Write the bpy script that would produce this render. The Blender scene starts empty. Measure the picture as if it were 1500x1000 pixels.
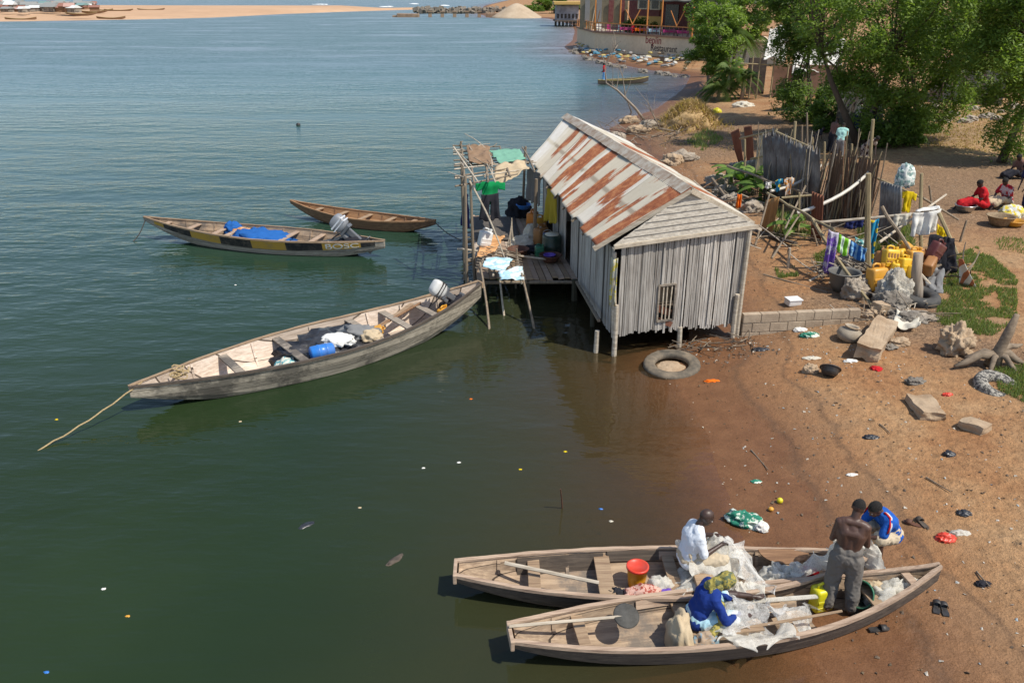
import bpy, bmesh, math, random
import numpy as np
from mathutils import Vector, Matrix, Euler, noise
random.seed(11)
rng = np.random.default_rng(5)
R = math.radians
scene = bpy.context.scene
COL = scene.collection

# ------------------------------------------------------------------ camera
FPX, CAMH = 1200.0, 7.7
PITCH = math.atan(512 / FPX)
FWD = Vector((0, math.cos(PITCH), -math.sin(PITCH)))
UPV = Vector((0, math.sin(PITCH), math.cos(PITCH)))
CAM = Vector((0, 0, CAMH))
cd = bpy.data.cameras.new('camera')
cd.sensor_width = 36.0
cd.lens = FPX / 1500 * 36
cd.clip_start = 0.1
cd.clip_end = 20000
cam = bpy.data.objects.new('camera', cd)
COL.objects.link(cam)
cam.location = CAM
cam.rotation_euler = (math.pi / 2 - PITCH, 0, 0)
scene.camera = cam

def ray(px, py):
 return FWD * FPX + Vector((1, 0, 0)) * (px - 750) - UPV * (py - 500)
def P(px, py, z=0.0):
 d = ray(px, py)
 return CAM + d * ((z - CAMH) / d.z)
def PY(px, py, Y):
 d = ray(px, py)
 return CAM + d * (Y / d.y)

# ------------------------------------------------------------------ terrain height
SHORE_PX = [(1230, 1100), (1212, 1000), (1192, 955), (1165, 900), (1140, 850), (1112, 800), (1088, 755), (1066, 715), (1047, 670),
   (1020, 612), (1000, 580), (988, 556), (990, 532), (1006, 508), (1000, 440), (968, 330), (932, 250), (893, 190),
   (925, 172), (960, 160), (985, 143), (1003, 128), (1012, 110), (985, 107), (960, 104), (930, 99), (900, 93), (862, 84), (832, 74),
   (826, 69), (838, 60), (842, 46), (838, 36), (800, 27), (760, 26), (716, 26), (700, 20), (702, 14), (712, 8)]
SHORE = np.array([(3.4, -40.0), (3.5, 0.0)] + [tuple(P(x, y).xy) for x, y in SHORE_PX] + [(60, 2500.0)])
LAND = np.vstack([SHORE, [(3000, 2500.0), (3000, -40.0)]])

def signed_dist(X, Y):
 X = np.asarray(X, float); Y = np.asarray(Y, float)
 d2 = np.full(X.shape, 1e18)
 for a, b in zip(SHORE[:-1], SHORE[1:]):
  e = b - a
  t = np.clip(((X - a[0]) * e[0] + (Y - a[1]) * e[1]) / (e @ e), 0, 1)
  d2 = np.minimum(d2, (X - a[0] - t * e[0]) ** 2 + (Y - a[1] - t * e[1]) ** 2)
 ins = np.zeros(X.shape, bool)
 n = len(LAND)
 for i in range(n):
  x0, y0 = LAND[i]; x1, y1 = LAND[(i + 1) % n]
  c = ((y0 > Y) != (y1 > Y)) & (X < (x1 - x0) * (Y - y0) / ((y1 - y0) if y1 != y0 else 1e-9) + x0)
  ins ^= c
 return np.where(ins, 1, -1) * np.sqrt(d2)

_cs = [(rng.uniform(0, 6.28), rng.uniform(0, 6.28), f, a) for f, a in ((0.35, .07), (0.8, .045), (1.7, .022), (3.9, .011), (7.3, .006))]
def wob(X, Y):
 s = 0
 for k, (p, q, f, a) in enumerate(_cs):
  s = s + a * np.sin(X * f * (1 + .13 * k) + p + 1.3 * np.sin(Y * f * .7 + q)) * np.cos(Y * f * .9 + q + np.sin(X * f * .6 + p))
 return s
def height(X, Y):
 d = signed_dist(X, Y)
 d = d + 1.6 * wob(np.asarray(X, float) * 2.1 + 3, np.asarray(Y, float) * 2.1) * (np.asarray(Y, float) < 70)
 X = np.asarray(X, float); Y = np.asarray(Y, float)
 land = 0.85 * (1 - np.exp(-np.maximum(d, 0) / 8.0)) + 0.004 * np.minimum(np.maximum(d, 0), 200)
 land = land + np.clip(d / 3.0, 0, 1) * wob(X, Y)
 und = np.maximum(-0.125 * np.maximum(-d, 0) - 0.015 * np.maximum(-d, 0) ** 2 * .3, -3.5) + np.clip(-d / 3, 0, 1) * wob(X, Y) * .5
 return np.where(d > 0, land, und)
def hz(x, y):
 return float(height(np.array([x]), np.array([y]))[0])
def G(px, py, dz=0.0):
 z = 0.3
 for _ in range(12):
  p = P(px, py, z)
  z = max(hz(p.x, p.y), 0.0)
 return Vector((p.x, p.y, z + dz))

# ------------------------------------------------------------------ objects
WORLD = {}
def tag(o, label=None, cat=None, group=None, kind=None):
 if label: o['label'] = label
 if cat: o['category'] = cat
 if group: o['group'] = group
 if kind: o['kind'] = kind
 return o
def thing(name, label, cat, loc=(0, 0, 0), rz=0.0, group=None):
 o = bpy.data.objects.new(name, None)
 o.empty_display_size = .2
 COL.objects.link(o)
 o.location = loc
 o.rotation_euler = (0, 0, rz)
 WORLD[o.name] = Matrix.Translation(Vector(loc)) @ Matrix.Rotation(rz, 4, 'Z')
 return tag(o, label, cat, group)
def mesh_obj(name, verts, faces, mat=None, parent=None, smooth=False, local=False):
 me = bpy.data.meshes.new(name)
 if parent is not None:
  M = WORLD[parent.name]
  if not local:
   inv = M.inverted()
   verts = [inv @ Vector(v) for v in verts]
 me.from_pydata([tuple(v) for v in verts], [], faces)
 me.validate()
 if smooth:
  me.polygons.foreach_set('use_smooth', [True] * len(me.polygons))
 if mat: me.materials.append(mat)
 o = bpy.data.objects.new(name, me)
 COL.objects.link(o)
 if parent is not None:
  o.parent = parent
  WORLD[o.name] = WORLD[parent.name]
 else:
  WORLD[o.name] = Matrix.Identity(4)
 return o
def recenter(o):
 """give a top-level single mesh an origin at its base centre"""
 me = o.data
 n = len(me.vertices)
 a = np.empty(n * 3); me.vertices.foreach_get('co', a); a = a.reshape(-1, 3)
 c = (a.min(0) + a.max(0)) / 2; c[2] = a[:, 2].min()
 me.vertices.foreach_set('co', (a - c).ravel()); me.update()
 o.location = c
 WORLD[o.name] = Matrix.Translation(Vector(c))
 return o
def copy_tree(o, parent=None):
 c = o.copy(); COL.objects.link(c)
 if parent is not None: c.parent = parent
 for ch in list(o.children): copy_tree(ch, c)
 return c

class MB:
 def __init__(s): s.v = []; s.f = []
 def add(s, vs, fs):
  b = len(s.v)
  s.v += [Vector(v) for v in vs]
  s.f += [tuple(b + i for i in f) for f in fs]
  return s
 def box(s, c, size, rot=None):
  c = Vector(c); x, y, z = size[0] / 2, size[1] / 2, size[2] / 2
  M = rot if rot is not None else Matrix.Identity(3)
  vs = [c + M @ Vector((a * x, b * y, d * z)) for a in (-1, 1) for b in (-1, 1) for d in (-1, 1)]
  return s.add(vs, [(0, 1, 3, 2), (4, 6, 7, 5), (0, 4, 5, 1), (2, 3, 7, 6), (0, 2, 6, 4), (1, 5, 7, 3)])
 def bbox(s, c, size, rot=None, bev=.01):
  """box with chamfered edges"""
  c = Vector(c); h = [q / 2 for q in size]; bev = min([bev] + [q * .45 for q in h])
  bm = bmesh.new(); bmesh.ops.create_cube(bm, size=2)
  for v in bm.verts: v.co = Vector((v.co.x * h[0], v.co.y * h[1], v.co.z * h[2]))
  bmesh.ops.bevel(bm, geom=list(bm.edges), offset=bev, segments=2, affect='EDGES', profile=.6)
  M = rot if rot is not None else Matrix.Identity(3)
  bm.verts.index_update()
  vs = [c + M @ v.co for v in bm.verts]; fs = [tuple(v.index for v in f.verts) for f in bm.faces]
  bm.free()
  return s.add(vs, fs)
 def plank(s, a, b, w, t, side=Vector((0, 0, 1))):
  """bar from a to b; w measured across (perp. to side), t along side"""
  a = Vector(a); b = Vector(b); d = (b - a)
  L = d.length
  if L < 1e-6: return s
  d /= L
  x = d.cross(side)
  if x.length < 1e-4: x = d.cross(Vector((1, 0, 0)))
  x.normalize(); y = x.cross(d).normalized()
  M = Matrix((x, d, y)).transposed()
  return s.box((a + b) / 2, (w, L, t), M)
 def tube(s, pts, r, n=7, cap=True, wobble=0):
  pts = [Vector(p) for p in pts]
  m = len(pts)
  rs = r if isinstance(r, (list, tuple)) else [r] * m
  if len(rs) == 2 and m > 2: rs = [rs[0] + (rs[1] - rs[0]) * i / (m - 1) for i in range(m)]
  b = len(s.v); prev = None
  for i, p in enumerate(pts):
   d = (pts[min(i + 1, m - 1)] - pts[max(i - 1, 0)]).normalized()
   if prev is None:
    x = d.cross(Vector((0, 0, 1)))
    if x.length < .1: x = d.cross(Vector((1, 0, 0)))
   else:
    x = prev - d * prev.dot(d)
   x.normalize(); prev = x; y = d.cross(x)
   for k in range(n):
    a = 2 * math.pi * k / n
    rr = rs[i] * (1 + (random.uniform(-wobble, wobble) if wobble else 0))
    s.v.append(p + x * (math.cos(a) * rr) + y * (math.sin(a) * rr))
  for i in range(m - 1):
   for k in range(n):
    s.f.append((b + i * n + k, b + i * n + (k + 1) % n, b + (i + 1) * n + (k + 1) % n, b + (i + 1) * n + k))
  if cap:
   s.f.append(tuple(b + k for k in reversed(range(n))))
   s.f.append(tuple(b + (m - 1) * n + k for k in range(n)))
  return s
 def pole(s, a, b, r0, r1=None, n=6, bend=0.0, seg=5):
  a = Vector(a); b = Vector(b); r1 = r0 if r1 is None else r1
  d = b - a
  q = Vector((random.uniform(-1, 1), random.uniform(-1, 1), random.uniform(-1, 1))) * bend * d.length
  pts = [a + d * (i / seg) + q * math.sin(math.pi * i / seg) for i in range(seg + 1)]
  return s.tube(pts, [r0 + (r1 - r0) * i / seg for i in range(seg + 1)], n)
 def lathe(s, prof, n=20, M=None, cap0=True, cap1=False):
  """prof: list of (r,z)"""
  M = M if M is not None else Matrix.Identity(4)
  b = len(s.v); m = len(prof)
  for r, z in prof:
   for k in range(n):
    a = 2 * math.pi * k / n
    s.v.append(M @ Vector((r * math.cos(a), r * math.sin(a), z)))
  for i in range(m - 1):
   for k in range(n):
    s.f.append((b + i * n + k, b + i * n + (k + 1) % n, b + (i + 1) * n + (k + 1) % n, b + (i + 1) * n + k))
  if cap0: s.f.append(tuple(b + k for k in reversed(range(n))))
  if cap1: s.f.append(tuple(b + (m - 1) * n + k for k in range(n)))
  return s
 def torus(s, M, R0, r, n=32, m=12, sx=1.0):
  b = len(s.v)
  for i in range(n):
   a = 2 * math.pi * i / n
   for k in range(m):
    t = 2 * math.pi * k / m
    q = R0 + r * math.cos(t)
    s.v.append(M @ Vector((q * math.cos(a), q * math.sin(a), r * sx * math.sin(t))))
  for i in range(n):
   for k in range(m):
    s.f.append((b + i * m + k, b + ((i + 1) % n) * m + k, b + ((i + 1) % n) * m + (k + 1) % m, b + i * m + (k + 1) % m))
  return s
 def ball(s, c, r, n=12, m=8, M=None):
  c = Vector(c); r = r if isinstance(r, (tuple, list)) else (r, r, r)
  M = M if M is not None else Matrix.Identity(3)
  b = len(s.v)
  s.v.append(c + M @ Vector((0, 0, -r[2])))
  for i in range(1, m):
   t = math.pi * i / m - math.pi / 2
   for k in range(n):
    a = 2 * math.pi * k / n
    s.v.append(c + M @ Vector((r[0] * math.cos(t) * math.cos(a), r[1] * math.cos(t) * math.sin(a), r[2] * math.sin(t))))
  s.v.append(c + M @ Vector((0, 0, r[2])))
  e = len(s.v) - 1
  for k in range(n):
   s.f.append((b, b + 1 + (k + 1) % n, b + 1 + k))
   s.f.append((e, b + 1 + (m - 2) * n + k, b + 1 + (m - 2) * n + (k + 1) % n))
  for i in range(m - 2):
   for k in range(n):
    s.f.append((b + 1 + i * n + k, b + 1 + i * n + (k + 1) % n, b + 1 + (i + 1) * n + (k + 1) % n, b + 1 + (i + 1) * n + k))
  return s
 def cap(s, a, ra, b, rb, n=12):
  """tapered capsule"""
  a = Vector(a); b = Vector(b); d = b - a
  L = d.length
  if L < 1e-5: return s.ball(a, ra)
  d /= L
  x = d.cross(Vector((0, 0, 1)))
  if x.length < .1: x = d.cross(Vector((1, 0, 0)))
  x.normalize(); y = d.cross(x)
  rows = [(a - d * ra * math.sin(t), ra * math.cos(t)) for t in (1.2, .7, .25)] + [(a.lerp(b, q), ra + (rb - ra) * q) for q in (.0, .33, .66, 1)] + [(b + d * rb * math.sin(t), rb * math.cos(t)) for t in (.25, .7, 1.2)]
  i0 = len(s.v)
  for c, r in rows:
   for k in range(n):
    w = 2 * math.pi * k / n
    s.v.append(c + x * (r * math.cos(w)) + y * (r * math.sin(w)))
  m = len(rows)
  for i in range(m - 1):
   for k in range(n):
    s.f.append((i0 + i * n + k, i0 + i * n + (k + 1) % n, i0 + (i + 1) * n + (k + 1) % n, i0 + (i + 1) * n + k))
  s.f.append(tuple(i0 + k for k in reversed(range(n)))); s.f.append(tuple(i0 + (m - 1) * n + k for k in range(n)))
  return s
 def build(s, name, mat, parent=None, smooth=False):
  return mesh_obj(name, s.v, s.f, mat, parent, smooth)
def single(mb, name, mat, label, cat, group=None, smooth=False, kind=None):
 o = recenter(mb.build(name, mat, None, smooth))
 return tag(o, label, cat, group, kind)

def rot3(rx=0, ry=0, rz=0): return Euler((rx, ry, rz)).to_matrix()
def nz(p, s=1.0, o=0.0): return noise.noise(Vector((p[0] * s + o, p[1] * s - o, p[2] * s + 2 * o)))

def lump(c, size, seed=0, amp=.25, freq=2.0, sub=3, flat=.35, ridge=False, rz=0.0, fine=0.0):
 """irregular rock / crumpled heap as an MB"""
 bm = bmesh.new(); bmesh.ops.create_icosphere(bm, subdivisions=sub, radius=1)
 M = Matrix.Rotation(rz, 3, 'Z'); mb = MB(); vs = []
 for v in bm.verts:
  p = v.co.copy()
  n1 = nz(p, freq, seed * 3.7); n2 = nz(p, freq * 2.3, seed * 1.9 + 7)
  if ridge: n1 = .5 - 2 * abs(n1); n2 = .5 - 2 * abs(n2)
  k = 1 + amp * n1 + amp * .5 * n2 + (fine * nz(p, freq * 6, seed) if fine else 0)
  p *= k
  if p.z < -flat: p.z = -flat + (p.z + flat) * .15
  p = M @ Vector((p.x * size[0], p.y * size[1], (p.z + flat) * size[2] / (1 + flat)))
  vs.append(Vector(c) + p)
 bm.verts.index_update()
 mb.add(vs, [tuple(v.index for v in f.verts) for f in bm.faces]); bm.free()
 return mb
# ------------------------------------------------------------------ materials
def nodes(name):
 m = bpy.data.materials.new(name); m.use_nodes = True
 t = m.node_tree; t.nodes.clear()
 return m, t
def N(t, typ, **kw):
 n = t.nodes.new(typ)
 for k, v in kw.items():
  if k.startswith('i_'):
   n.inputs[k[2:].replace('_', ' ')].default_value = v
  else: setattr(n, k, v)
 return n
def L(t, a, b): t.links.new(a, b)
def c4(c): return (c[0], c[1], c[2], 1)
def ramp(t, stops):
 n = t.nodes.new('ShaderNodeValToRGB'); e = n.color_ramp.elements
 while len(e) < len(stops): e.new(.5)
 for q, (p, c) in zip(e, stops):
  q.position = p; q.color = c4(c) if len(c) == 3 else c
 return n
def texco(t, stretch=(1, 1, 1), coord='Object'):
 tc = N(t, 'ShaderNodeTexCoord'); mp = N(t, 'ShaderNodeMapping')
 mp.inputs['Scale'].default_value = stretch
 L(t, tc.outputs[coord], mp.inputs['Vector'])
 return mp.outputs['Vector']
def noi(t, vec, scale, detail=5, rough=.6):
 n = N(t, 'ShaderNodeTexNoise'); n.inputs['Scale'].default_value = scale
 n.inputs['Detail'].default_value = detail; n.inputs['Roughness'].default_value = rough
 L(t, vec, n.inputs['Vector'])
 return n.outputs['Fac']
def mixc(t, fac, a, b, mode='MIX'):
 n = N(t, 'ShaderNodeMix', data_type='RGBA', blend_type=mode)
 for s, v in (('Factor', fac), ('A', a), ('B', b)):
  k = {'Factor': 0, 'A': 6, 'B': 7}[s]
  if isinstance(v, (int, float)): n.inputs[k].default_value = v
  elif isinstance(v, (tuple, list)): n.inputs[k].default_value = c4(v)
  else: L(t, v, n.inputs[k])
 return n.outputs[2]
def mth(t, op, a, b=0.0, clamp=False):
 n = N(t, 'ShaderNodeMath', operation=op, use_clamp=clamp)
 for i, v in enumerate((a, b)):
  if isinstance(v, (int, float)): n.inputs[i].default_value = v
  else: L(t, v, n.inputs[i])
 return n.outputs[0]
def finish(t, col, rough=.8, bumpfac=None, bump=.3, dist=.02, metallic=0.0, spec=.4):
 b = N(t, 'ShaderNodeBsdfPrincipled')
 if isinstance(col, tuple): b.inputs['Base Color'].default_value = c4(col)
 else: L(t, col, b.inputs['Base Color'])
 if isinstance(rough, float): b.inputs['Roughness'].default_value = rough
 else: L(t, rough, b.inputs['Roughness'])
 b.inputs['Metallic'].default_value = metallic
 b.inputs['Specular IOR Level'].default_value = spec
 if bumpfac is not None:
  bp = N(t, 'ShaderNodeBump'); bp.inputs['Strength'].default_value = bump; bp.inputs['Distance'].default_value = dist
  L(t, bumpfac, bp.inputs['Height']); L(t, bp.outputs[0], b.inputs['Normal'])
 o = N(t, 'ShaderNodeOutputMaterial'); L(t, b.outputs[0], o.inputs[0])
 return b
def mk(name, c1, c2=None, scale=3.0, stretch=(1, 1, 1), rough=.8, bump=.3, dist=.02, metallic=0.0, lo=.35, hi=.65, c3=None, spec=.4, detail=6):
 m, t = nodes(name)
 v = texco(t, stretch); f = noi(t, v, scale, detail, .65)
 if c2 is None: c2 = tuple(q * .65 for q in c1)
 r = ramp(t, [(lo, c1), (hi, c2)] if c3 is None else [(lo, c1), ((lo + hi) / 2, c2), (hi, c3)])
 L(t, f, r.inputs[0])
 g = noi(t, v, scale * 9, 3, .6)
 col = mixc(t, .35, r.outputs[0], mixc(t, g, (.35, .35, .35), (1.5, 1.5, 1.5)), 'MULTIPLY')
 finish(t, col, rough, mth(t, 'ADD', f, mth(t, 'MULTIPLY', g, .4)), bump, dist, metallic, spec)
 return m
def wood(name, light, dark, axis=0, fine=26.0, rough=.85, stain=None, plank=None, patch=.5):
 """weathered wood, grain along axis; stain: colour of big blotches; plank: width of boards across axis index given as (axis,width)"""
 m, t = nodes(name)
 st = [fine, fine, fine]; st[axis] = fine * .05
 v = texco(t, tuple(st)); g = noi(t, v, 1.0, 6, .7)
 w = texco(t); b = noi(t, w, 1.7, 5, .6)
 r = ramp(t, [(.3, dark), (.62, light)]); L(t, g, r.inputs[0])
 col = mixc(t, mth(t, 'MULTIPLY', b, patch), r.outputs[0], tuple(q * .55 for q in dark))
 if stain:
  s = noi(t, w, .9, 6, .7); rr = ramp(t, [(.5, (0, 0, 0)), (.6, (1, 1, 1))]); L(t, s, rr.inputs[0])
  col = mixc(t, mth(t, 'MULTIPLY', rr.outputs[0], .75), col, stain)
 hgt = g
 if plank:
  sx = N(t, 'ShaderNodeSeparateXYZ'); L(t, w, sx.inputs[0])
  q = mth(t, 'FRACT', mth(t, 'DIVIDE', sx.outputs[plank[0]], plank[1]))
  e = mth(t, 'GREATER_THAN', q, .06)
  fl = mth(t, 'FLOOR', mth(t, 'DIVIDE', sx.outputs[plank[0]], plank[1]))
  wn = N(t, 'ShaderNodeTexWhiteNoise', noise_dimensions='1D'); L(t, fl, wn.inputs['W'])
  mul = mth(t, 'MULTIPLY_ADD', wn.outputs['Value'], .5); mul.node.inputs[2].default_value = .75
  col = mixc(t, 1.0, col, mul, 'MULTIPLY')
  col = mixc(t, e, tuple(q * .25 for q in dark), col)
  hgt = mth(t, 'ADD', g, mth(t, 'MULTIPLY', e, 1.5))
 finish(t, col, rough, hgt, .5, .012)
 return m
def plain(name, c, rough=.5, metallic=0.0, spec=.5, var=.25):
 m, t = nodes(name)
 v = texco(t); f = noi(t, v, 5, 5); d = noi(t, v, 30, 3)
 col = mixc(t, var, c, mixc(t, f, tuple(q * .35 for q in c), tuple(min(1, q * 1.5) for q in c)))
 e = noi(t, v, 3.3, 6, .7); er = ramp(t, [(.42, (0, 0, 0)), (.72, (1, 1, 1))]); L(t, e, er.inputs[0])
 col = mixc(t, mth(t, 'MULTIPLY', er.outputs[0], .5), col, tuple(.5 * q + .5 * w for q, w in zip(c, (.30, .23, .16))))
 finish(t, col, rough, d, .08, .01, metallic, spec)
 return m
def fabric(name, c, c2=None, pattern=None, scale=9, translucent=0.15):
 m, t = nodes(name)
 v = texco(t); f = noi(t, v, 3.5, 5); w = noi(t, v, 90, 2)
 col = mixc(t, .3, c, mixc(t, f, tuple(q * .5 for q in c), tuple(min(1, q * 1.35) for q in c)))
 if pattern == 'blob' and c2:
  vo = N(t, 'ShaderNodeTexVoronoi'); vo.inputs['Scale'].default_value = scale; L(t, v, vo.inputs['Vector'])
  rr = ramp(t, [(.36, (1, 1, 1)), (.42, (0, 0, 0))]); L(t, vo.outputs['Distance'], rr.inputs[0])
  col = mixc(t, rr.outputs[0], col, c2)
 elif pattern == 'noise' and c2:
  q = noi(t, v, scale, 3, .7); rr = ramp(t, [(.48, (0, 0, 0)), (.54, (1, 1, 1))]); L(t, q, rr.inputs[0])
  col = mixc(t, rr.outputs[0], col, c2)
 elif pattern in ('sx', 'sy', 'sz') and c2:
  sx = N(t, 'ShaderNodeSeparateXYZ'); L(t, v, sx.inputs[0])
  q = mth(t, 'FRACT', mth(t, 'MULTIPLY', sx.outputs['xyz'.index(pattern[1])], scale))
  col = mixc(t, mth(t, 'GREATER_THAN', q, .55), col, c2)
 b = finish(t, col, .9, mth(t, 'ADD', mth(t, 'MULTIPLY', w, .15), noi(t, v, 7, 4)), .35, .03, 0, .2)
 return m

M = {}
M['wood_grey'] = wood('wood_grey', (.42, .36, .29), (.17, .135, .10), 0, stain=(.06, .055, .05))
M['wood_pale'] = wood('wood_pale', (.66, .55, .45), (.36, .27, .20), 0, plank=(1, .21), patch=.35)
M['wood_brown'] = wood('wood_brown', (.30, .17, .09), (.12, .06, .032), 0, patch=.3)
M['wood_tan'] = wood('wood_tan', (.42, .30, .19), (.2, .125, .075), 0, patch=.4)
M['wood_dark'] = wood('wood_dark', (.13, .1, .075), (.045, .035, .028), 0)
M['canoe_in'] = wood('canoe_in', (.50, .37, .25), (.20, .135, .09), 0, fine=22, stain=(.11, .10, .09), patch=.45, plank=(2, .14))
M['canoe_out'] = wood('canoe_out', (.16, .122, .092), (.05, .038, .032), 0, patch=.4)
M['canoe_rim'] = wood('canoe_rim', (.50, .37, .265), (.23, .15, .105), 0, patch=.25)
M['plank_z'] = wood('plank_z', (.64, .60, .54), (.20, .17, .145), 2, fine=26, patch=.5, plank=(0, .37))
M['pole'] = wood('pole', (.34, .27, .19), (.14, .105, .075), 2, fine=18)
M['pole_pale'] = wood('pole_pale', (.55, .48, .38), (.3, .24, .17), 0, fine=14, patch=.2)
M['bamboo'] = wood('bamboo', (.42, .34, .19), (.2, .15, .085), 2, fine=14)
M['pole_wet'] = wood('pole_wet', (.09, .08, .05), (.03, .028, .02), 2, fine=16)
M['pvc'] = plain('pvc', (.62, .58, .50), .45, var=.35)
M['black'] = plain('black', (.02, .02, .022), .55)
M['rubber'] = mk('rubber', (.03, .03, .032), (.075, .07, .062), 4, rough=.75, bump=.3)
M['rubber_sandy'] = mk('rubber_sandy', (.21, .165, .115), (.075, .066, .052), 3.5, rough=.85, bump=.3)
M['white_plastic'] = plain('white_plastic', (.72, .72, .70), .4, var=.15)
M['grey_plastic'] = plain('grey_plastic', (.11, .12, .135), .45)
M['steel'] = plain('steel', (.45, .45, .46), .35, .8)
M['alu'] = plain('alu', (.6, .6, .6), .3, .9, var=.3)
M['blue_plastic'] = plain('blue_plastic', (.02, .17, .55), .35)
M['yellow_plastic'] = plain('yellow_plastic', (.72, .43, .02), .42)
M['amber_plastic'] = plain('amber_plastic', (.62, .30, .03), .42)
M['orange_plastic'] = plain('orange_plastic', (.72, .22, .015), .4)
M['brown_plastic'] = plain('brown_plastic', (.30, .13, .035), .5)
M['maroon_plastic'] = plain('maroon_plastic', (.10, .022, .02), .5)
M['red_plastic'] = plain('red_plastic', (.62, .045, .02), .4)
M['lime_plastic'] = plain('lime_plastic', (.62, .55, .01), .4)
M['green_plastic'] = plain('green_plastic', (.015, .14, .07), .5)
M['dkgreen_plastic'] = plain('dkgreen_plastic', (.012, .035, .025), .45)
M['clay'] = mk('clay', (.14, .06, .035), (.07, .032, .02), 6, rough=.7)
M['purple_plastic'] = plain('purple_plastic', (.12, .05, .4), .45)
M['tarp_blue'] = fabric('tarp_blue', (.018, .105, .34))
M['tarp_black'] = mk('tarp_black', (.012, .012, .014), (.05, .05, .055), 3, rough=.35, bump=.5, dist=.03, spec=.6)
M['tarp_green'] = fabric('tarp_green', (.17, .36, .26))
M['cl_green'] = fabric('cl_green', (.004, .22, .065))
M['cl_dark'] = fabric('cl_dark', (.022, .022, .028))
M['cl_navy'] = fabric('cl_navy', (.016, .022, .09))
M['cl_yellow'] = fabric('cl_yellow', (.62, .45, .01))
M['cl_olive'] = fabric('cl_olive', (.42, .33, .04))
M['cl_white'] = fabric('cl_white', (.70, .68, .63))
M['cl_offwhite'] = fabric('cl_offwhite', (.55, .51, .42))
M['cl_beige'] = fabric('cl_beige', (.48, .38, .25))
M['cl_grey'] = fabric('cl_grey', (.19, .19, .19))
M['cl_ltblue'] = fabric('cl_ltblue', (.36, .56, .64), (.62, .68, .68), 'noise', 4)
M['cl_purple'] = fabric('cl_purple', (.16, .08, .36), (.45, .42, .5), 'noise', 3)
M['cl_lime'] = fabric('cl_lime', (.22, .55, .03), (.62, .7, .6), 'sx', 5)
M['cl_blue'] = fabric('cl_blue', (.03, .14, .42), (.22, .42, .62), 'sx', 7)
M['cl_teal'] = fabric('cl_teal', (.02, .22, .38), (.6, .45, .04), 'blob', 5)
M['cl_orange'] = fabric('cl_orange', (.75, .15, .01))
M['cl_apricot'] = fabric('cl_apricot', (.60, .34, .16), (.48, .24, .10), 'sy', 4)
M['cl_pinkprint'] = fabric('cl_pinkprint', (.58, .36, .29), (.30, .06, .04), 'noise', 16)
M['cl_stripe'] = fabric('cl_stripe', (.68, .66, .6), (.42, .15, .07), 'sx', 5.5)
M['cl_floral'] = fabric('cl_floral', (.32, .27, .23), (.035, .02, .02), 'noise', 9)
M['cl_greenprint'] = fabric('cl_greenprint', (.03, .2, .13), (.62, .68, .58), 'noise', 7)
M['cl_scarf'] = fabric('cl_scarf', (.34, .28, .07), (.10, .12, .07), 'noise', 16)
M['cl_royal'] = fabric('cl_royal', (.012, .035, .19))
M['cl_jersey'] = fabric('cl_jersey', (.015, .09, .38))
M['cl_trouser'] = fabric('cl_trouser', (.15, .135, .12))
M['cl_shirtwhite'] = fabric('cl_shirtwhite', (.68, .71, .76))
M['cl_khaki'] = fabric('cl_khaki', (.50, .41, .29))
M['cl_aqua'] = fabric('cl_aqua', (.36, .62, .56))
M['cl_brownshirt'] = fabric('cl_brownshirt', (.17, .09, .07))
M['cl_red'] = fabric('cl_red', (.46, .015, .02))
M['cl_redwhite'] = fabric('cl_redwhite', (.42, .02, .03), (.55, .5, .48), 'noise', 6)
M['cl_pink'] = fabric('cl_pink', (.42, .05, .17))
M['skin'] = mk('skin', (.058, .030, .021), (.04, .021, .015), 7, rough=.45, bump=.08, spec=.5)
M['skin_b'] = mk('skin_b', (.085, .041, .027), (.06, .029, .02), 7, rough=.5, bump=.08, spec=.5)
M['hair'] = mk('hair', (.008, .007, .006), (.018, .015, .013), 60, rough=.9, bump=.8)
M['eye'] = plain('eye', (.55, .5, .45), .25)
M['rust_sheet'] = mk('rust_sheet', (.22, .085, .045), (.12, .05, .032), 3, (1, 1, .3), rough=.8)
M['grey_sheet'] = mk('grey_sheet', (.29, .29, .28), (.15, .15, .15), 2.2, (1, 1, .4), rough=.55, metallic=.3, c3=(.15, .10, .075))
M['amber_board'] = mk('amber_board', (.42, .22, .07), (.24, .12, .045), 2.5, (3, 3, .5))
M['rock'] = mk('rock', (.40, .34, .27), (.21, .17, .13), 3.2, rough=.95, bump=.7, dist=.05)
M['rock_white'] = mk('rock_white', (.58, .54, .46), (.26, .22, .17), 4, rough=.95, bump=1.0, dist=.08)
M['rock_tan'] = mk('rock_tan', (.44, .33, .22), (.30, .205, .125), 2.2, rough=.95, bump=.7, dist=.05)
M['rock_dark'] = mk('rock_dark', (.13, .11, .09), (.27, .24, .2), 3, rough=.95, bump=.8, dist=.05)
M['driftwood'] = wood('driftwood', (.30, .23, .16), (.11, .08, .055), 0, fine=12)
M['straw'] = mk('straw', (.48, .33, .16), (.26, .16, .07), 8, rough=.9)
M['sack_white'] = fabric('sack_white', (.48, .45, .39)); M['sack_yellow'] = fabric('sack_yellow', (.42, .34, .13)); M['sack_blue'] = fabric('sack_blue', (.08, .21, .29)); M['sack_grey'] = fabric('sack_grey', (.25, .24, .23)); M['sack_brown'] = fabric('sack_brown', (.3, .23, .15))

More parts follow.
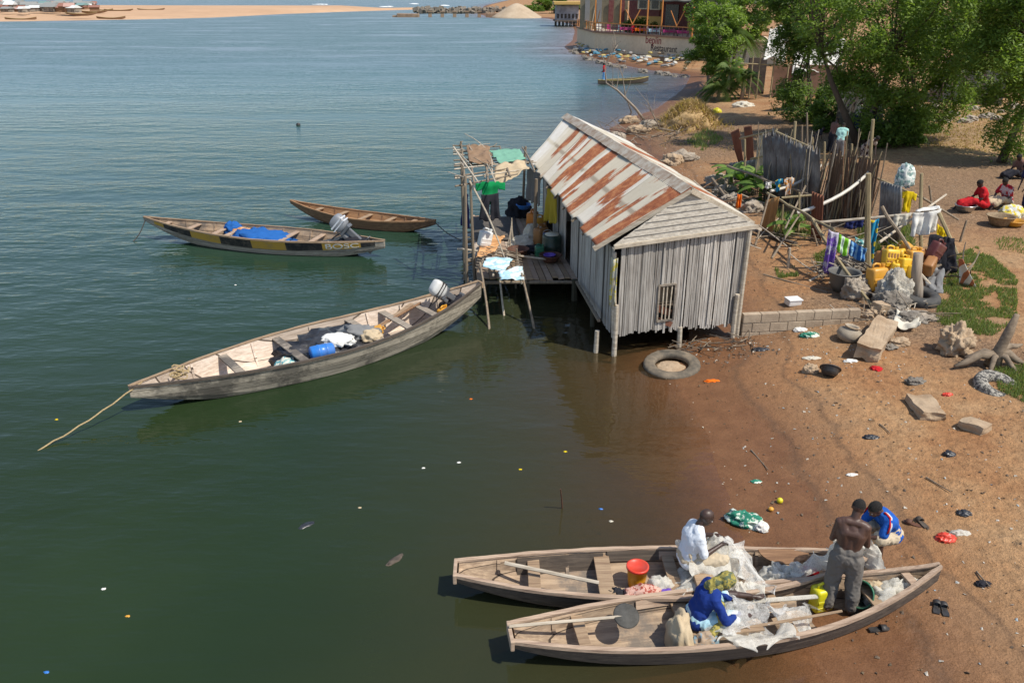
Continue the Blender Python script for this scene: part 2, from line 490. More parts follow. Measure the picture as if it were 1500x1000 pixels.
def net_mat(name, c, dens):
 m, t = nodes(name)
 v = texco(t); f = noi(t, v, 8, 5, .7); w = noi(t, v, 70, 3, .6)
 r = ramp(t, [(.3, (0, 0, 0)), (.75, (1, 1, 1))]); L(t, mth(t, 'ADD', mth(t, 'MULTIPLY', f, .6), mth(t, 'MULTIPLY', w, .4)), r.inputs[0])
 a = mth(t, 'ADD', mth(t, 'MULTIPLY', r.outputs[0], 1.1), dens - .55, True)
 d = N(t, 'ShaderNodeBsdfDiffuse'); d.inputs[0].default_value = c4(c)
 tr = N(t, 'ShaderNodeBsdfTranslucent'); tr.inputs[0].default_value = c4(c)
 m1 = N(t, 'ShaderNodeMixShader'); m1.inputs[0].default_value = .45; L(t, d.outputs[0], m1.inputs[1]); L(t, tr.outputs[0], m1.inputs[2])
 tp = N(t, 'ShaderNodeBsdfTransparent')
 mx = N(t, 'ShaderNodeMixShader'); L(t, a, mx.inputs[0]); L(t, tp.outputs[0], mx.inputs[1]); L(t, m1.outputs[0], mx.inputs[2])
 o = N(t, 'ShaderNodeOutputMaterial'); L(t, mx.outputs[0], o.inputs[0])
 return m
M['net'] = net_mat('net', (.88, .87, .83), .60)
M['net_dense'] = net_mat('net_dense', (.80, .77, .69), .95)

def leaf_mat(name, c1, c2):
 m, t = nodes(name)
 at = N(t, 'ShaderNodeAttribute', attribute_name='tint')
 col = mixc(t, at.outputs['Fac'], c1, c2)
 b = N(t, 'ShaderNodeBsdfPrincipled'); L(t, col, b.inputs['Base Color']); b.inputs['Roughness'].default_value = .55; b.inputs['Specular IOR Level'].default_value = .35
 tr = N(t, 'ShaderNodeBsdfTranslucent'); L(t, mixc(t, 1.0, col, (1.3, 1.5, .6), 'MULTIPLY'), tr.inputs[0])
 mx = N(t, 'ShaderNodeMixShader'); mx.inputs[0].default_value = .4
 L(t, b.outputs[0], mx.inputs[1]); L(t, tr.outputs[0], mx.inputs[2])
 o = N(t, 'ShaderNodeOutputMaterial'); L(t, mx.outputs[0], o.inputs[0])
 return m
M['leaf'] = leaf_mat('leaf', (.090, .145, .028), (.26, .35, .075))
M['leaf_dark'] = leaf_mat('leaf_dark', (.062, .105, .022), (.17, .24, .05))
M['leaf_palm'] = leaf_mat('leaf_palm', (.05, .095, .022), (.14, .20, .055))
M['leaf_banana'] = leaf_mat('leaf_banana', (.10, .19, .03), (.24, .34, .08))
M['leaf_dry'] = leaf_mat('leaf_dry', (.30, .19, .085), (.48, .34, .17))
M['grass_green'] = leaf_mat('grass_green', (.12, .155, .045), (.24, .28, .10))
M['gable'] = wood('gable', (.60, .55, .47), (.27, .235, .19), 0, fine=26, patch=.3)
M['bark'] = wood('bark', (.16, .115, .08), (.06, .043, .03), 2, fine=12)
M['bark_pale'] = wood('bark_pale', (.40, .33, .26), (.2, .15, .11), 2, fine=12)
# ------------------------------------------------------------------ sky, sun
SUNV = Vector((.80, -.50, 0)).normalized() * math.cos(R(57)) + Vector((0, 0, math.sin(R(57))))
world = bpy.data.worlds.new('World'); scene.world = world; world.use_nodes = True
wt = world.node_tree; wt.nodes.clear()
sky = wt.nodes.new('ShaderNodeTexSky'); sky.sky_type = 'NISHITA'; sky.sun_disc = False
sky.sun_elevation = R(57); sky.sun_rotation = math.atan2(SUNV.x, SUNV.y); sky.air_density = 1.0; sky.dust_density = .7; sky.ozone_density = .7
bg = wt.nodes.new('ShaderNodeBackground'); bg.inputs[1].default_value = 0.15
wo = wt.nodes.new('ShaderNodeOutputWorld'); L(wt, sky.outputs[0], bg.inputs[0]); L(wt, bg.outputs[0], wo.inputs[0])
sl = bpy.data.lights.new('sun', 'SUN'); sl.energy = 4.8; sl.angle = R(.53); sl.color = (1.0, .94, .83)
so = bpy.data.objects.new('sun', sl); COL.objects.link(so); so.location = (30, -20, 40)
so.rotation_euler = SUNV.to_track_quat('Z', 'Y').to_euler()
scene.view_settings.view_transform = 'Standard'; scene.view_settings.look = 'None'
scene.view_settings.exposure = 0.12; scene.view_settings.gamma = 1.0

# ------------------------------------------------------------------ ground sheet (land, beach and river bed)
def grid(ys, ss, off):
 Y = np.repeat(ys[:, None], len(ss), 1); X = ss[None, :] * (Y + off)
 nr, nc = Y.shape
 i = np.arange(nr - 1)[:, None] * nc + np.arange(nc - 1)[None, :]
 F_ = np.stack([i, i + 1, i + nc + 1, i + nc], -1).reshape(-1, 4)
 return X, Y, F_
def np_mesh(name, V, F_, mat, smooth=True, attrs=None):
 me = bpy.data.meshes.new(name)
 me.vertices.add(len(V)); me.vertices.foreach_set('co', np.ascontiguousarray(V, dtype=np.float32).ravel())
 k = F_.shape[1]
 me.loops.add(F_.size); me.loops.foreach_set('vertex_index', np.ascontiguousarray(F_, dtype=np.int32).ravel())
 me.polygons.add(len(F_)); me.polygons.foreach_set('loop_start', np.arange(0, F_.size, k, dtype=np.int32))
 if smooth: me.polygons.foreach_set('use_smooth', np.ones(len(F_), dtype=bool))
 me.update(calc_edges=True)
 for an, av in (attrs or {}).items():
  a = me.attributes.new(an, 'FLOAT', 'POINT'); a.data.foreach_set('value', np.ascontiguousarray(av, dtype=np.float32).ravel())
 me.materials.append(mat)
 o = bpy.data.objects.new(name, me); COL.objects.link(o)
 WORLD[o.name] = Matrix.Identity(4)
 return o
def blobs(X, Y, lst):
 s = np.zeros(X.shape)
 for (px, py, rx, ry) in lst:
  q = G(px, py)
  s = np.maximum(s, np.clip(1.6 - 1.6 * np.sqrt(((X - q.x) / rx) ** 2 + ((Y - q.y) / ry) ** 2), 0, 1))
 return s

gm, t = nodes('ground')
v = texco(t)
a_h = N(t, 'ShaderNodeAttribute', attribute_name='wet').outputs['Fac']
a_s = N(t, 'ShaderNodeAttribute', attribute_name='straw').outputs['Fac']
a_d = N(t, 'ShaderNodeAttribute', attribute_name='dirt_shade').outputs['Fac']
n1 = noi(t, v, .55, 7, .68); n2 = noi(t, v, 2.6, 6, .7); n3 = noi(t, v, 18, 4, .7); n4 = noi(t, v, 60, 3, .6)
dry = ramp(t, [(.35, (.31, .150, .064)), (.5, (.37, .208, .098)), (.68, (.42, .275, .148))]); L(t, n1, dry.inputs[0])
col = mixc(t, mth(t, 'MULTIPLY', n2, .5), dry.outputs[0], (.20, .098, .042))
sr = ramp(t, [(.42, (.24, .145, .075)), (.6, (.48, .34, .165))]); L(t, n2, sr.inputs[0])
k = mth(t, 'MULTIPLY', a_s, mth(t, 'ADD', n2, .25), True)
col = mixc(t, k, col, sr.outputs[0])
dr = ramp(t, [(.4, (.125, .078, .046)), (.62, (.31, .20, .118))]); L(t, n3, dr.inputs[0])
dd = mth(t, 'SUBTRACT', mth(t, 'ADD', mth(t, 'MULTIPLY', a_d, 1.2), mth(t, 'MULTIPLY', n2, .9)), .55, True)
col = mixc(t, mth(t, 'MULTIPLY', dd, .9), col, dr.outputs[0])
wetn = mth(t, 'ADD', a_h, mth(t, 'MULTIPLY', mth(t, 'SUBTRACT', n1, .5), .9), True)
wetr = ramp(t, [(.15, (0, 0, 0)), (.8, (1, 1, 1))]); L(t, wetn, wetr.inputs[0])
wc = ramp(t, [(.3, (.125, .056, .024)), (.7, (.18, .085, .038))]); L(t, n2, wc.inputs[0])
col = mixc(t, wetr.outputs[0], col, wc.outputs[0])
gr = ramp(t, [(.3, (.62, .6, .58)), (.5, (1, 1, 1)), (.72, (1.25, 1.22, 1.18))]); L(t, n4, gr.inputs[0])
col = mixc(t, 1.0, col, gr.outputs[0], 'MULTIPLY')
sp = ramp(t, [(.26, (1, 1, 1)), (.31, (0, 0, 0))]); L(t, n3, sp.inputs[0])
col = mixc(t, mth(t, 'MULTIPLY', sp.outputs[0], .6), col, (.09, .06, .04))
rgh = mth(t, 'SUBTRACT', .95, mth(t, 'MULTIPLY', wetr.outputs[0], .38))
hgt = mth(t, 'ADD', mth(t, 'MULTIPLY', n2, .8), mth(t, 'MULTIPLY', n3, .5))
n5 = noi(t, v, 6.5, 4, .6)
hgt = mth(t, 'ADD', hgt, mth(t, 'MULTIPLY', n5, .9))
st5 = ramp(t, [(.34, (.72, .70, .68)), (.5, (1, 1, 1)), (.66, (1.14, 1.13, 1.12))]); L(t, n5, st5.inputs[0])
col = mixc(t, mth(t, 'SUBTRACT', .8, mth(t, 'MULTIPLY', wetr.outputs[0], .65)), col, st5.outputs[0], 'MULTIPLY')
wn2 = mth(t, 'ADD', a_h, mth(t, 'MULTIPLY', mth(t, 'SUBTRACT', n1, .5), .35))
bd = ramp(t, [(.36, (0, 0, 0)), (.39, (1, 1, 1)), (.43, (0, 0, 0)), (.66, (0, 0, 0)), (.70, (1, 1, 1)), (.75, (0, 0, 0))]); L(t, wn2, bd.inputs[0])
col = mixc(t, mth(t, 'MULTIPLY', mth(t, 'MULTIPLY', bd.outputs[0], n3), .9), col, (.07, .042, .025))
vo = N(t, 'ShaderNodeTexVoronoi'); vo.inputs['Scale'].default_value = 2.1; L(t, v, vo.inputs['Vector'])
fp_ = ramp(t, [(.06, (0, 0, 0)), (.2, (1, 1, 1)), (.26, (1.15, 1.15, 1.15)), (.34, (1, 1, 1))]); L(t, vo.outputs['Distance'], fp_.inputs[0])
hgt = mth(t, 'ADD', hgt, mth(t, 'MULTIPLY', fp_.outputs[0], mth(t, 'MULTIPLY', n1, 1.1)))
hgt = mth(t, 'MULTIPLY', hgt, mth(t, 'SUBTRACT', 1.0, mth(t, 'MULTIPLY', wetr.outputs[0], .8)))
finish(t, col, rgh, hgt, .85, .08, 0, .3)

ys = np.geomspace(10, 930, 470) - 22.0
ss = np.concatenate([np.linspace(-1.5, -.25, 60, endpoint=False), np.linspace(-.25, 1.0, 330)])
X, Y, F_ = grid(ys, ss, 24)
Z = height(X, Y)
D_ = signed_dist(X, Y)
wet = np.clip(1.1 - D_ / 3.3, 0, 1) * (Y < 60) + np.clip(1 - D_ / 4, 0, 1) * (Y >= 60)
straw = blobs(X, Y, [(1400, 205, 9, 9), (1345, 190, 7, 6), (1450, 165, 8, 8), (1010, 170, 5, 5), (1060, 200, 4, 4)])
dirt_shade = blobs(X, Y, [(935, 205, 5, 9), (1000, 215, 6, 6), (970, 165, 6, 9), (1100, 190, 8, 5), (1240, 200, 10, 5), (1330, 290, 8, 7), (1450, 260, 8, 6), (1050, 492, 2.6, 1.3), (1330, 470, 3, 2.2), (1000, 505, 1.6, 1.0),  # real dirt, with shade under trees and hut painted into the ground
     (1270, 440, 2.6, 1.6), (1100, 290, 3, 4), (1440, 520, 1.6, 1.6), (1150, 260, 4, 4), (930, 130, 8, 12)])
g = np_mesh('ground', np.stack([X, Y, Z], -1).reshape(-1, 3), F_, gm, True, {'wet': wet, 'straw': straw, 'dirt_shade': dirt_shade})
tag(g, kind='structure')

# ------------------------------------------------------------------ water
wm, t = nodes('water')
tc = N(t, 'ShaderNodeTexCoord')
def wv(sx, sy, rot):
 mp = N(t, 'ShaderNodeMapping'); mp.inputs['Scale'].default_value = (sx, sy, 1); mp.inputs['Rotation'].default_value = (0, 0, rot)
 L(t, tc.outputs['Object'], mp.inputs['Vector']); return mp.outputs[0]
w1 = noi(t, wv(.62, 1.15, R(24)), 1.0, 2, .45)
w2 = noi(t, wv(1.7, 2.9, R(-22)), 1.0, 2, .5)
w3 = noi(t, wv(5, 9, R(20)), 1.0, 2, .5)
gust = noi(t, wv(.035, .13, R(8)), 1.0, 7, .68)
gr_ = ramp(t, [(.42, (.30, .30, .30)), (.62, (1.45, 1.45, 1.45))]); L(t, gust, gr_.inputs[0])
sep = N(t, 'ShaderNodeSeparateXYZ'); L(t, tc.outputs['Object'], sep.inputs[0])
far = N(t, 'ShaderNodeMapRange'); L(t, sep.outputs[1], far.inputs[0])
far.inputs[1].default_value = 8; far.inputs[2].default_value = 34; far.inputs[3].default_value = .17; far.inputs[4].default_value = .42
shelt = N(t, 'ShaderNodeAttribute', attribute_name='calm').outputs['Fac']
fr2 = N(t, 'ShaderNodeMapRange'); L(t, sep.outputs[1], fr2.inputs[0]); fr2.inputs[1].default_value = 45; fr2.inputs[2].default_value = 130; fr2.inputs[3].default_value = 1; fr2.inputs[4].default_value = 3.2
amp = mth(t, 'MULTIPLY', mth(t, 'MULTIPLY', gr_.outputs[0], mth(t, 'MULTIPLY', far.outputs[0], fr2.outputs[0])), mth(t, 'SUBTRACT', 1.0, mth(t, 'MULTIPLY', shelt, .75)))
hh = mth(t, 'ADD', mth(t, 'MULTIPLY', w1, 1.0), mth(t, 'ADD', mth(t, 'MULTIPLY', w2, .42), mth(t, 'MULTIPLY', w3, .10)))
bp = N(t, 'ShaderNodeBump'); bp.inputs['Strength'].default_value = 1.0
bp.inputs['Distance'].default_value = .30
L(t, mth(t, 'MULTIPLY', hh, mth(t, 'ADD', mth(t, 'MULTIPLY', amp, .48), .05)), bp.inputs['Height'])
dep = N(t, 'ShaderNodeAttribute', attribute_name='depth').outputs['Fac']
al = mth(t, 'SUBTRACT', 1.0, mth(t, 'POWER', 2.718, mth(t, 'MULTIPLY', dep, -3.6)), True)
mn = noi(t, wv(.10, .13, 0), 1.0, 4, .6)
mr = ramp(t, [(.35, (.0150, .0275, .0090)), (.65, (.0220, .0385, .0150))]); L(t, mn, mr.inputs[0])
sh_ = ramp(t, [(0.0, (.070, .046, .022)), (.22, (.040, .038, .018)), (.6, (.014, .026, .013))]); L(t, mth(t, 'MULTIPLY', dep, .5), sh_.inputs[0])
shm = ramp(t, [(.15, (1, 1, 1)), (.8, (0, 0, 0))]); L(t, mth(t, 'MULTIPLY', dep, .5), shm.inputs[0])
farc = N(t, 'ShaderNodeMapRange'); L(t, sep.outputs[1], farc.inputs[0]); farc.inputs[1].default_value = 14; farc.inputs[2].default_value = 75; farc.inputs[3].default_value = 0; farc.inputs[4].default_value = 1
murk_sky = mixc(t, farc.outputs[0], mr.outputs[0], (.026, .102, .098))  # own murk close by; teal painted in with distance for reflected sky
murk_sky = mixc(t, shm.outputs[0], murk_sky, sh_.outputs[0])
df = N(t, 'ShaderNodeBsdfDiffuse'); L(t, murk_sky, df.inputs[0]); L(t, bp.outputs[0], df.inputs['Normal'])
tp = N(t, 'ShaderNodeBsdfTransparent'); L(t, mixc(t, mth(t, 'MULTIPLY', dep, 4.0, True), (1, 1, 1), (.82, .79, .68)), tp.inputs[0])
mx = N(t, 'ShaderNodeMixShader'); L(t, al, mx.inputs[0]); L(t, tp.outputs[0], mx.inputs[1]); L(t, df.outputs[0], mx.inputs[2])
fr = N(t, 'ShaderNodeFresnel'); fr.inputs[0].default_value = 1.36; L(t, bp.outputs[0], fr.inputs['Normal'])
rg = N(t, 'ShaderNodeMapRange'); L(t, sep.outputs[1], rg.inputs[0]); rg.inputs[1].default_value = 15; rg.inputs[2].default_value = 120; rg.inputs[3].default_value = .05; rg.inputs[4].default_value = .42
gl = N(t, 'ShaderNodeBsdfGlossy'); L(t, rg.outputs[0], gl.inputs['Roughness']); L(t, bp.outputs[0], gl.inputs['Normal'])
m2 = N(t, 'ShaderNodeMixShader'); L(t, fr.outputs[0], m2.inputs[0]); L(t, mx.outputs[0], m2.inputs[1]); L(t, gl.outputs[0], m2.inputs[2])
L(t, m2.outputs[0], N(t, 'ShaderNodeOutputMaterial').inputs[0])
ys = np.concatenate([np.geomspace(10, 930, 330) - 22.0, np.geomspace(1000, 9000, 24)])
ss = np.concatenate([np.linspace(-4.5, -.5, 60, endpoint=False), np.linspace(-.5, .75, 240), np.linspace(.85, 3.0, 12)])
X, Y, F_ = grid(ys, ss, 24)
Zb = height(X, Y)
D_ = signed_dist(X, Y)
calm = np.clip(1.0 - (-D_) / 9.0, 0, 1) * (Y < 60)
keep = (D_ > -1e9).ravel()
lf = (D_ < 6).ravel()
F_ = F_[lf[F_].any(1)]
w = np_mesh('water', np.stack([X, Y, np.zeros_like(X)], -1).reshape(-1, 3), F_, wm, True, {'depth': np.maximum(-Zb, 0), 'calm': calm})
tag(w, kind='structure')

# ------------------------------------------------------------------ sandbar far across the lagoon
bm_ = mk('sandbar_sand', (.52, .335, .20), (.44, .27, .155), .02, (1, 1, 1), rough=.95, bump=.1)
near = [Vector((-900, 150, 0)), P(-200, 36), P(0, 33.5), P(160, 31), P(300, 27.5), P(420, 21), P(500, 18), P(560, 16), P(612, 14.2)]
farp = [Vector((-1200, 420, 0)), Vector((-420, 460, 0)), P(0, 7.0), P(160, 8.0), P(300, 9.0), P(420, 10.5), P(500, 12.0), P(560, 13.2), P(615, 13.8)]
mb = MB(); nr = 9
for i, (a, b) in enumerate(zip(near, farp)):
 for j in range(nr):
  q = j / (nr - 1); p = a.lerp(b, q)
  p.z = -.25 + (2.1 * math.sin(math.pi * min(q * 1.15, 1)) ** .6 if 0 < q < 1 else 0) * (1 if i < 7 else .5) + .2 * nz(p, .02)
  mb.v.append(p)
for i in range(len(near) - 1):
 for j in range(nr - 1):
  mb.f.append((i * nr + j, (i + 1) * nr + j, (i + 1) * nr + j + 1, i * nr + j + 1))
tag(mb.build('sandbar', bm_, None, True), kind='structure')

# ------------------------------------------------------------------ grass, litter and pebbles that nobody could count
def in_poly(x, y, poly):
 c = False; n = len(poly)
 for i in range(n):
  x0, y0 = poly[i]; x1, y1 = poly[(i + 1) % n]
  if (y0 > y) != (y1 > y) and x < (x1 - x0) * (y - y0) / (y1 - y0) + x0: c = not c
 return c
def scatter(poly_px, n, edge=0.0):
 """n random ground points inside a polygon given by its corners"""
 pg = [tuple(G(*p).xy) for p in poly_px]
 xs = [p[0] for p in pg]; ys_ = [p[1] for p in pg]; out = []
 while len(out) < n:
  q = rng.uniform((min(xs), min(ys_)), (max(xs), max(ys_)), (n * 2, 2))
  out += [tuple(p) for p in q if in_poly(p[0], p[1], pg) and (edge == 0 or nz((p[0], p[1], 0), 1.7, 3) + .5 * nz((p[0], p[1], 0), 4, 5) > -edge)]
 out = np.array(out[:n])
 return np.column_stack([out, height(out[:, 0], out[:, 1])])
def blades(pts, h0, h1, w, lean=.6, per=1):
 n = len(pts) * per; pts = np.repeat(pts, per, 0)
 if per > 1: pts = pts + np.column_stack([rng.normal(0, w * 3, (n, 2)), np.zeros(n)])
 a = rng.uniform(0, 6.28, n); h = rng.uniform(h0, h1, n); l = rng.uniform(.1, lean, n) * h; b = rng.uniform(0, 6.28, n)
 dx = np.stack([np.cos(a), np.sin(a), np.zeros(n)], 1) * w
 tip = pts + np.stack([np.cos(b) * l, np.sin(b) * l, h], 1)
 mid = pts + np.stack([np.cos(b) * l * .35, np.sin(b) * l * .35, h * .6], 1)
 base = pts - np.array([0, 0, .02])
 V = np.stack([base - dx, base + dx, mid + dx * .7, mid - dx * .7, tip], 1).reshape(-1, 3)
 i = np.arange(n)[:, None] * 5
 Fq = np.concatenate([i + np.array([[0, 1, 2]]), i + np.array([[0, 2, 3]]), i + np.array([[3, 2, 4]])])
 tint = np.repeat(rng.uniform(0, 1, n), 5)
 return V, Fq, tint
def blade_obj(name, sets, mat):
 Vs, Fs, Ts, o = [], [], [], 0
 for V, f, ti in sets:
  Vs.append(V); Fs.append(f + o); Ts.append(ti); o += len(V)
 return np_mesh(name, np.concatenate(Vs), np.concatenate(Fs), mat, False, {'tint': np.concatenate(Ts)})
pg1 = [(1378, 415), (1395, 375), (1430, 362), (1455, 378), (1490, 410), (1490, 470), (1455, 492), (1400, 488), (1370, 470)]
sets = [blades(scatter(pg1, 13000, .25), .03, .11, .010),
  blades(scatter([(1455, 540), (1500, 535), (1530, 560), (1500, 590), (1462, 572)], 2000, .2), .03, .11, .010),
  blades(scatter([(1190, 375), (1215, 365), (1225, 385), (1200, 392)], 500, .2), .05, .14, .012),
  blades(scatter([(1135, 395), (1165, 392), (1170, 405), (1140, 408)], 400, .2), .04, .12, .012),
  blades(scatter([(1255, 330), (1330, 325), (1345, 385), (1260, 375)], 2600, .2), .06, .28, .014),
  blades(scatter([(1120, 300), (1180, 320), (1190, 350), (1130, 345)], 900, .1), .06, .25, .014),
  blades(scatter([(1000, 210), (1035, 190), (1060, 205), (1030, 222)], 700, .2), .05, .3, .02),
  blades(scatter([(1450, 345), (1500, 350), (1500, 372), (1460, 365)], 300, .2), .04, .12, .012)]
tag(blade_obj('grass', sets, M['grass_green']), 'short green grass in patches on the sandy bank', 'grass', kind='stuff')
sets = [blades(scatter([(1345, 215), (1380, 165), (1450, 160), (1500, 190), (1470, 225)], 4200, .3), .03, .10, .02),
  blades(scatter([(965, 215), (1000, 170), (1090, 190), (1075, 225)], 700, .2), .04, .12, .02)]
tag(blade_obj('dry_grass', sets, M['leaf_dry']), 'yellowed dry grass on the upper bank under the trees', 'dry grass', kind='stuff')

def shard_obj(name, pts, s0, s1, mat, label, cat):
 """tiny crumpled scraps: bent quads with a thickness"""
 mb = MB()
 for p in pts:
  s = random.uniform(s0, s1)
  M_ = rot3(random.uniform(-.6, .6), random.uniform(-.6, .6), random.uniform(0, 6.3))
  q = [Vector((-1, -.6, 0)), Vector((1, -.5, .25)), Vector((.8, .7, 0)), Vector((-.7, .6, .3)), Vector((0, 0, -.25)), Vector((.1, 0, .45))]
  q = [Vector(p) + M_ @ (w_ * (s * random.uniform(.6, 1.1))) + Vector((0, 0, s * .25)) for w_ in q]
  mb.add(q, [(0, 1, 5), (1, 2, 5), (2, 3, 5), (3, 0, 5), (1, 0, 4), (2, 1, 4), (3, 2, 4), (0, 3, 4)])
 return tag(mb.build(name, mat), label, cat, kind='stuff')
lit = np.concatenate([scatter([(1090, 500), (1250, 460), (1330, 470), (1380, 560), (1240, 560), (1100, 520)], 170), scatter([(1010, 500), (1085, 490), (1150, 520), (1020, 540)], 50),
                      scatter([(905, 190), (960, 170), (1060, 230), (1040, 280), (960, 240)], 260), scatter([(1330, 190), (1400, 150), (1500, 150), (1500, 185), (1380, 200)], 200),
                      scatter([(1270, 390), (1400, 400), (1390, 470), (1260, 470)], 150), scatter([(1070, 250), (1180, 270), (1190, 330), (1080, 310)], 90),
                      scatter([(1120, 560), (1500, 560), (1500, 990), (1330, 990)], 170), scatter([(1040, 600), (1110, 560), (1180, 780), (1100, 740)], 18),
                      scatter([(1330, 240), (1500, 260), (1500, 340), (1380, 330)], 60), scatter([(1000, 120), (1080, 160), (1060, 190), (960, 170)], 70)])
shard_obj('litter', lit, .007, .034, mk('litter_mat', (.48, .45, .40), (.40, .34, .26), 9, c3=(.25, .32, .36), rough=.6), 'small pale scraps of litter strewn over the bank', 'litter')
dk = np.concatenate([scatter([(1100, 500), (1500, 500), (1500, 990), (1260, 990), (1120, 720)], 420), scatter([(960, 500), (1085, 488), (1150, 515), (1040, 535), (985, 525)], 320), scatter([(900, 190), (960, 165), (1080, 215), (1040, 290), (960, 250)], 420),
                     scatter([(1070, 330), (1210, 340), (1230, 430), (1090, 440)], 200), scatter([(1270, 380), (1420, 400), (1380, 480), (1250, 470)], 260), scatter([(1075, 170), (1160, 165), (1180, 215), (1080, 225)], 160)])
shard_obj('debris', dk, .007, .036, mk('debris_mat', (.06, .045, .035), (.16, .11, .07), 9), 'dark crumbs of wood, seaweed and shells on the bank', 'debris')
def shoreline(n, off, sd, y1=60):
 a = SHORE[1:24]; seg_ = np.linalg.norm(np.diff(a, axis=0), axis=1); k = rng.choice(len(seg_), n, p=seg_ / seg_.sum()); q = rng.random(n)
 p = a[k] + (a[k + 1] - a[k]) * q[:, None]; d = a[k + 1] - a[k]; d /= np.linalg.norm(d, axis=1)[:, None]
 o = off + rng.normal(0, sd, n); p = p + np.stack([d[:, 1], -d[:, 0]], 1) * o[:, None]
 return np.column_stack([p, np.maximum(height(p[:, 0], p[:, 1]), 0)])
shard_obj('foam_line', shoreline(420, .0, .10), .006, .02, plain('foam_scum', (.5, .43, .33), .7), 'pale scum and bubbles along the waterline', 'foam')
shard_obj('weed_line', np.concatenate([shoreline(500, .45, .16), shoreline(300, .95, .3)]), .006, .03, mk('weed', (.07, .05, .03), (.16, .11, .06), 9), 'dark line of weed and crumbs left by the water', 'weed')
# ------------------------------------------------------------------ canoes
CANOES = []
class Canoe:
 """hull built in a local frame: x from left end to right end, y across (positive = away from the photographer), z up from the water"""
 def __init__(s, name, label, A, B, beam, e0, e1, zmid, keel, k0, k1, p=2.2, mats=('canoe_in', 'canoe_out', 'canoe_rim'), group=None, sm=.5, flare=.70, bulge=1.8, cat='canoe'):
  A = Vector(A); B = Vector(B)
  s.zl, s.zr = A.z, B.z; s.zm = zmid; s.keel, s.k0, s.k1 = keel, k0, k1
  s.L = (B - A).xy.length; s.b = beam / 2; s.e0, s.e1, s.p, s.sm, s.fl, s.bu = e0, e1, p, sm, flare, bulge; s.kp = 2.6
  ang = math.atan2((B - A).y, (B - A).x)
  s.root = thing(name, label, cat, (A.x, A.y, 0), ang, group)
  s.M = WORLD[s.root.name]; CANOES.append(s)
  n = 44
  mb_o, mb_i = MB(), MB()
  T = .028
  def rows(inner):
   out = []
   for i in range(n + 1):
    u = i / n
    b, zg, k = s.half(u), s.top(u), s.bot(u)
    t = T if inner else 0
    bb = max(b - t, .012); kk = max(k + .045, .03) if inner else k
    fl = s.fl
    kk = min(kk, zg - .03)
    prof = [(bb, zg), (bb * (1 - (1 - fl) * .28), zg + (kk - zg) * .38), (bb * (1 - (1 - fl) * .65), zg + (kk - zg) * .74), (bb * fl * .92, kk + .02), (bb * fl * .5, kk), (0, kk - .004)]
    row = [(y, z) for y, z in prof] + [(-y, z) for y, z in reversed(prof[:-1])]
    x = u * s.L
    if inner: x = min(max(x, T), s.L - T)
    out.append([Vector((x, y, z)) for y, z in row])
   return out
  ro, ri = rows(False), rows(True)
  m = len(ro[0])
  mb = MB(); mb.v = [v for r in ro for v in r]
  no = len(mb.v)
  for i in range(n):
   for j in range(m - 1): mb.f.append((i * m + j, i * m + j + 1, (i + 1) * m + j + 1, (i + 1) * m + j))
  mb.f.append(tuple(range(m))); mb.f.append(tuple(n * m + j for j in reversed(range(m))))
  s.outer = mesh_obj('hull', mb.v, mb.f, M[mats[1]], s.root, False, True)
  mi = MB(); mi.v = [v for r in ri for v in r]
  for i in range(n):
   for j in range(m - 1): mi.f.append((i * m + j, (i + 1) * m + j, (i + 1) * m + j + 1, i * m + j + 1))
  mi.f.append(tuple(reversed(range(m)))); mi.f.append(tuple(n * m + j for j in range(m)))
  s.inner = mesh_obj('lining', mi.v, mi.f, M[mats[0]], s.root, False, True)
  for sg in (1, -1):
   g = MB(); b0 = 0
   for i in range(n + 1):
    u = i / n; b, zg = s.half(u), s.top(u)
    x = u * s.L
    ins = .05 if b > .06 else b * .8
    jit = .004 * math.sin(u * 37 + sg) + .003 * math.sin(u * 83)
    for y, z in ((b + .014, zg - .035), (b + .014, zg + .012 + jit), (b - ins + jit, zg + .012 + jit), (b - ins, zg - .018)):
     g.v.append(Vector((x, sg * y, z)))
   for i in range(n):
    for j in range(4):
     a_, c_ = i * 4 + j, i * 4 + (j + 1) % 4
     g.f.append((a_, c_, c_ + 4, a_ + 4))
   g.f += [(0, 1, 2, 3), (n * 4 + 3, n * 4 + 2, n * 4 + 1, n * 4)]
   mesh_obj('gunwale', g.v, g.f, M[mats[2]], s.root, False, True)
  if e0 > .05: s.end(0.0, mats[2])
  if e1 > .05: s.end(1.0, mats[2])
 def half(s, u):
  if u < s.sm: q = (s.sm - u) / s.sm; e = s.e0
  else: q = (u - s.sm) / (1 - s.sm); e = s.e1
  return max(e + (s.b - e) * (1 - q ** s.bu), .012)
 def top(s, u):
  if u < s.sm: q = (s.sm - u) / s.sm; z = s.zl
  else: q = (u - s.sm) / (1 - s.sm); z = s.zr
  return s.zm + (z - s.zm) * q ** s.p
 def bot(s, u):
  if u < s.sm: q = (s.sm - u) / s.sm; z = s.k0
  else: q = (u - s.sm) / (1 - s.sm); z = s.k1
  return s.keel + (z - s.keel) * q ** s.kp
 def end(s, u, mat):
  x = u * s.L; b = s.half(u)
  MB_ = MB().bbox((x + (-.02 if u == 0 else .02), 0, s.top(u) - .06), (.05, b * 2 + .04, .15), bev=.012)
  mesh_obj('end_board', MB_.v, MB_.f, M[mat], s.root, False, True)
 def w(s, u, v, z):
  """world point: u along 0..1, v across -1..1 of the half beam, z height above water"""
  return s.M @ Vector((u * s.L, v * s.half(u), z))
 def floor(s, u): return max(s.bot(u) + .045, .03)
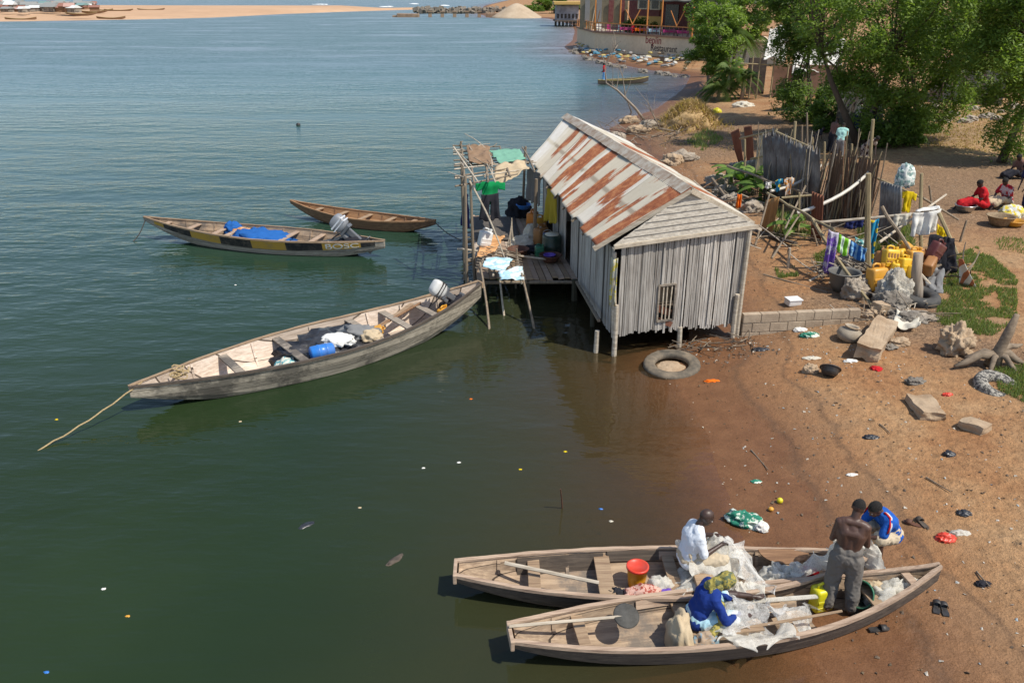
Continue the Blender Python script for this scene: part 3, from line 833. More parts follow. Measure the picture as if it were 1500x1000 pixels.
 def thwart(s, u, drop=.09, w=.2, mat='canoe_rim', tilt=0, th=.035):
  b = s.half(u) - .04 - drop * .12
  mb = MB().bbox((u * s.L, 0, s.top(u) - drop), (w, b * 2, th), rot3(0, 0, tilt), bev=.008)
  return mesh_obj('thwart', mb.v, mb.f, M[mat], s.root, False, True)
 def ribs(s, us, mat='canoe_in', w=.045):
  for u in us:
   b, zg, k = s.half(u) - .03, s.top(u), s.floor(u)
   for sg in (1, -1):
    mb = MB()
    pr = [(b * (1 - (1 - s.fl) * .1), zg - .04), (b * (1 - (1 - s.fl) * .5), zg + (k - zg) * .55), (b * s.fl * .95, k + .02)]
    for (y0, z0), (y1, z1) in zip(pr[:-1], pr[1:]): mb.plank((u * s.L, sg * y0, z0), (u * s.L, sg * y1, z1), w, .035, Vector((0, 1, 0)))
    mesh_obj('rib', mb.v, mb.f, M[mat], s.root, False, True)
 def patch(s, u0, u1, sg, d0, d1, mat, name='side_board', off=.022, inner=True):
  """board or painted band that follows the side wall from depth fraction d0 to d1"""
  mb = MB(); n = 10
  for i in range(n + 1):
   u = u0 + (u1 - u0) * i / n
   b, zg = s.half(u), s.top(u); k = s.floor(u) if inner else s.bot(u)
   for d in (d0, d1):
    y = b * (1 - (1 - s.fl) * .8 * d)
    y = y - .028 - off if inner else y + off
    mb.v.append(Vector((u * s.L, sg * y, zg + (k - zg) * d)))
  for i in range(n):
   f = (2 * i, 2 * i + 1, 2 * i + 3, 2 * i + 2)
   mb.f.append(f)
  o = mesh_obj(name, mb.v, mb.f, M[mat], s.root, False, True)
  sm = o.modifiers.new('thick', 'SOLIDIFY'); sm.thickness = .018; sm.offset = 0
  return o
 def bilge(s, u0, u1, z, mat):
  mb = MB(); n = 14
  for i in range(n + 1):
   u = u0 + (u1 - u0) * i / n; b = s.half(u) * s.fl * .94
   mb.v += [Vector((u * s.L, -b, z)), Vector((u * s.L, b, z))]
  for i in range(n): mb.f.append((2 * i, 2 * i + 2, 2 * i + 3, 2 * i + 1))
  return mesh_obj('bilge_water', mb.v, mb.f, M[mat], s.root, False, True)

def jerrycan(name, label, mat, loc, rot=(0, 0, 0), sc=1.0, group=None, cap_mat=None, text=False):
 r = thing(name, label, 'jerrycan', loc, 0, group)
 E_ = rot3(*rot); I = lambda p: Vector(p) * sc
 def put(mb, nm, mt, sm=False):
  vs = [E_ @ (v * sc) for v in mb.v]
  return mesh_obj(nm, vs, mb.f, mt, r, sm, True)
 b = MB().bbox((0, 0, .20), (.29, .2, .36), bev=.045); b.bbox((0, 0, .2), (.25, .208, .05), bev=.01); b.bbox((0, 0, .11), (.25, .208, .025), bev=.01)
 put(b, 'body', mat, True)
 h = MB().tube([(-.09, 0, .37), (-.085, 0, .43), (-.03, 0, .445), (.04, 0, .43), (.055, 0, .37)], .018, 8)
 put(h, 'handle', mat, True)
 c = MB().lathe([(.03, .37), (.03, .40), (.034, .40), (.034, .435), (.001, .437)], 12, Matrix.Translation((.105, 0, 0)))
 put(c, 'cap', cap_mat or mat)
 if text:
  tx = MB()
  for k in range(4): tx.box((-.09 + .06 * k, -.106, .27 - .004 * k), (.034, .005, .09)); tx.box((-.09 + .06 * k, -.106, .15), (.04, .005, .03))
  put(tx, 'printed_label', M['brown_plastic'])
 return r

def outboard(name, label, loc, rz, tilt, cowl_mat, stripe=None, sc=1.0):
 """cowling, midsection, gearcase with propeller, clamp bracket, tiller; local x points aft, tilted up"""
 r = thing(name, label, 'outboard motor', loc, rz)
 E_ = rot3(0, tilt, 0)
 def put(mb, nm, mt, par=r, sm=False):
  return mesh_obj(nm, [E_ @ (v * sc) for v in mb.v], mb.f, mt, par, sm, True)
 c = MB(); pr = [(.12, .17, .00, 0), (.22, .17, .06, 0), (.24, .175, .2, 0), (.23, .165, .34, .0), (.19, .13, .42, .01), (.1, .07, .45, .02)]
 n = 20
 for (a, b, z, o) in pr:
  for k in range(n):
   q = 2 * math.pi * k / n; ca, sa = math.cos(q), math.sin(q)
   c.v.append(Vector((.06 + o + a * math.copysign(abs(ca) ** .6, ca), b * math.copysign(abs(sa) ** .6, sa), .25 + z)))
 for i in range(len(pr) - 1):
  for k in range(n): c.f.append((i * n + k, i * n + (k + 1) % n, (i + 1) * n + (k + 1) % n, (i + 1) * n + k))
 c.f.append(tuple(reversed(range(n)))); c.f.append(tuple((len(pr) - 1) * n + k for k in range(n)))
 cw = put(c, 'cowling', cowl_mat, r, True)
 if stripe:
  s_ = MB().bbox((.06, 0, .50), (.47, .345, .05), bev=.02); s_.bbox((.06, 0, .40), (.475, .352, .035), bev=.015)
  put(s_, 'stripe', stripe, cw)
 put(MB().bbox((.06, 0, .21), (.38, .28, .10), bev=.03), 'lower_cowling', M['grey_plastic'])
 put(MB().bbox((.09, 0, -.12), (.17, .11, .62), bev=.04), 'midsection', M['grey_plastic'])
 g = MB().bbox((.16, 0, -.42), (.42, .22, .025), bev=.01); g.cap((-.06, 0, -.58), .05, (.24, 0, -.58), .06); g.bbox((.08, 0, -.5), (.18, .05, .2), bev=.02); g.bbox((.06, 0, -.68), (.14, .02, .16), bev=.008)
 put(g, 'gearcase', M['grey_plastic'], r)
 p_ = MB().cap((.28, 0, -.58), .045, (.36, 0, -.58), .03)
 for k in range(3):
  a = k * 2.094
  p_.bbox((.32, .10 * math.cos(a), -.58 + .10 * math.sin(a)), (.02, .14, .09), rot3(a, 0, 0) @ rot3(0, .5, 0), bev=.008)
 put(p_, 'propeller', M['grey_plastic'])
 b = MB().bbox((-.1, 0, .1), (.1, .24, .2), bev=.02); b.tube([(-.12, .08, .0), (-.2, .08, 0)], .015); b.tube([(-.12, -.08, .0), (-.2, -.08, 0)], .015)
 put(b, 'clamp_bracket', M['grey_plastic'])
 put(MB().tube([(-.14, 0, .26), (-.4, .02, .33), (-.62, .03, .34)], [.02, .018, .024], 8), 'tiller', M['black'])
 return r

def cloth_pile(name, label, cat, c, size, mat, seed, amp=.32, freq=1.6, sub=4, flat=.2, rz=0, group=None):
 mb = lump(c, size, seed, amp, freq, sub, flat, True, rz, .05)
 for k in CANOES:
  inv = k.M.inverted(); q = inv @ Vector(c); u = q.x / k.L
  if 0 < u < 1 and abs(q.y) < k.half(u):
   for i, v in enumerate(mb.v):
    q = inv @ v; u = min(max(q.x / k.L, .01), .99); zg, zb = k.top(u), k.bot(u)
    d = min(max((zg - q.z) / (zg - zb), 0), 1)
    lim = max(k.half(u) * (1 - (1 - k.fl) * .85 * d) - .04, .01)
    if abs(q.y) > lim and q.z < zg + .05: q.y = math.copysign(lim, q.y)
    q.z = max(q.z, zb + .03)
    mb.v[i] = k.M @ q
   break
 o = recenter(mb.build(name, mat, None, True))
 return tag(o, label, cat, group)
def sheet(name, label, cat, pts, mat, amp=.05, n=16, seed=0, group=None, thick=.012, fr=3.0, edge=.02):
 """draped cloth over a quad of four world points p00,p10,p11,p01 (bumpy, lying)"""
 p00, p10, p11, p01 = [Vector(p) for p in pts]; mb = MB()
 for i in range(n + 1):
  for j in range(n + 1):
   u, v = i / n, j / n
   p = p00.lerp(p10, u).lerp(p01.lerp(p11, u), v)
   k = abs(nz(p, fr, seed)) * 2 + .6 * nz(p, fr * 2.3, seed + 3)
   e = Vector((nz((u * 5, v * 5, 0), 1, seed), nz((u * 5, v * 5, 4), 1, seed), 0)) * edge * 3
   mb.v.append(p + Vector((0, 0, amp * k + .01)) + e)
 for i in range(n):
  for j in range(n): mb.f.append((i * (n + 1) + j, (i + 1) * (n + 1) + j, (i + 1) * (n + 1) + j + 1, i * (n + 1) + j + 1))
 o = recenter(mb.build(name, mat, None, True))
 sm = o.modifiers.new('thick', 'SOLIDIFY'); sm.thickness = thick
 return tag(o, label, cat, group)

A_END = P(669, 831, .42); A_TIP = P(1283, 808, .62)
cA = Canoe('dugout_canoe', 'weathered plank canoe holding an orange bucket and a seated man in a white shirt', A_END, A_TIP, 1.10, .17, .03, .32, -.12, .24, .36, 2.4, group='working canoes at the beach', sm=.5, bulge=2.1)
B_END = P(750, 925, .42); B_TIP = P(1378, 827, .76)
cB = Canoe('dugout_canoe', 'weathered plank canoe nearest the viewer with its pointed bow pulled up on the sand', B_END, B_TIP, 1.08, .17, .03, .32, -.12, .24, .50, 2.4, group='working canoes at the beach', sm=.5, bulge=2.1)
for u in (.185, .355, .52, .665, .81): cA.thwart(u, .09, .17 if u != .355 else .22, 'wood_tan')
cA.ribs((.1, .27, .44, .6, .74))
cA.patch(.145, .36, 1, .12, .9, 'wood_dark'); cA.patch(.37, .50, 1, .05, .5, 'wood_dark'); cA.patch(.50, .58, 1, .1, .45, 'canoe_rim'); cA.patch(.12, .30, -1, .1, .8, 'wood_dark')
for u in (.155, .62, .835): cB.thwart(u, .09, .15, 'wood_tan')
cB.thwart(.40, .1, .2, 'wood_tan'); cB.thwart(.93, .05, .12, 'canoe_rim')
cB.ribs((.1, .26, .5, .72))
cB.patch(.30, .45, 1, .08, .42, 'canoe_rim'); cB.patch(.62, .84, 1, .05, .7, 'canoe_in'); cB.patch(.44, .62, -1, .02, .25, 'canoe_rim', off=.01)
bw = mk('bilge', (.12, .085, .052), (.16, .115, .07), 3, rough=.35, bump=.02)
M['bilge'] = bw

bnd, t = nodes('painted_band')
v = texco(t); sx = N(t, 'ShaderNodeSeparateXYZ'); L(t, v, sx.inputs[0])
q = mth(t, 'FRACT', mth(t, 'ADD', mth(t, 'DIVIDE', sx.outputs[0], 2.36), .1))
wr = noi(t, v, 4, 6, .7); wr2 = ramp(t, [(.45, (0, 0, 0)), (.75, (1, 1, 1))]); L(t, wr, wr2.inputs[0])
col = mixc(t, mth(t, 'GREATER_THAN', q, .5), (.40, .24, .035), (.012, .012, .013))
col = mixc(t, mth(t, 'MULTIPLY', wr2.outputs[0], .55), col, (.17, .14, .10))
finish(t, col, .75, wr, .3)
M['painted_band'] = bnd
M['hull_grey'] = wood('hull_grey', (.34, .31, .26), (.17, .145, .115), 0, plank=(2, .17), patch=.35)
M['hull_weath'] = wood('hull_weath', (.46, .40, .31), (.19, .16, .12), 0, plank=(2, .16), stain=(.05, .045, .038), patch=.5)
M['wood_orange'] = wood('wood_orange', (.40, .23, .115), (.19, .095, .045), 0, patch=.3)
Y0 = P(210, 317, .74); Y1 = P(563, 352, .55)
cY = Canoe('motor_canoe', 'long canoe with a black and yellow checkered band round its hull', Y0, Y1, 1.62, .02, .05, .50, -.16, .60, .30, 2.0, ('canoe_in', 'hull_grey', 'wood_tan'), 'moored motor canoes', sm=.55, cat='motor canoe')
for sg in (1, -1): cY.patch(.06, .97, sg, .05, .47, 'painted_band', 'painted_band', .008, False)
for u in (.10, .21, .33, .385, .61, .725): cY.thwart(u, .1, .17, 'canoe_rim')
cY.ribs((.06, .16, .27, .45, .55, .67, .8, .9))
M0 = P(188, 566, .60); M1 = P(702, 413, .98)
cM = Canoe('motor_canoe', 'largest grey canoe with a white outboard and a black tarp over its cargo', M0, M1, 1.98, .03, .10, .56, -.18, .36, .58, 2.3, ('wood_pale', 'hull_weath', 'wood_tan'), 'moored motor canoes', sm=.5, cat='motor canoe')
for u in (.245, .40, .615, .715, .81): cM.thwart(u, .1, .19, 'wood_grey')
[c for c in cM.root.children if c.name.startswith('gunwale')][1].data.materials[0] = M['wood_dark']
cM.ribs((.16, .33, .5, .67, .77, .88), 'wood_pale')
R0 = P(425, 293, .62); R1 = P(638, 322, .50)
cR = Canoe('dugout_canoe', 'small empty brown canoe moored behind the checkered one', R0, R1, 1.15, .02, .04, .36, -.12, .50, .34, 2.0, ('wood_orange', 'wood_brown', 'wood_orange'), sm=.55)
for u in (.20, .36, .52, .69, .85): cR.thwart(u, .08, .16, 'wood_tan')
cR.ribs((.12, .28, .44, .6, .77), 'wood_brown')

def text_mesh(s, size, ext=.004):
 cu = bpy.data.curves.new('t', 'FONT'); cu.body = s; cu.size = size; cu.extrude = ext; cu.align_x = 'CENTER'
 o = bpy.data.objects.new('t', cu); COL.objects.link(o)
 dg = bpy.context.evaluated_depsgraph_get(); dg.update()
 me = o.evaluated_get(dg).to_mesh()
 vs = [v.co.copy() for v in me.vertices]; fs = [tuple(p.vertices) for p in me.polygons]
 o.evaluated_get(dg).to_mesh_clear()
 bpy.data.objects.remove(o); bpy.data.curves.remove(cu)
 return vs, fs
vs, fs = text_mesh('BOSC', .42)
out = []
for p in vs:
 u = .855 + p.x / cY.L; d = (.30 - p.y) / .56
 b, zg, k = cY.half(u), cY.top(u), cY.bot(u)
 y = b * (1 - (1 - cY.fl) * .8 * d) + .022 + p.z
 out.append(Vector((u * cY.L, -y, zg + (k - zg) * (.10 + .62 * d))))
mesh_obj('hull_lettering', out, fs, M['white_plastic'], cY.root, False, True)

def rope(name, label, pts, r, mat):
 return single(MB().tube(pts, r, 6), name, mat, label, 'rope')
M['rope'] = wood('rope', (.50, .38, .2), (.28, .19, .09), 0, fine=40)
M['rope_dark'] = plain('rope_dark', (.04, .035, .03), .8)
a = cM.w(.03, 0, .62); b = P(40, 668, -.05)
rp = [a.lerp(b, i / 14) + Vector((.02 * math.sin(i * 2.1), .02 * math.cos(i * 1.7), -.07 * math.sin(math.pi * i / 14))) for i in range(15)]
rp = [Vector((p.x, p.y, max(p.z, -.03 if i > 12 else .012))) for i, p in enumerate(rp)]
rope('mooring_rope', 'frayed tan rope running from the largest canoe down to the water', rp, .015, M['rope'])
a = cY.w(.01, 0, .68); b = P(192, 356, -.05)
rope('mooring_rope', 'dark line hanging from the bow of the checkered canoe', [a.lerp(b, i / 8) + Vector((0, 0, -.12 * math.sin(math.pi * i / 8))) for i in range(9)], .016, M['rope_dark'])
a = cR.w(.985, 0, .47); b = P(676, 352, .02)
rope('mooring_rope', 'dark line from the small brown canoe towards the stilt platform', [a.lerp(b, i / 8) + Vector((0, 0, -.1 * math.sin(math.pi * i / 8))) for i in range(9)], .016, M['rope_dark'])
cr = MB()
for k in range(7):
 a0 = random.uniform(0, 6.28); c = cM.w(.115, 0, .56) + Vector((random.uniform(-.1, .1), random.uniform(-.12, .12), .02 * k))
 cr.tube([c + Vector((.13 * math.cos(a0 + q), .11 * math.sin(a0 + q), .02 * math.sin(3 * q))) for q in np.linspace(0, 5.2, 12)], .015, 5)
cd_ = cr
single(cr, 'coiled_rope', M['rope'], 'small coil of tan rope on the bow of the largest canoe', 'rope')

def flo(c, u, v=0, dz=0.0): return c.w(u, v, c.floor(u) + dz)
cloth_pile('tarp_bundle', 'bright blue tarpaulin covering the cargo of the checkered canoe', 'tarpaulin', flo(cY, .50, -.05, .02), (1.1, .72, .52), M['tarp_blue'], 3, .34, 2.6, rz=cY.root.rotation_euler.z)
cloth_pile('cloth_bundle', 'beige bundle lying beside the blue tarpaulin in the checkered canoe', 'bundle', flo(cY, .375, -.25, .0), (.5, .3, .36), M['cl_beige'], 5, .3, 1.6)
cloth_pile('cloth_bundle', 'apricot cloth tucked between beige bundle and blue tarpaulin', 'bundle', flo(cY, .40, .45, .05), (.42, .25, .40), M['cl_apricot'], 6, .3, 1.6)
cloth_pile('tarp_bundle', 'small crumpled blue plastic against the far side of the checkered canoe', 'tarpaulin', flo(cY, .355, .62, .2), (.3, .2, .42), M['tarp_blue'], 8, .3, 1.8)
cloth_pile('cloth_bundle', 'pale sack lying behind the blue tarpaulin near the motor', 'sack', flo(cY, .655, -.3, .02), (.36, .25, .25), M['cl_offwhite'], 9, .3, 1.6)
pm = MB().pole(cY.w(.72, -.35, .28), cY.w(.83, .3, .52), .04, .035); pm2 = MB().pole(cY.w(.735, -.5, .30), cY.w(.85, .05, .54), .035, .03)
single(pm, 'punting_pole', M['pole_pale'], 'pole lying across the stern, farther of two in the checkered canoe', 'pole', 'poles in the checkered canoe')
single(pm2, 'punting_pole', M['pole_pale'], 'pole lying across the stern, nearer of two in the checkered canoe', 'pole', 'poles in the checkered canoe')
outboard('outboard_motor', 'grey outboard motor with white bands tilted up on the checkered canoe', cY.w(.87, -.1, .62), cY.root.rotation_euler.z + .1, -R(48), plain('cowl_grey', (.22, .23, .25), .4), plain('cowl_stripe', (.62, .64, .68), .4), 1.1)
cloth_pile('net_heap', 'dark crumpled net under the motor of the checkered canoe', 'net', flo(cY, .88, 0, .1), (.55, .35, .4), M['cl_dark'], 12, .3, 2)

rzM = cM.root.rotation_euler.z
cloth_pile('tarp_bundle', 'shiny black tarpaulin spread over the cargo of the largest canoe', 'tarpaulin', flo(cM, .505, .05, .02), (1.15, .80, .56), M['tarp_black'], 13, .36, 2.8, rz=rzM)
r = thing('drum', 'bright blue plastic drum lying in the largest canoe', 'drum', cM.w(.455, -.55, .50), rzM - .15)
Mx = Matrix.Rotation(math.pi / 2, 4, 'Y')
d = MB().lathe([(.001, -.26), (.13, -.26), (.155, -.23), (.16, -.1), (.168, -.09), (.168, -.07), (.16, -.06), (.16, .08), (.168, .09), (.168, .11), (.16, .12), (.155, .23), (.13, .26), (.001, .26)], 20, Mx)
mesh_obj('body', d.v, d.f, M['blue_plastic'], r, True, True)
d = MB().lathe([(.04, .26), (.04, .285), (.001, .287)], 12, Mx); mesh_obj('bung', d.v, d.f, M['blue_plastic'], r, False, True)
cloth_pile('cloth_bundle', 'white cloth on the black tarpaulin of the largest canoe', 'cloth', cM.w(.515, -.3, .50), (.36, .24, .18), M['cl_white'], 15, .4, 1.8)
cloth_pile('cloth_bundle', 'grey cloth draped at the end of the black tarpaulin', 'cloth', cM.w(.588, -.05, .42), (.48, .3, .24), M['cl_grey'], 16, .4, 1.6)
cloth_pile('cloth_bundle', 'cream bag on the near edge of the black tarpaulin', 'bag', cM.w(.605, -.45, .44), (.26, .2, .2), M['cl_beige'], 17, .3, 1.6)
jerrycan('jerrycan', 'amber jerrycan lying against the far side of the black tarpaulin', M['amber_plastic'], cM.w(.583, .42, .40), (1.45, 0, rzM), 1.0, 'jerrycans in the largest canoe')
jerrycan('jerrycan', 'amber jerrycan half under the grey cloth in the largest canoe', M['amber_plastic'], cM.w(.632, .15, .32), (1.3, 0, rzM + 1.2), .9, 'jerrycans in the largest canoe')
jerrycan('jerrycan', 'amber jerrycan standing beside the white outboard motor', M['amber_plastic'], flo(cM, .86, -.25, .0), (0, 0, rzM + .4), 1.05, 'jerrycans in the largest canoe')
cloth_pile('net_heap', 'teal and white net stuffed under the second seat of the largest canoe', 'net', flo(cM, .375, -.3, .0), (.34, .4, .34), fabric('cl_tealnet', (.10, .34, .38), (.6, .58, .48), 'noise', 8), 18, .4, 2)
cloth_pile('plastic_bag', 'orange plastic bag on the floor of the largest canoe', 'bag', flo(cM, .335, -.35, .0), (.2, .14, .14), M['orange_plastic'], 19, .35, 1.8)
single(MB().pole(cM.w(.615, .05, .36), cM.w(.82, .62, .66), .036, .03), 'punting_pole', M['wood_brown'], 'brown pole leaning along the far side of the largest canoe', 'pole')
single(MB().plank(cM.w(.64, .05, .40), cM.w(.80, .78, .63), .12, .025), 'flat_board', M['wood_tan'], 'flat board beside the brown pole in the largest canoe', 'board')
outboard('outboard_motor', 'white outboard motor tilted up on the largest canoe', cM.w(.885, 0, .78), rzM + .05, -R(50), plain('cowl_white', (.55, .55, .53), .4), M['black'], .85)
cloth_pile('net_heap', 'dark net heap under the white outboard motor', 'net', flo(cM, .93, 0, .05), (.45, .3, .3), M['cl_dark'], 21, .4, 2)

single(MB().pole(cA.w(.115, .35, .40), cA.w(.335, -.52, .36), .028, .026, bend=.01), 'punting_pole', M['pole_pale'], 'pale pole resting over the seats of the white-shirted man\'s canoe', 'pole')
r = thing('bucket', 'orange bucket with a red lid standing in a canoe', 'bucket', flo(cA, .435, .12, .0), 0)
d = MB().lathe([(.11, 0), (.13, .15), (.142, .30), (.15, .30), (.15, .32)], 24); mesh_obj('pail', d.v, d.f, plain('orange_pail', (.88, .38, .01), .4), r, True, True)
d = MB().lathe([(.158, .31), (.158, .345), (.135, .348), (.13, .338), (.001, .338)], 24); mesh_obj('lid', d.v, d.f, M['red_plastic'], r, True, True)
cloth_pile('cloth_bundle', 'pink printed cloth heaped in the canoe below the orange bucket', 'cloth', flo(cA, .44, -.6, .02), (.30, .17, .26), M['cl_pinkprint'], 23, .35, 2)
cloth_pile('cloth_bundle', 'black cloth end beside the pink printed heap', 'cloth', flo(cA, .375, -.55, .1), (.12, .09, .14), M['cl_dark'], 24, .35, 2)
cloth_pile('plastic_bag', 'purple plastic tub among the white nets', 'tub', flo(cA, .495, -.58, .14), (.14, .09, .1), M['purple_plastic'], 25, .2, 2)
cloth_pile('plastic_bag', 'clear white plastic bag beside the pink printed heap', 'bag', flo(cA, .483, -.3, .08), (.18, .14, .22), M['net_dense'], 26, .4, 2)
r = thing('cooking_pot', 'dented aluminium pot lying among nets in the farther canoe', 'pot', flo(cA, .735, -.2, .03), .4)
d = MB().lathe([(.08, 0), (.12, .03), (.135, .12), (.15, .13), (.145, .135), (.125, .11), (.11, .04), (.001, .03)], 22, Matrix.Rotation(.5, 4, 'X')); mesh_obj('bowl', d.v, d.f, M['alu'], r, True, True)
d = MB().torus(Matrix.Translation((.16, 0, .09)) @ Matrix.Rotation(1.57, 4, 'X'), .03, .008, 12, 6); mesh_obj('handle', d.v, d.f, M['alu'], r, True, True)
d = MB()
pm = WORLD[cA.root.name]
for k in range(18):
 a = math.pi * k / 17
 d.v += [Vector((.36 * math.cos(a), -.24 * math.sin(a), .02)), Vector((.36 * math.cos(a), -.24 * math.sin(a), 0))]
for k in range(17): d.f.append((2 * k, 2 * k + 2, 2 * k + 3, 2 * k + 1))
d.f += [tuple(2 * k for k in reversed(range(18))), tuple(2 * k + 1 for k in range(18)), (0, 1, 35, 34)]
pw = cA.w(.80, .86, cA.top(.80) + .02)
d.v = [pw + rot3(.35, 0, cA.root.rotation_euler.z) @ v for v in d.v]
single(d, 'half_round_board', M['wood_brown'], 'half-round brown board leaning on the far rim of the farther canoe', 'board')
cloth_pile('net_heap', 'white net pile beside the aluminium pot', 'net', flo(cA, .775, -.1, .02), (.26, .2, .34), M['net_dense'], 28, .45, 2.2)
cloth_pile('plastic_bag', 'dark green plastic bag near the standing man\'s knees', 'bag', flo(cA, .825, -.3, .02), (.14, .12, .16), M['green_plastic'], 29, .4, 2)
cloth_pile('cloth_bundle', 'red cloth lying by the white net pile', 'cloth', flo(cA, .85, .1, .06), (.16, .13, .14), M['cl_red'], 30, .4, 2)

r = thing('paddle', 'paddle with a round dark blade laid along the nearest canoe', 'paddle', cB.w(.03, .3, .44), 0)
pa, pb = cB.w(-.005, .35, .46), cB.w(.265, .12, .42)
o = MB().pole(pa, pb, .022, .02).build('shaft', M['pole_pale'], r)
d = MB().lathe([(.001, -.012), (.15, -.012), (.165, 0), (.15, .012), (.001, .012)], 24, Matrix.Translation(cB.w(.258, .12, .43)) @ Matrix.Diagonal((1, 1.25, 1, 1)) @ Matrix.Rotation(.16, 4, 'X'))
d.build('blade', mk('blade_mat', (.09, .085, .075), (.05, .047, .04), 6), r, True)
cloth_pile('sack', 'brown sack leaning behind the man in the blue jacket', 'sack', flo(cB, .375, -.25, .0), (.17, .30, .48), M['cl_beige'], 33, .22, 1.5)
cloth_pile('cloth_bundle', 'brown and blue rag beside the brown sack', 'cloth', flo(cB, .42, -.6, .1), (.16, .1, .22), fabric('cl_rag', (.36, .27, .19), (.2, .3, .36), 'noise', 6), 34, .3, 2)
jerrycan('jerrycan', 'cut-open yellow jerrycan between the standing man\'s legs', M['lime_plastic'], flo(cB, .742, .5, .0), (0, 0, .3), 1.0)
r = thing('basin', 'dark green tub tipped on its side behind the standing man', 'tub', flo(cB, .835, .25, .17), .0)
Mt = Matrix.Rotation(-.95, 4, 'Y') @ Matrix.Rotation(.5, 4, 'X')
d = MB().lathe([(.001, -.13), (.13, -.13), (.17, .15), (.185, .155), (.18, .16), (.155, .14), (.12, -.1), (.001, -.11)], 24, Mt); mesh_obj('tub', d.v, d.f, M['dkgreen_plastic'], r, True, True)
d = MB().torus(Mt @ Matrix.Translation((0, 0, .155)), .18, .012, 24, 6); mesh_obj('rim', d.v, d.f, M['green_plastic'], r, True, True)
for i, (u, v, sz, lb) in enumerate(((.872, -.15, (.22, .2, .27), 'white net bundle nearest the tipped dark tub'), (.905, .2, (.2, .16, .24), 'grey-white net bundle in the middle of the bow of the nearest canoe'),
         (.935, -.05, (.2, .13, .2), 'white net bundle farthest up the bow of the nearest canoe'), (.865, .5, (.14, .12, .24), 'tan net bundle against the far side of the nearest bow'))):
 cloth_pile('net_bundle', lb, 'net', flo(cB, u, v, .0), sz, M['net_dense'] if i != 3 else M['cl_beige'], 40 + i, .4, 1.9, group='net bundles in the bow')
single(MB().pole(cB.w(.47, -.55, .33), cB.w(.74, -.62, .42), .022, .018).box(cB.w(.515, -.58, .34), (.42, .10, .02), rot3(0, 0, cB.root.rotation_euler.z)), 'oar', M['wood_tan'], 'wooden oar lying along the near side of the nearest canoe', 'oar')
single(MB().pole(cB.w(.52, .45, .28), cB.w(.73, .3, .33), .035, .03), 'bundled_net', M['net_dense'], 'twisted white net strip stretched behind the man in blue', 'net')

Q0 = P(876, 117, .42); Q1_ = P(950, 112, .55)
cF = Canoe('dugout_canoe', 'dark canoe with a yellow rim floating below the restaurant wall', Q0, Q1_, 1.2, .05, .03, .38, -.1, .05, .15, 2, ('wood_dark', 'wood_dark', 'sack_yellow'))
for u in (.3, .5, .7): cF.thwart(u, .1, .2, 'wood_tan')
# ------------------------------------------------------------------ people
def remesh(mb, name, mat, parent, voxel=.014, smooth=3, fac=.5, crease=0.0, seed=0):
 """fuse overlapping limbs into one continuous skin"""
 me = bpy.data.meshes.new('tmp'); me.from_pydata([tuple(v) for v in mb.v], [], mb.f)
 o = bpy.data.objects.new('tmp', me); COL.objects.link(o)
 m1 = o.modifiers.new('r', 'REMESH'); m1.mode = 'VOXEL'; m1.voxel_size = voxel
 m2 = o.modifiers.new('s', 'SMOOTH'); m2.iterations = smooth; m2.factor = fac
 dg = bpy.context.evaluated_depsgraph_get(); dg.update()
 ev = o.evaluated_get(dg); me2 = bpy.data.meshes.new_from_object(ev)
 bpy.data.objects.remove(o); bpy.data.meshes.remove(me)
 me2.name = name; me2.materials.clear(); me2.materials.append(mat)
 n = len(me2.vertices); co = np.empty(n * 3, np.float32); me2.vertices.foreach_get('co', co); co = co.reshape(-1, 3)
 if crease:
  no = np.empty(n * 3, np.float32); me2.vertices.foreach_get('normal', no); no = no.reshape(-1, 3)
  k = np.array([(.5 - 2 * abs(nz((p[0], p[1], p[2] * .6), 9, seed))) + .6 * (.5 - 2 * abs(nz(p, 17, seed + 4))) for p in co])
  co = co + no * (k[:, None] * crease)
 inv = np.array(WORLD[parent.name].inverted())
 co = co @ inv[:3, :3].T + inv[:3, 3]
 me2.vertices.foreach_set('co', np.ascontiguousarray(co, np.float32).ravel())
 me2.polygons.foreach_set('use_smooth', np.ones(len(me2.polygons), bool)); me2.update()
 ob = bpy.data.objects.new(name, me2); COL.objects.link(ob); ob.parent = parent; WORLD[ob.name] = WORLD[parent.name]
 return ob

def head_frame(d, roll=0.0):
 """rotation whose +y looks along d"""
 d = Vector(d).normalized(); x = d.cross(Vector((0, 0, 1))).normalized(); z = x.cross(d)
 return Matrix((x, d, z)).transposed() @ Matrix.Rotation(roll, 3, 'Y')

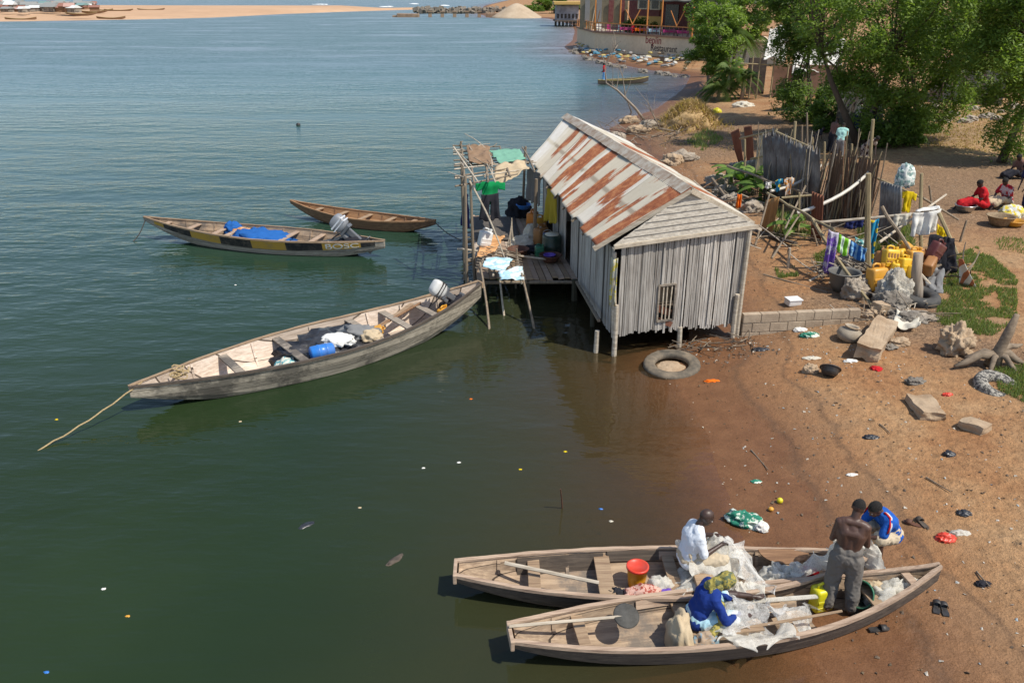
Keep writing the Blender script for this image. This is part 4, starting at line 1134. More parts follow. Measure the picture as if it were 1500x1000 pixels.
def hand(mb, w, d, up, side, s=1.0, curl=.7):
 """palm, four unequal bent fingers and a thumb from wrist w along d; up = back of hand; side = +1/-1 thumb side"""
 d = Vector(d).normalized(); up = Vector(up); x = d.cross(up).normalized(); up = x.cross(d).normalized()
 fr = Matrix((x, d, up)).transposed()
 q = lambda a, b, c: Vector(w) + fr @ (Vector((a, b, c)) * s)
 mb.cap(q(0, 0, 0), .026 * s, q(0, .03, 0), .03 * s)
 for k in (-1.5, -.5, .5, 1.5): mb.cap(q(k * .012, .02, 0), .015 * s, q(k * .019, .088, 0), .0125 * s, 8)
 for k, ln in zip((-1.5, -.5, .5, 1.5), (.062, .078, .084, .07) if side < 0 else (.07, .084, .078, .062)):
  a = q(k * .019, .088, 0); b = q(k * .022, .088 + ln * .42, -ln * .28 * curl); c = q(k * .022, .088 + ln * .62, -ln * .75 * curl); e = q(k * .021, .088 + ln * .55, -ln * 1.1 * curl)
  mb.cap(a, .0105 * s, b, .0098 * s, 8); mb.cap(b, .0098 * s, c, .009 * s, 8); mb.cap(c, .009 * s, e, .008 * s, 8)
 a = q(side * .025, .02, -.006); b = q(side * .052, .055, -.022); c = q(side * .05, .088, -.04)
 mb.cap(a, .015 * s, b, .012 * s, 8); mb.cap(b, .012 * s, c, .0095 * s, 8)

def foot(mb, ank, d, s=1.0):
 d = Vector(d); d.z = min(d.z, 0.2); d.normalize(); x = d.cross(Vector((0, 0, 1))).normalized(); z = x.cross(d)
 fr = Matrix((x, d, z)).transposed(); q = lambda a, b, c: Vector(ank) + fr @ (Vector((a, b, c)) * s)
 mb.cap(q(0, -.035, -.04), .036 * s, q(0, .05, -.035), .034 * s); mb.cap(q(0, .02, -.02), .034 * s, q(0, .13, -.052), .026 * s); mb.cap(q(-.018, .1, -.055), .024 * s, q(-.02, .165, -.058), .02 * s); mb.cap(q(.02, .09, -.055), .022 * s, q(.025, .15, -.06), .016 * s)
 for k, ln in zip((-1.8, -.9, 0, .9, 1.8), (.205, .2, .19, .18, .165)): mb.cap(q(k * .017, .15, -.058), .011 * s, q(k * .018, ln, -.064), .0095 * s, 7)

def head(mb, c, fr, s=1.0):
 q = lambda a, b, d: Vector(c) + fr @ (Vector((a, b, d)) * s)
 mb.ball(q(0, -.012, .022), (.077 * s, .096 * s, .092 * s), 20, 14, fr)
 mb.ball(q(0, .02, -.035), (.060 * s, .068 * s, .082 * s), 18, 12, fr)
 mb.cap(q(0, .05, -.088), .026 * s, q(0, .062, -.085), .024 * s)
 mb.cap(q(0, .088, .005), .010 * s, q(0, .104, -.026), .015 * s, 8); mb.cap(q(-.014, .092, -.030), .010 * s, q(.014, .092, -.030), .010 * s, 8)
 mb.cap(q(-.035, .078, .022), .013 * s, q(.035, .078, .022), .013 * s, 8)
 mb.cap(q(-.02, .082, -.058), .011 * s, q(.02, .082, -.058), .011 * s, 8); mb.cap(q(-.016, .082, -.07), .010 * s, q(.016, .082, -.07), .010 * s, 8)
 for k in (-1, 1):
  mb.cap(q(k * .045, .062, -.022), .018 * s, q(k * .055, .03, -.03), .016 * s, 8)
  mb.ball(q(k * .077, -.008, -.008), (.010 * s, .02 * s, .033 * s), 8, 6, fr)

def hair_cap(c, fr, s=1.0, k=1.06, low=-.25, front=.35):
 mb = MB(); n, m = 22, 12
 for i in range(m + 1):
  for j in range(n):
   a = 2 * math.pi * j / n; sa = math.sin(a)
   lo = low + (front - low) * max(0, sa) ** .6
   t = math.pi / 2 - (math.pi / 2 - lo) * i / m
   r = k + random.uniform(-.012, .012)
   mb.v.append(Vector(c) + fr @ (Vector((.077 * r * math.cos(t) * math.cos(a), -.012 + .096 * r * math.cos(t) * sa, .022 + .092 * r * math.sin(t))) * s))
 for i in range(m):
  for j in range(n): mb.f.append((i * n + j, (i + 1) * n + j, (i + 1) * n + (j + 1) % n, i * n + (j + 1) % n))
 return mb

def person(label, J, skin, wear, look, base, bald=False, voxel=.011, s=1.0, group=None, hands=True, hair=True, roll=0.0, shoes=None):
 """J: world joints pelvis, chest, neck, head, sl, el, wl, sr, er, wr, hl, kl, al, hr, kr, ar, toes (dl, dr), hand dirs (gl, gr)"""
 r = thing('person', label, 'person', base, 0, group)
 J = {k: Vector(v) for k, v in J.items()}
 b = MB(); t = lambda k: J[k]
 side = (t('sr') - t('sl')).normalized()
 pel, ch, nk = t('pelvis'), t('chest'), t('neck')
 def torso(mb, g=0.0, lowest=True):
  wst = pel.lerp(ch, .5)
  mb.cap(wst, (.095 + g) * s, ch.lerp(nk, .35), (.092 + g) * s, 14); mb.cap(ch.lerp(nk, .3), (.09 + g) * s, nk.lerp(ch, .12), (.055 + g) * s, 14)
  bk = (ch - pel).cross(side).normalized() * .025 * s; mb.cap(ch.lerp(nk, .1) - bk + side * .07 * s, (.08 + g) * s, ch.lerp(nk, .1) - bk - side * .07 * s, (.08 + g) * s, 14); mb.cap(t('sl').lerp(nk, .45) - bk * .4, (.058 + g) * s, t('sr').lerp(nk, .45) - bk * .4, (.058 + g) * s, 14)
  for k in (-1, 1):
   mb.cap(pel + side * k * .075 * s, (.098 + g) * s, wst + side * k * .06 * s, (.088 + g) * s, 14)
   mb.cap(wst + side * k * .06 * s, (.088 + g) * s, ch + side * k * .085 * s, (.102 + g) * s, 14)
   sh = t('sr') if k > 0 else t('sl')
   mb.cap(ch + side * k * .085 * s, (.10 + g) * s, sh.lerp(nk, .25), (.062 + g) * s, 14)
   mb.cap(sh, (.056 + g) * s, nk.lerp(sh, .25), (.052 + g) * s, 12)
   mb.cap(sh, (.058 + g) * s, ch + side * k * .12 * s, (.07 + g) * s, 12)
 torso(b)
 fr = head_frame(look, roll)
 b.cap(nk - (t('head') - nk) * .25, .058 * s, t('head') - fr @ Vector((0, .02, .03)) * s, .05 * s)
 head(b, t('head'), fr, s)
 for k in 'lr':
  S_, E_, W_ = t('s' + k), t('e' + k), t('w' + k)
  b.cap(S_, .052 * s, E_, .038 * s); b.cap(S_.lerp(E_, .25), .05 * s, S_.lerp(E_, .6), .046 * s); b.cap(E_, .039 * s, W_, .025 * s); b.cap(E_.lerp(W_, .15), .04 * s, E_.lerp(W_, .45), .034 * s)
  gd = J.get('g' + k, (W_ - E_))
  if hands: hand(b, W_, gd, J.get('u' + k, Vector((0, 0, 1))), J.get('ts' + k, Vector((1 if k == 'l' else -1, 0, 0))).x, s)
  else: b.cap(W_, .03 * s, W_ + Vector(gd).normalized() * .13 * s, .022 * s)
  H_, K_, A_ = t('h' + k), t('k' + k), t('a' + k)
  b.cap(H_, .092 * s, K_, .058 * s); b.cap(K_, .058 * s, A_, .036 * s); b.cap(K_.lerp(A_, .15), .056 * s, K_.lerp(A_, .42), .056 * s)
  foot(b, A_, J.get('d' + k, look), s)
 remesh(b, 'body', skin, r, voxel, 2, .4)
 if hands:
  for k in (-1, 1):
   e = MB().ball(t('head') + fr @ (Vector((k * .031, .080, .003)) * s), .0105 * s, 10, 8)
   e.build('eye', M['eye'], r, True)
 if hair: hair_cap(t('head'), fr, s, 1.05 if not bald else 1.012).build('hair', M['hair'] if not bald else skin, r, True)
 for w_ in wear:
  kind, mat, g = w_['kind'], w_['mat'], w_.get('g', .016)
  c = MB()
  if kind in ('shirt', 'longshirt', 'vest'):
   torso(c, g)
   if w_.get('hem'): c.cap(pel + side * .075 - Vector((0, 0, .03)), .128, pel - side * .075 - Vector((0, 0, .03)), .128); c.cap(pel + side * .07 + (ch - pel) * .3, .118, pel - side * .07 + (ch - pel) * .3, .118)
   if kind != 'vest':
    for k in 'lr':
     S_, E_, W_ = t('s' + k), t('e' + k), t('w' + k)
     if kind == 'longshirt':
      q = w_.get('to', .85)
      c.cap(S_, (.056 + g) * s, E_, (.046 + g) * s, 12); c.cap(E_, (.046 + g) * s, E_.lerp(W_, q), (.030 + g) * s, 12)
     else:
      q = w_.get('to', .75); c.cap(S_, (.056 + g) * s, S_.lerp(E_, q), (.05 + g) * s, 12)
  if kind in ('trousers', 'shorts'):
   c.cap(pel + side * .075 * s, (.10 + g) * s, pel - side * .075 * s, (.10 + g) * s, 14)
   up_ = (ch - pel).normalized()
   c.cap(pel + side * .075 * s + up_ * .1 * s, (.085 + g) * s, pel - side * .075 * s + up_ * .1 * s, (.085 + g) * s, 14)
   for k in 'lr':
    H_, K_, A_ = t('h' + k), t('k' + k), t('a' + k)
    if kind == 'trousers':
     c.cap(H_, (.096 + g) * s, K_, (.066 + g * 1.5) * s, 14); c.cap(K_, (.066 + g * 1.5) * s, A_.lerp(K_, .06), (.05 + g * 1.6) * s, 14)
    else:
     q = w_.get('to', .85); c.cap(H_, (.096 + g) * s, H_.lerp(K_, q), (.07 + g * 1.6) * s, 14)
  if kind == 'wrap':
   c.cap(pel + side * .08, .12 + g, pel - side * .08, .12 + g)
   for k in 'lr':
    c.cap(t('h' + k), .11 + g, t('k' + k), .09 + g); c.cap(t('k' + k), .09 + g, t('k' + k).lerp(t('a' + k), .75), .09 + g)
   c.cap(t('kl').lerp(t('kr'), .5), .1 + g, t('al').lerp(t('ar'), .5) + Vector((0, 0, .12)), .1 + g)
  if kind == 'headscarf':
   c.ball(t('head') + fr @ Vector((0, -.02, .03)), (.098 + g, .118 + g, .108 + g), 18, 12, fr)
   c.cap(t('head') + fr @ Vector((0, -.09, -.03)), .07, nk - fr @ Vector((0, .10, .06)), .055)
   c.cap(t('head') + fr @ Vector((.05, -.05, -.07)), .05, nk + side * .03 - fr @ Vector((0, -.03, .14)), .05)
  if kind == 'drape':
   pts = [Vector(p) for p in w_['pts']]
   for p, q in zip(pts[:-1], pts[1:]): c.cap(p, w_['r'], q, w_['r'])
  o = remesh(c, w_.get('name', {'longshirt': 'shirt', 'vest': 'vest'}.get(kind, kind)), mat, r, max(voxel, .012), 3, .5, w_.get('crease', .015), hash(label) % 7 if False else len(label) % 7)
 return r

def V3(*a): return Vector(a)
def at_cA(u, v, z): return cA.w(u, v, z)
SE = (P(1006, 822, .42))                     # seat point
fx = Vector((math.cos(.12), math.sin(.12), 0)); sy_ = Vector((-fx.y, fx.x, 0))     # facing, and to his left
def body_pts(o, f, l, tbl):
 return {k: o + f * a + l * b + Vector((0, 0, c)) for k, (a, b, c) in tbl.items()}
cA.thwart(.582, -.07, .26, 'wood_tan', th=.06)
o = Vector((SE.x, SE.y, cA.top(.58) + .17))
J = body_pts(o, fx, sy_, dict(pelvis=(0, 0, .02), chest=(.05, 0, .34), neck=(.12, 0, .51), head=(.215, .0, .64), sl=(.09, .165, .43), sr=(.09, -.165, .43), el=(.17, .22, .20), er=(.15, -.22, .18), wl=(.43, .09, .27), wr=(.43, -.10, .25),
         hl=(.04, .1, 0), hr=(.04, -.1, 0), kl=(.46, .16, .06), kr=(.46, -.15, .04), al=(.62, .14, -.27), ar=(.60, -.12, -.27)))
J['dl'] = J['dr'] = fx; J['gl'] = fx * .8 - sy_ * .7 - V3(0, 0, .2); J['gr'] = fx * .8 + sy_ * .7 - V3(0, 0, .2)
person('seated man in a white shirt mending a net in the farther canoe', J, M['skin'], [dict(kind='longshirt', mat=M['cl_shirtwhite'], to=.03, g=.012, hem=True, crease=.008), dict(kind='shorts', mat=M['cl_khaki'], to=.95)], fx + V3(0, 0, -.75), o - V3(0, 0, .3), bald=True, s=1.06)
JW = J

o = Vector((P(1022, 897, .42).x, P(1022, 897, .42).y, cB.top(.44) + .05))
J = body_pts(o, fx, sy_, dict(pelvis=(-.02, 0, .02), chest=(.09, 0, .30), neck=(.21, 0, .44), head=(.325, .0, .50), sl=(.16, .17, .39), sr=(.14, -.17, .38), el=(.30, .26, .14), er=(.27, -.27, .11), wl=(.50, .10, .11), wr=(.52, -.12, .10),
         hl=(.03, .11, 0), hr=(.03, -.11, 0), kl=(.44, .24, .10), kr=(.46, -.16, .07), al=(.80, .26, .02), ar=(.86, -.02, -.05)))
J['dl'] = fx + V3(0, 0, .9); J['dr'] = fx + V3(0, 0, .9); J['gl'] = fx * .8 - sy_ * .7 - V3(0, 0, .2); J['gr'] = fx * .8 + sy_ * .7 - V3(0, 0, .1)
hd = J['head']
person('seated man in a royal blue top and yellow patterned headscarf', J, M['skin'], [dict(kind='longshirt', mat=M['cl_royal'], to=.8, g=.012, hem=True, crease=.009), dict(kind='shorts', mat=M['cl_ltblue'], to=.9),
       dict(kind='headscarf', mat=M['cl_scarf'], g=.008), dict(kind='drape', name='scarf_end', mat=M['cl_scarf'], r=.055, pts=[hd - fx * .16 - V3(0, 0, .04), J['neck'] - fx * .07 - sy_ * .08 - V3(0, 0, .02), J['chest'] + fx * .12 - sy_ * .17, J['chest'] + fx * .16 - sy_ * .2 - V3(0, 0, .25), o + fx * .12 - sy_ * .27 - V3(0, 0, .03)], crease=.02)],
       fx + V3(0, 0, -1.0), o - V3(0, 0, .3), hair=False)
JB = J

o = Vector((P(1226, 892, .1).x, P(1226, 892, .1).y, cB.floor(.77) + .03))
f = Vector((.35, .94, 0)).normalized(); l = Vector((-f.y, f.x, 0))
J = body_pts(o, f, l, dict(pelvis=(0, .0, .88), chest=(.02, 0, 1.23), neck=(.07, -.01, 1.42), head=(.14, -.035, 1.555), sl=(.03, .165, 1.37), sr=(.03, -.165, 1.35), el=(.03, .215, 1.10), er=(.08, -.215, 1.06), wl=(.22, .13, 1.12), wr=(.27, -.13, 1.02),
         hl=(0, .095, .85), hr=(0, -.095, .85), kl=(.04, .12, .47), kr=(.03, -.13, .47), al=(-.02, .14, .085), ar=(.0, -.17, .085)))
J['dl'] = f + l * .3; J['dr'] = f - l * .3; J['gl'] = f * .7 - l * .7; J['gr'] = f * .7 + l * .7
person('bare-chested man in grey trousers standing in the nearest canoe', J, M['skin_b'], [dict(kind='trousers', mat=M['cl_trouser'], g=.024, crease=.013)], f - l * .45 + V3(0, 0, -.75), o)
JS = J

q = cA.w(.985, 0, cA.top(.985))
o = Vector((P(1301, 793, q.z).x, P(1301, 793, q.z).y, q.z + .17))
f = Vector((-.96, -.28, 0)).normalized(); l = Vector((-f.y, f.x, 0))
gz = hz(o.x, o.y)
J = body_pts(o, f, l, dict(pelvis=(0, 0, .02), chest=(.13, 0, .25), neck=(.24, 0, .36), head=(.34, .0, .44), sl=(.2, .155, .31), sr=(.19, -.155, .31), el=(.32, .2, .10), er=(.32, -.19, .10), wl=(.48, .07, .06), wr=(.48, -.06, .06),
         hl=(.03, .09, 0), hr=(.03, -.09, 0), kl=(.30, .15, .05), kr=(.27, -.15, .05), al=(.24, .16, gz - o.z + .075), ar=(.13, -.17, gz - o.z + .075)))
J['dl'] = f; J['dr'] = f; J['gl'] = f * .8 - l * .6 - V3(0, 0, .2); J['gr'] = f * .8 + l * .6 - V3(0, 0, .2)
r = person('boy in a blue jersey and khaki shorts sitting on a canoe bow', J, M['skin_b'], [dict(kind='shirt', mat=M['cl_jersey'], to=.8, g=.014, hem=True, crease=.008), dict(kind='shorts', mat=M['cl_khaki'], to=1.0, g=.022)], f + V3(0, 0, -.75), (o.x, o.y, gz), s=1.0)
for k in 'lr':
 sd = 1 if k == 'l' else -1
 mb = MB(); a, b = J['neck'].lerp(J['s' + k], .45) + V3(0, 0, .075), J['s' + k] + V3(0, 0, .072); c = J['s' + k].lerp(J['e' + k], .6) + l * sd * .07 + V3(0, 0, .02)
 for dd, mt in ((0, 'cl_white'), (.022, 'cl_red')):
  mb = MB(); e = f * dd
  mb.tube([a + e, a.lerp(b, .5) + e + V3(0, 0, .008), b + e + l * sd * .012, b.lerp(c, .5) + e + l * sd * .03 + V3(0, 0, .005), c + e], .011, 6)
  mb.build('sleeve_stripe', M[mt], r, True)
JY = J

def net(name, label, mat, pts_rows, seed, amp=.04, n=34, group=None):
 """pts_rows: list of rows of world points, a draped surface lofted through them"""
 mb = MB(); rws = []
 def interp(row, q):
  q *= len(row) - 1; i = min(int(q), len(row) - 2); w = q - i
  p0, p1, p2, p3 = row[max(i - 1, 0)], row[i], row[i + 1], row[min(i + 2, len(row) - 1)]
  return .5 * ((2 * p1) + (p2 - p0) * w + (2 * p0 - 5 * p1 + 4 * p2 - p3) * w * w + (3 * p1 - p0 - 3 * p2 + p3) * w ** 3)
 rows = [[interp([Vector(p) for p in r_], j / n) for j in range(n + 1)] for r_ in pts_rows]
 cols = [[interp([r_[j] for r_ in rows], i / n) for i in range(n + 1)] for j in range(n + 1)]
 for j in range(n + 1):
  for i in range(n + 1):
   p = cols[j][i]
   w_ = p + Vector((nz(p, 3, seed), nz(p, 3, seed + 2), 0)) * .2
   fold = (.45 - 2 * abs(nz(w_, 4.5, seed + 5))) + .5 * (.45 - 2 * abs(nz(w_, 11, seed + 9)))
   k_ = max(0, 1 - min(i, j, n - i, n - j) / 6); p = p + Vector((nz(p, 6, seed + 1), nz(p, 6, seed + 8), .3 * nz(p, 6, seed + 4))) * (.26 * k_)
   mb.v.append(p + Vector((nz(p, 5, seed) * .8, nz(p, 5, seed + 2) * .8, fold * 1.1)) * amp)
 for i in range(n):
  for j in range(n): mb.f.append((i * (n + 1) + j, (i + 1) * (n + 1) + j, (i + 1) * (n + 1) + j + 1, i * (n + 1) + j + 1))
 o_ = recenter(mb.build(name, mat, None, True)); return tag(o_, label, 'net', group)
j = JW; up = V3(0, 0, .09)
net('fishing_net', 'cream net over the lap of the white-shirted man', M['net_dense'],
 [[j['pelvis'] - fx * .12 - sy_ * .35 - up * 2, j['hr'] - sy_ * .12 + up, j['hl'] + up * 1.2, j['hl'] + sy_ * .2 - up],
     [j['hr'].lerp(j['kr'], .5) - sy_ * .25 - up * 2, j['hr'].lerp(j['kr'], .6) + up, j['hl'].lerp(j['kl'], .6) + up, j['kl'] + sy_ * .12],
     [j['kr'] - sy_ * .25 - up * 2.5, j['kr'] + fx * .02 + up, j['wl'] + up * .2, j['kl'] + sy_ * .14],
     [j['kr'] - sy_ * .2 + fx * .2 - up * 3.2, j['kr'] + fx * .22 - up, j['kl'] + fx * .2 - up * .3, j['kl'] + fx * .2 + sy_ * .1 - up * 2]], 3, .05)
net('fishing_net', 'cream net trailing behind the white-shirted man over the canoe floor', M['net_dense'],
 [[cA.w(.49, .1, .12), cA.w(.5, -.3, .2), cA.w(.5, -.75, .28)], [cA.w(.54, .0, .2), cA.w(.54, -.4, .30), cA.w(.545, -.8, .30)], [cA.w(.6, -.2, .3), cA.w(.6, -.55, .42), cA.w(.6, -.85, .36)], [cA.w(.64, -.3, .36), cA.w(.65, -.7, .40), cA.w(.64, -1.0, .40)]], 4, .05)
net('fishing_net', 'sheer net hanging from the white-shirted man\'s hands', M['net'],
 [[j['wl'] + V3(0, 0, .02), j['wr'] + V3(0, 0, .02), j['kr'] - up * .3], [j['wl'] + fx * .15 + sy_ * .06 - up * .3, j['wr'] + fx * .18 - up * .8, j['wr'] + fx * .1 - sy_ * .15 - up * 2],
     [j['wl'] + fx * .3 + sy_ * .05 - up * 2.2, j['wr'] + fx * .33 - up * 2.3, cA.w(.715, -.95, .37)], [j['wl'] + fx * .42 - up * 3.4, cA.w(.735, -.5, .2), cA.w(.735, -1.02, .38)], [cA.w(.73, -.1, .1), cA.w(.74, -.6, .15), cB.w(.60, .98, .40)]], 5, .05)
net('fishing_net', 'net drawn from one canoe to the other behind the headscarf', M['net_dense'],
 [[cA.w(.66, -.95, .36), cA.w(.69, -.98, .36), cA.w(.725, -1.0, .36)], [cB.w(.53, .95, .36), cB.w(.555, .97, .36), cB.w(.59, .97, .36)], [cB.w(.53, .6, .26), cB.w(.555, .5, .2), cB.w(.58, .6, .2)]], 6, .06)
j = JB
net('fishing_net', 'sheer net over the legs of the man in the blue top', M['net'],
 [[j['hr'] - sy_ * .15, j['kr'] - sy_ * .18 - up, j['kr'] + fx * .2 - sy_ * .16 - up * 2, j['ar'] - sy_ * .35 - up * .8], [j['hr'].lerp(j['kr'], .6) + up, j['kr'] + up, j['kr'].lerp(j['ar'], .5) + up, j['ar'] + fx * .05 + up * 1.2],
     [j['wl'] + up * .3, j['kl'] + up + fx * .08 - sy_ * .1, j['kl'].lerp(j['al'], .5) + up * .6 - sy_ * .15, j['ar'] + fx * .2 + sy_ * .05 + up]], 8, .04)
net('fishing_net', 'thin net sweeping from the raised foot down to the canoe floor', M['net'],
 [[j['ar'] + V3(0, 0, .14), j['ar'] + fx * .25 + V3(0, 0, .13), cB.w(.71, .1, .30)], [j['ar'] + fx * .10 - sy_ * .1, j['ar'] + fx * .32 - sy_ * .08, cB.w(.70, -.2, .14)], [j['ar'] + fx * .2 - sy_ * .3 - up, cB.w(.65, -.5, .12), cB.w(.69, -.6, .12)]], 9, .035)
net('fishing_net', 'pale net gathered on the near rim in front of the blue top', M['net_dense'],
 [[cB.w(.455, -.7, .30), cB.w(.50, -.72, .30), cB.w(.56, -.75, .3), cB.w(.60, -.8, .32)], [cB.w(.455, -.95, .38), cB.w(.50, -.98, .38), cB.w(.56, -1.0, .38), cB.w(.60, -1.02, .38)], [cB.w(.46, -1.06, .33), cB.w(.51, -1.08, .33), cB.w(.56, -1.07, .34), cB.w(.6, -1.07, .34)]], 10, .03)
j = JY; k_ = JS
net('fishing_net', 'yellowish net rope hanging between the standing man and the boy', M['net_dense'],
 [[k_['wl'] + V3(0, 0, .05), k_['wr'] + V3(0, 0, .05), k_['wr'] + V3(.08, 0, -.12)], [k_['wl'].lerp(j['wr'], .5) + V3(0, 0, .03), k_['wr'].lerp(j['wl'], .5) - V3(0, 0, .04), k_['wr'].lerp(j['wl'], .5) - V3(-.02, 0, .25)], [j['wr'] + V3(0, 0, .04), j['wl'] + V3(0, 0, .04), j['wl'] - V3(0, .06, .2)]], 11, .04)
net('fishing_net', 'white net stretched from the farther canoe to the standing man\'s hands', M['net_dense'],
 [[cA.w(.77, -.1, .26), cA.w(.77, -.4, .24), cA.w(.78, -.7, .26)], [cA.w(.82, .0, .45), cA.w(.82, -.3, .42), cA.w(.82, -.6, .38)], [cA.w(.87, -.2, .62), cA.w(.87, -.4, .60), cA.w(.88, -.6, .5)], [k_['wl'] - V3(.0, -.05, .08), k_['wl'] - V3(.02, 0, .12), k_['wl'] - V3(.04, .03, .2)]], 12, .04)
net('fishing_net', 'net bundle across the boy\'s knees and the canoe tip', M['net_dense'],
 [[j['kl'] + V3(-.16, .1, .02), j['wl'] + V3(-.05, -.02, -.02), j['kl'] + V3(.0, -.14, .0)], [j['kl'] + V3(-.18, .0, -.12), j['kl'] + V3(-.14, -.1, -.12), j['kl'] + V3(-.03, -.22, -.12)], [j['kl'] + V3(-.25, -.05, -.3), j['kl'] + V3(-.2, -.15, -.3), j['kl'] + V3(-.1, -.28, -.28)]], 13, .05)
# ------------------------------------------------------------------ stilt hut
def plane_hit(px, py, A, B):
 """point on the vertical plane through A and B seen at a pixel: (fraction along AB, z)"""
 d = ray(px, py); e = (Vector(B) - Vector(A)).xy; a = Vector(A).xy
 det = e.x * (-d.y) + e.y * d.x
 rx, ry = -a.x, -a.y
 s_ = (rx * (-d.y) + ry * d.x) / det
 t_ = (e.x * ry - e.y * rx) / det
 return s_, CAMH + d.z * t_
UD = Vector((-.13, .9915, 0)).normalized()
GL, GR = Vector((2.38, 17.22, 0)), Vector((5.35, 18.17, 0))
GD = (GR - GL).normalized(); GN = Vector((GD.y, -GD.x, 0)); GLEN = (GR - GL).length
hut = thing('stilt_hut', 'grey plank hut on stilts with a rust-striped corrugated roof', 'hut', (3.6, 21, 0))
def boards(A, B, zb, zt, mat, name, w=.075, skip=None, jag=.06, lean=0, par=None, gap=.007, th=.018, n_=None, zt2=None, zb2=None):
 """vertical boards of slightly different width, depth and length along A-B as one wall part"""
 A, B = Vector(A), Vector(B); d = (B - A); Ln = d.xy.length; d = d / Ln; nrm = Vector((d.y, -d.x, 0)); mb = MB(); x = 0
 while x < Ln - .02:
  ww = min(w * random.uniform(.6, 1.5), Ln - x); q = (x + ww / 2) / Ln
  spans = [(zb + ((zb2 if zb2 is not None else zb) - zb) * q + random.uniform(-jag, jag * .4), zt + ((zt2 if zt2 is not None else zt) - zt) * q)]
  if skip:
   for (q0, q1, z0, z1) in skip:
    if q0 < q < q1:
     spans = [p for s_ in spans for p in ((s_[0], min(s_[1], z0)), (max(s_[0], z1), s_[1])) if p[1] - p[0] > .02]
  off = random.uniform(-.008, .016); t = random.uniform(-.010, .010)
  for z0, z1 in spans:
   a = A + d * (x + ww / 2) + nrm * off
   Mr = Matrix((d, nrm, Vector((0, 0, 1)))).transposed() @ rot3(0, t, random.uniform(-.05, .05))
   mb.box((a.x, a.y, (z0 + z1) / 2), (ww - gap, th, z1 - z0), Mr)
  x += ww
 return mb.build(name, mat, par)
pw0, pw1 = plane_hit(961, 470, GL, GR), plane_hit(989, 415, GL, GR)
win = (pw0[0], pw1[0], pw0[1], pw1[1])
zl, zr = 2.66, 2.84
boards(GL, GR, .56, zl, M['plank_z'], 'gable_wall', .042, [win], .09, par=hut, zt2=zr, zb2=.42)
for q, z0 in ((.335, 1.6), (.52, .5), (.74, .5), (.925, .45), (.995, .4)):
 p = GL + GD * (q * GLEN) + GN * .03
 MB().box((p.x, p.y, (z0 + 2.7) / 2), (.035, .025, 2.7 - z0), Matrix((GD, GN, Vector((0, 0, 1)))).transposed()).build('batten', M['plank_z'], hut)
fr = thing_part = MB(); wc = lambda q, z, o=.03: GL + GD * (q * GLEN) + GN * o + Vector((0, 0, z))
for a, b in (((win[0], win[2]), (win[0], win[3])), ((win[1], win[2]), (win[1], win[3])), ((win[0], win[2]), (win[1], win[2])), ((win[0], win[3]), (win[1], win[3]))):
 fr.plank(wc(*a), wc(*b), .04, .045, GN)
fo = fr.build('window_frame', M['wood_grey'], hut)
for k in (.3, .52, .74):
 q = win[0] + (win[1] - win[0]) * k
 MB().plank(wc(q, win[2], .02), wc(q + (.01 if k > .6 else 0), win[3], .02), .028, .022, GN).build('window_bar', M['pole_pale'], fo)
MB().plank(wc(win[0] + .005, win[2] + .30, -.08), wc(win[1] - .005, win[2] + .12, -.08), .16, .02, GN).plank(wc(win[0] + .01, win[2] + .02, -.05), wc(win[1] - .01, win[2] - .12, .05), .12, .02, GN).build('inner_slat', M['rust_sheet'], fo)
MB().plank(wc(win[0] - .02, (win[2] + win[3]) / 2 + .1, -.4), wc(win[1] + .05, (win[2] + win[3]) / 2 + .1, -.4), .5, .02, GN).build('curtain', M['cl_beige'], fo)
pk = GL.lerp(GR, .485) + Vector((0, 0, 3.70))
gt = MB(); el_, er_ = GL - GD * .22 + Vector((0, 0, zl + .0)), GR + GD * .22 + Vector((0, 0, zr - .02))
nb = 7
for i in range(nb):
 q0, q1 = i / nb, (i + 1) / nb + .02
 a0, b0 = el_.lerp(pk, q0), er_.lerp(pk, q0); a1, b1 = el_.lerp(pk, min(q1, 1)), er_.lerp(pk, min(q1, 1))
 o0, o1 = GN * (.075), GN * (.05)
 v = [a0 + o0, b0 + o0, b1 + o1, a1 + o1]; v += [p - GN * .015 for p in v]
 gt.add(v, [(0, 1, 2, 3), (7, 6, 5, 4), (0, 4, 5, 1), (1, 5, 6, 2), (2, 6, 7, 3), (3, 7, 4, 0)])
gt.build('gable_boards', M['gable'], hut)
MB().plank(el_ + GN * .10 - Vector((0, 0, .03)), er_ + GN * .10 - Vector((0, 0, .03)), .05, .08, Vector((0, 0, 1))).build('tie_beam', M['pole_pale'], hut)
LW0, LW1 = Vector((2.24, 17.33, 0)), Vector((2.24, 17.33, 0)) + UD * 9.4
RW0, RW1 = GR + UD * .02, GR + UD * 9.6
boards(LW0, LW1, .52, 2.50, M['plank_z'], 'side_wall', .085, [(.50, .575, .5, 2.2), (.80, .93, .5, 2.3)], .03, par=hut)
boards(RW0, RW1, .42, 2.72, M['plank_z'], 'side_wall', .16, None, .03, par=hut)
boards(LW1, RW1, .52, 2.7, M['plank_z'], 'back_wall', .16, None, .03, par=hut)
fl = MB(); vs = [Vector((p.x, p.y, .60)) for p in (LW0 + GD * .05 + UD * .1, RW0 - GD * .05 + UD * .1, RW1 - GD * .05, LW1 + GD * .05)]; vs += [v - Vector((0, 0, .06)) for v in vs]
fl.add(vs, [(0, 1, 2, 3), (7, 6, 5, 4), (0, 4, 5, 1), (1, 5, 6, 2), (2, 6, 7, 3), (3, 7, 4, 0)]); fl.build('floor', M['wood_dark'], hut)
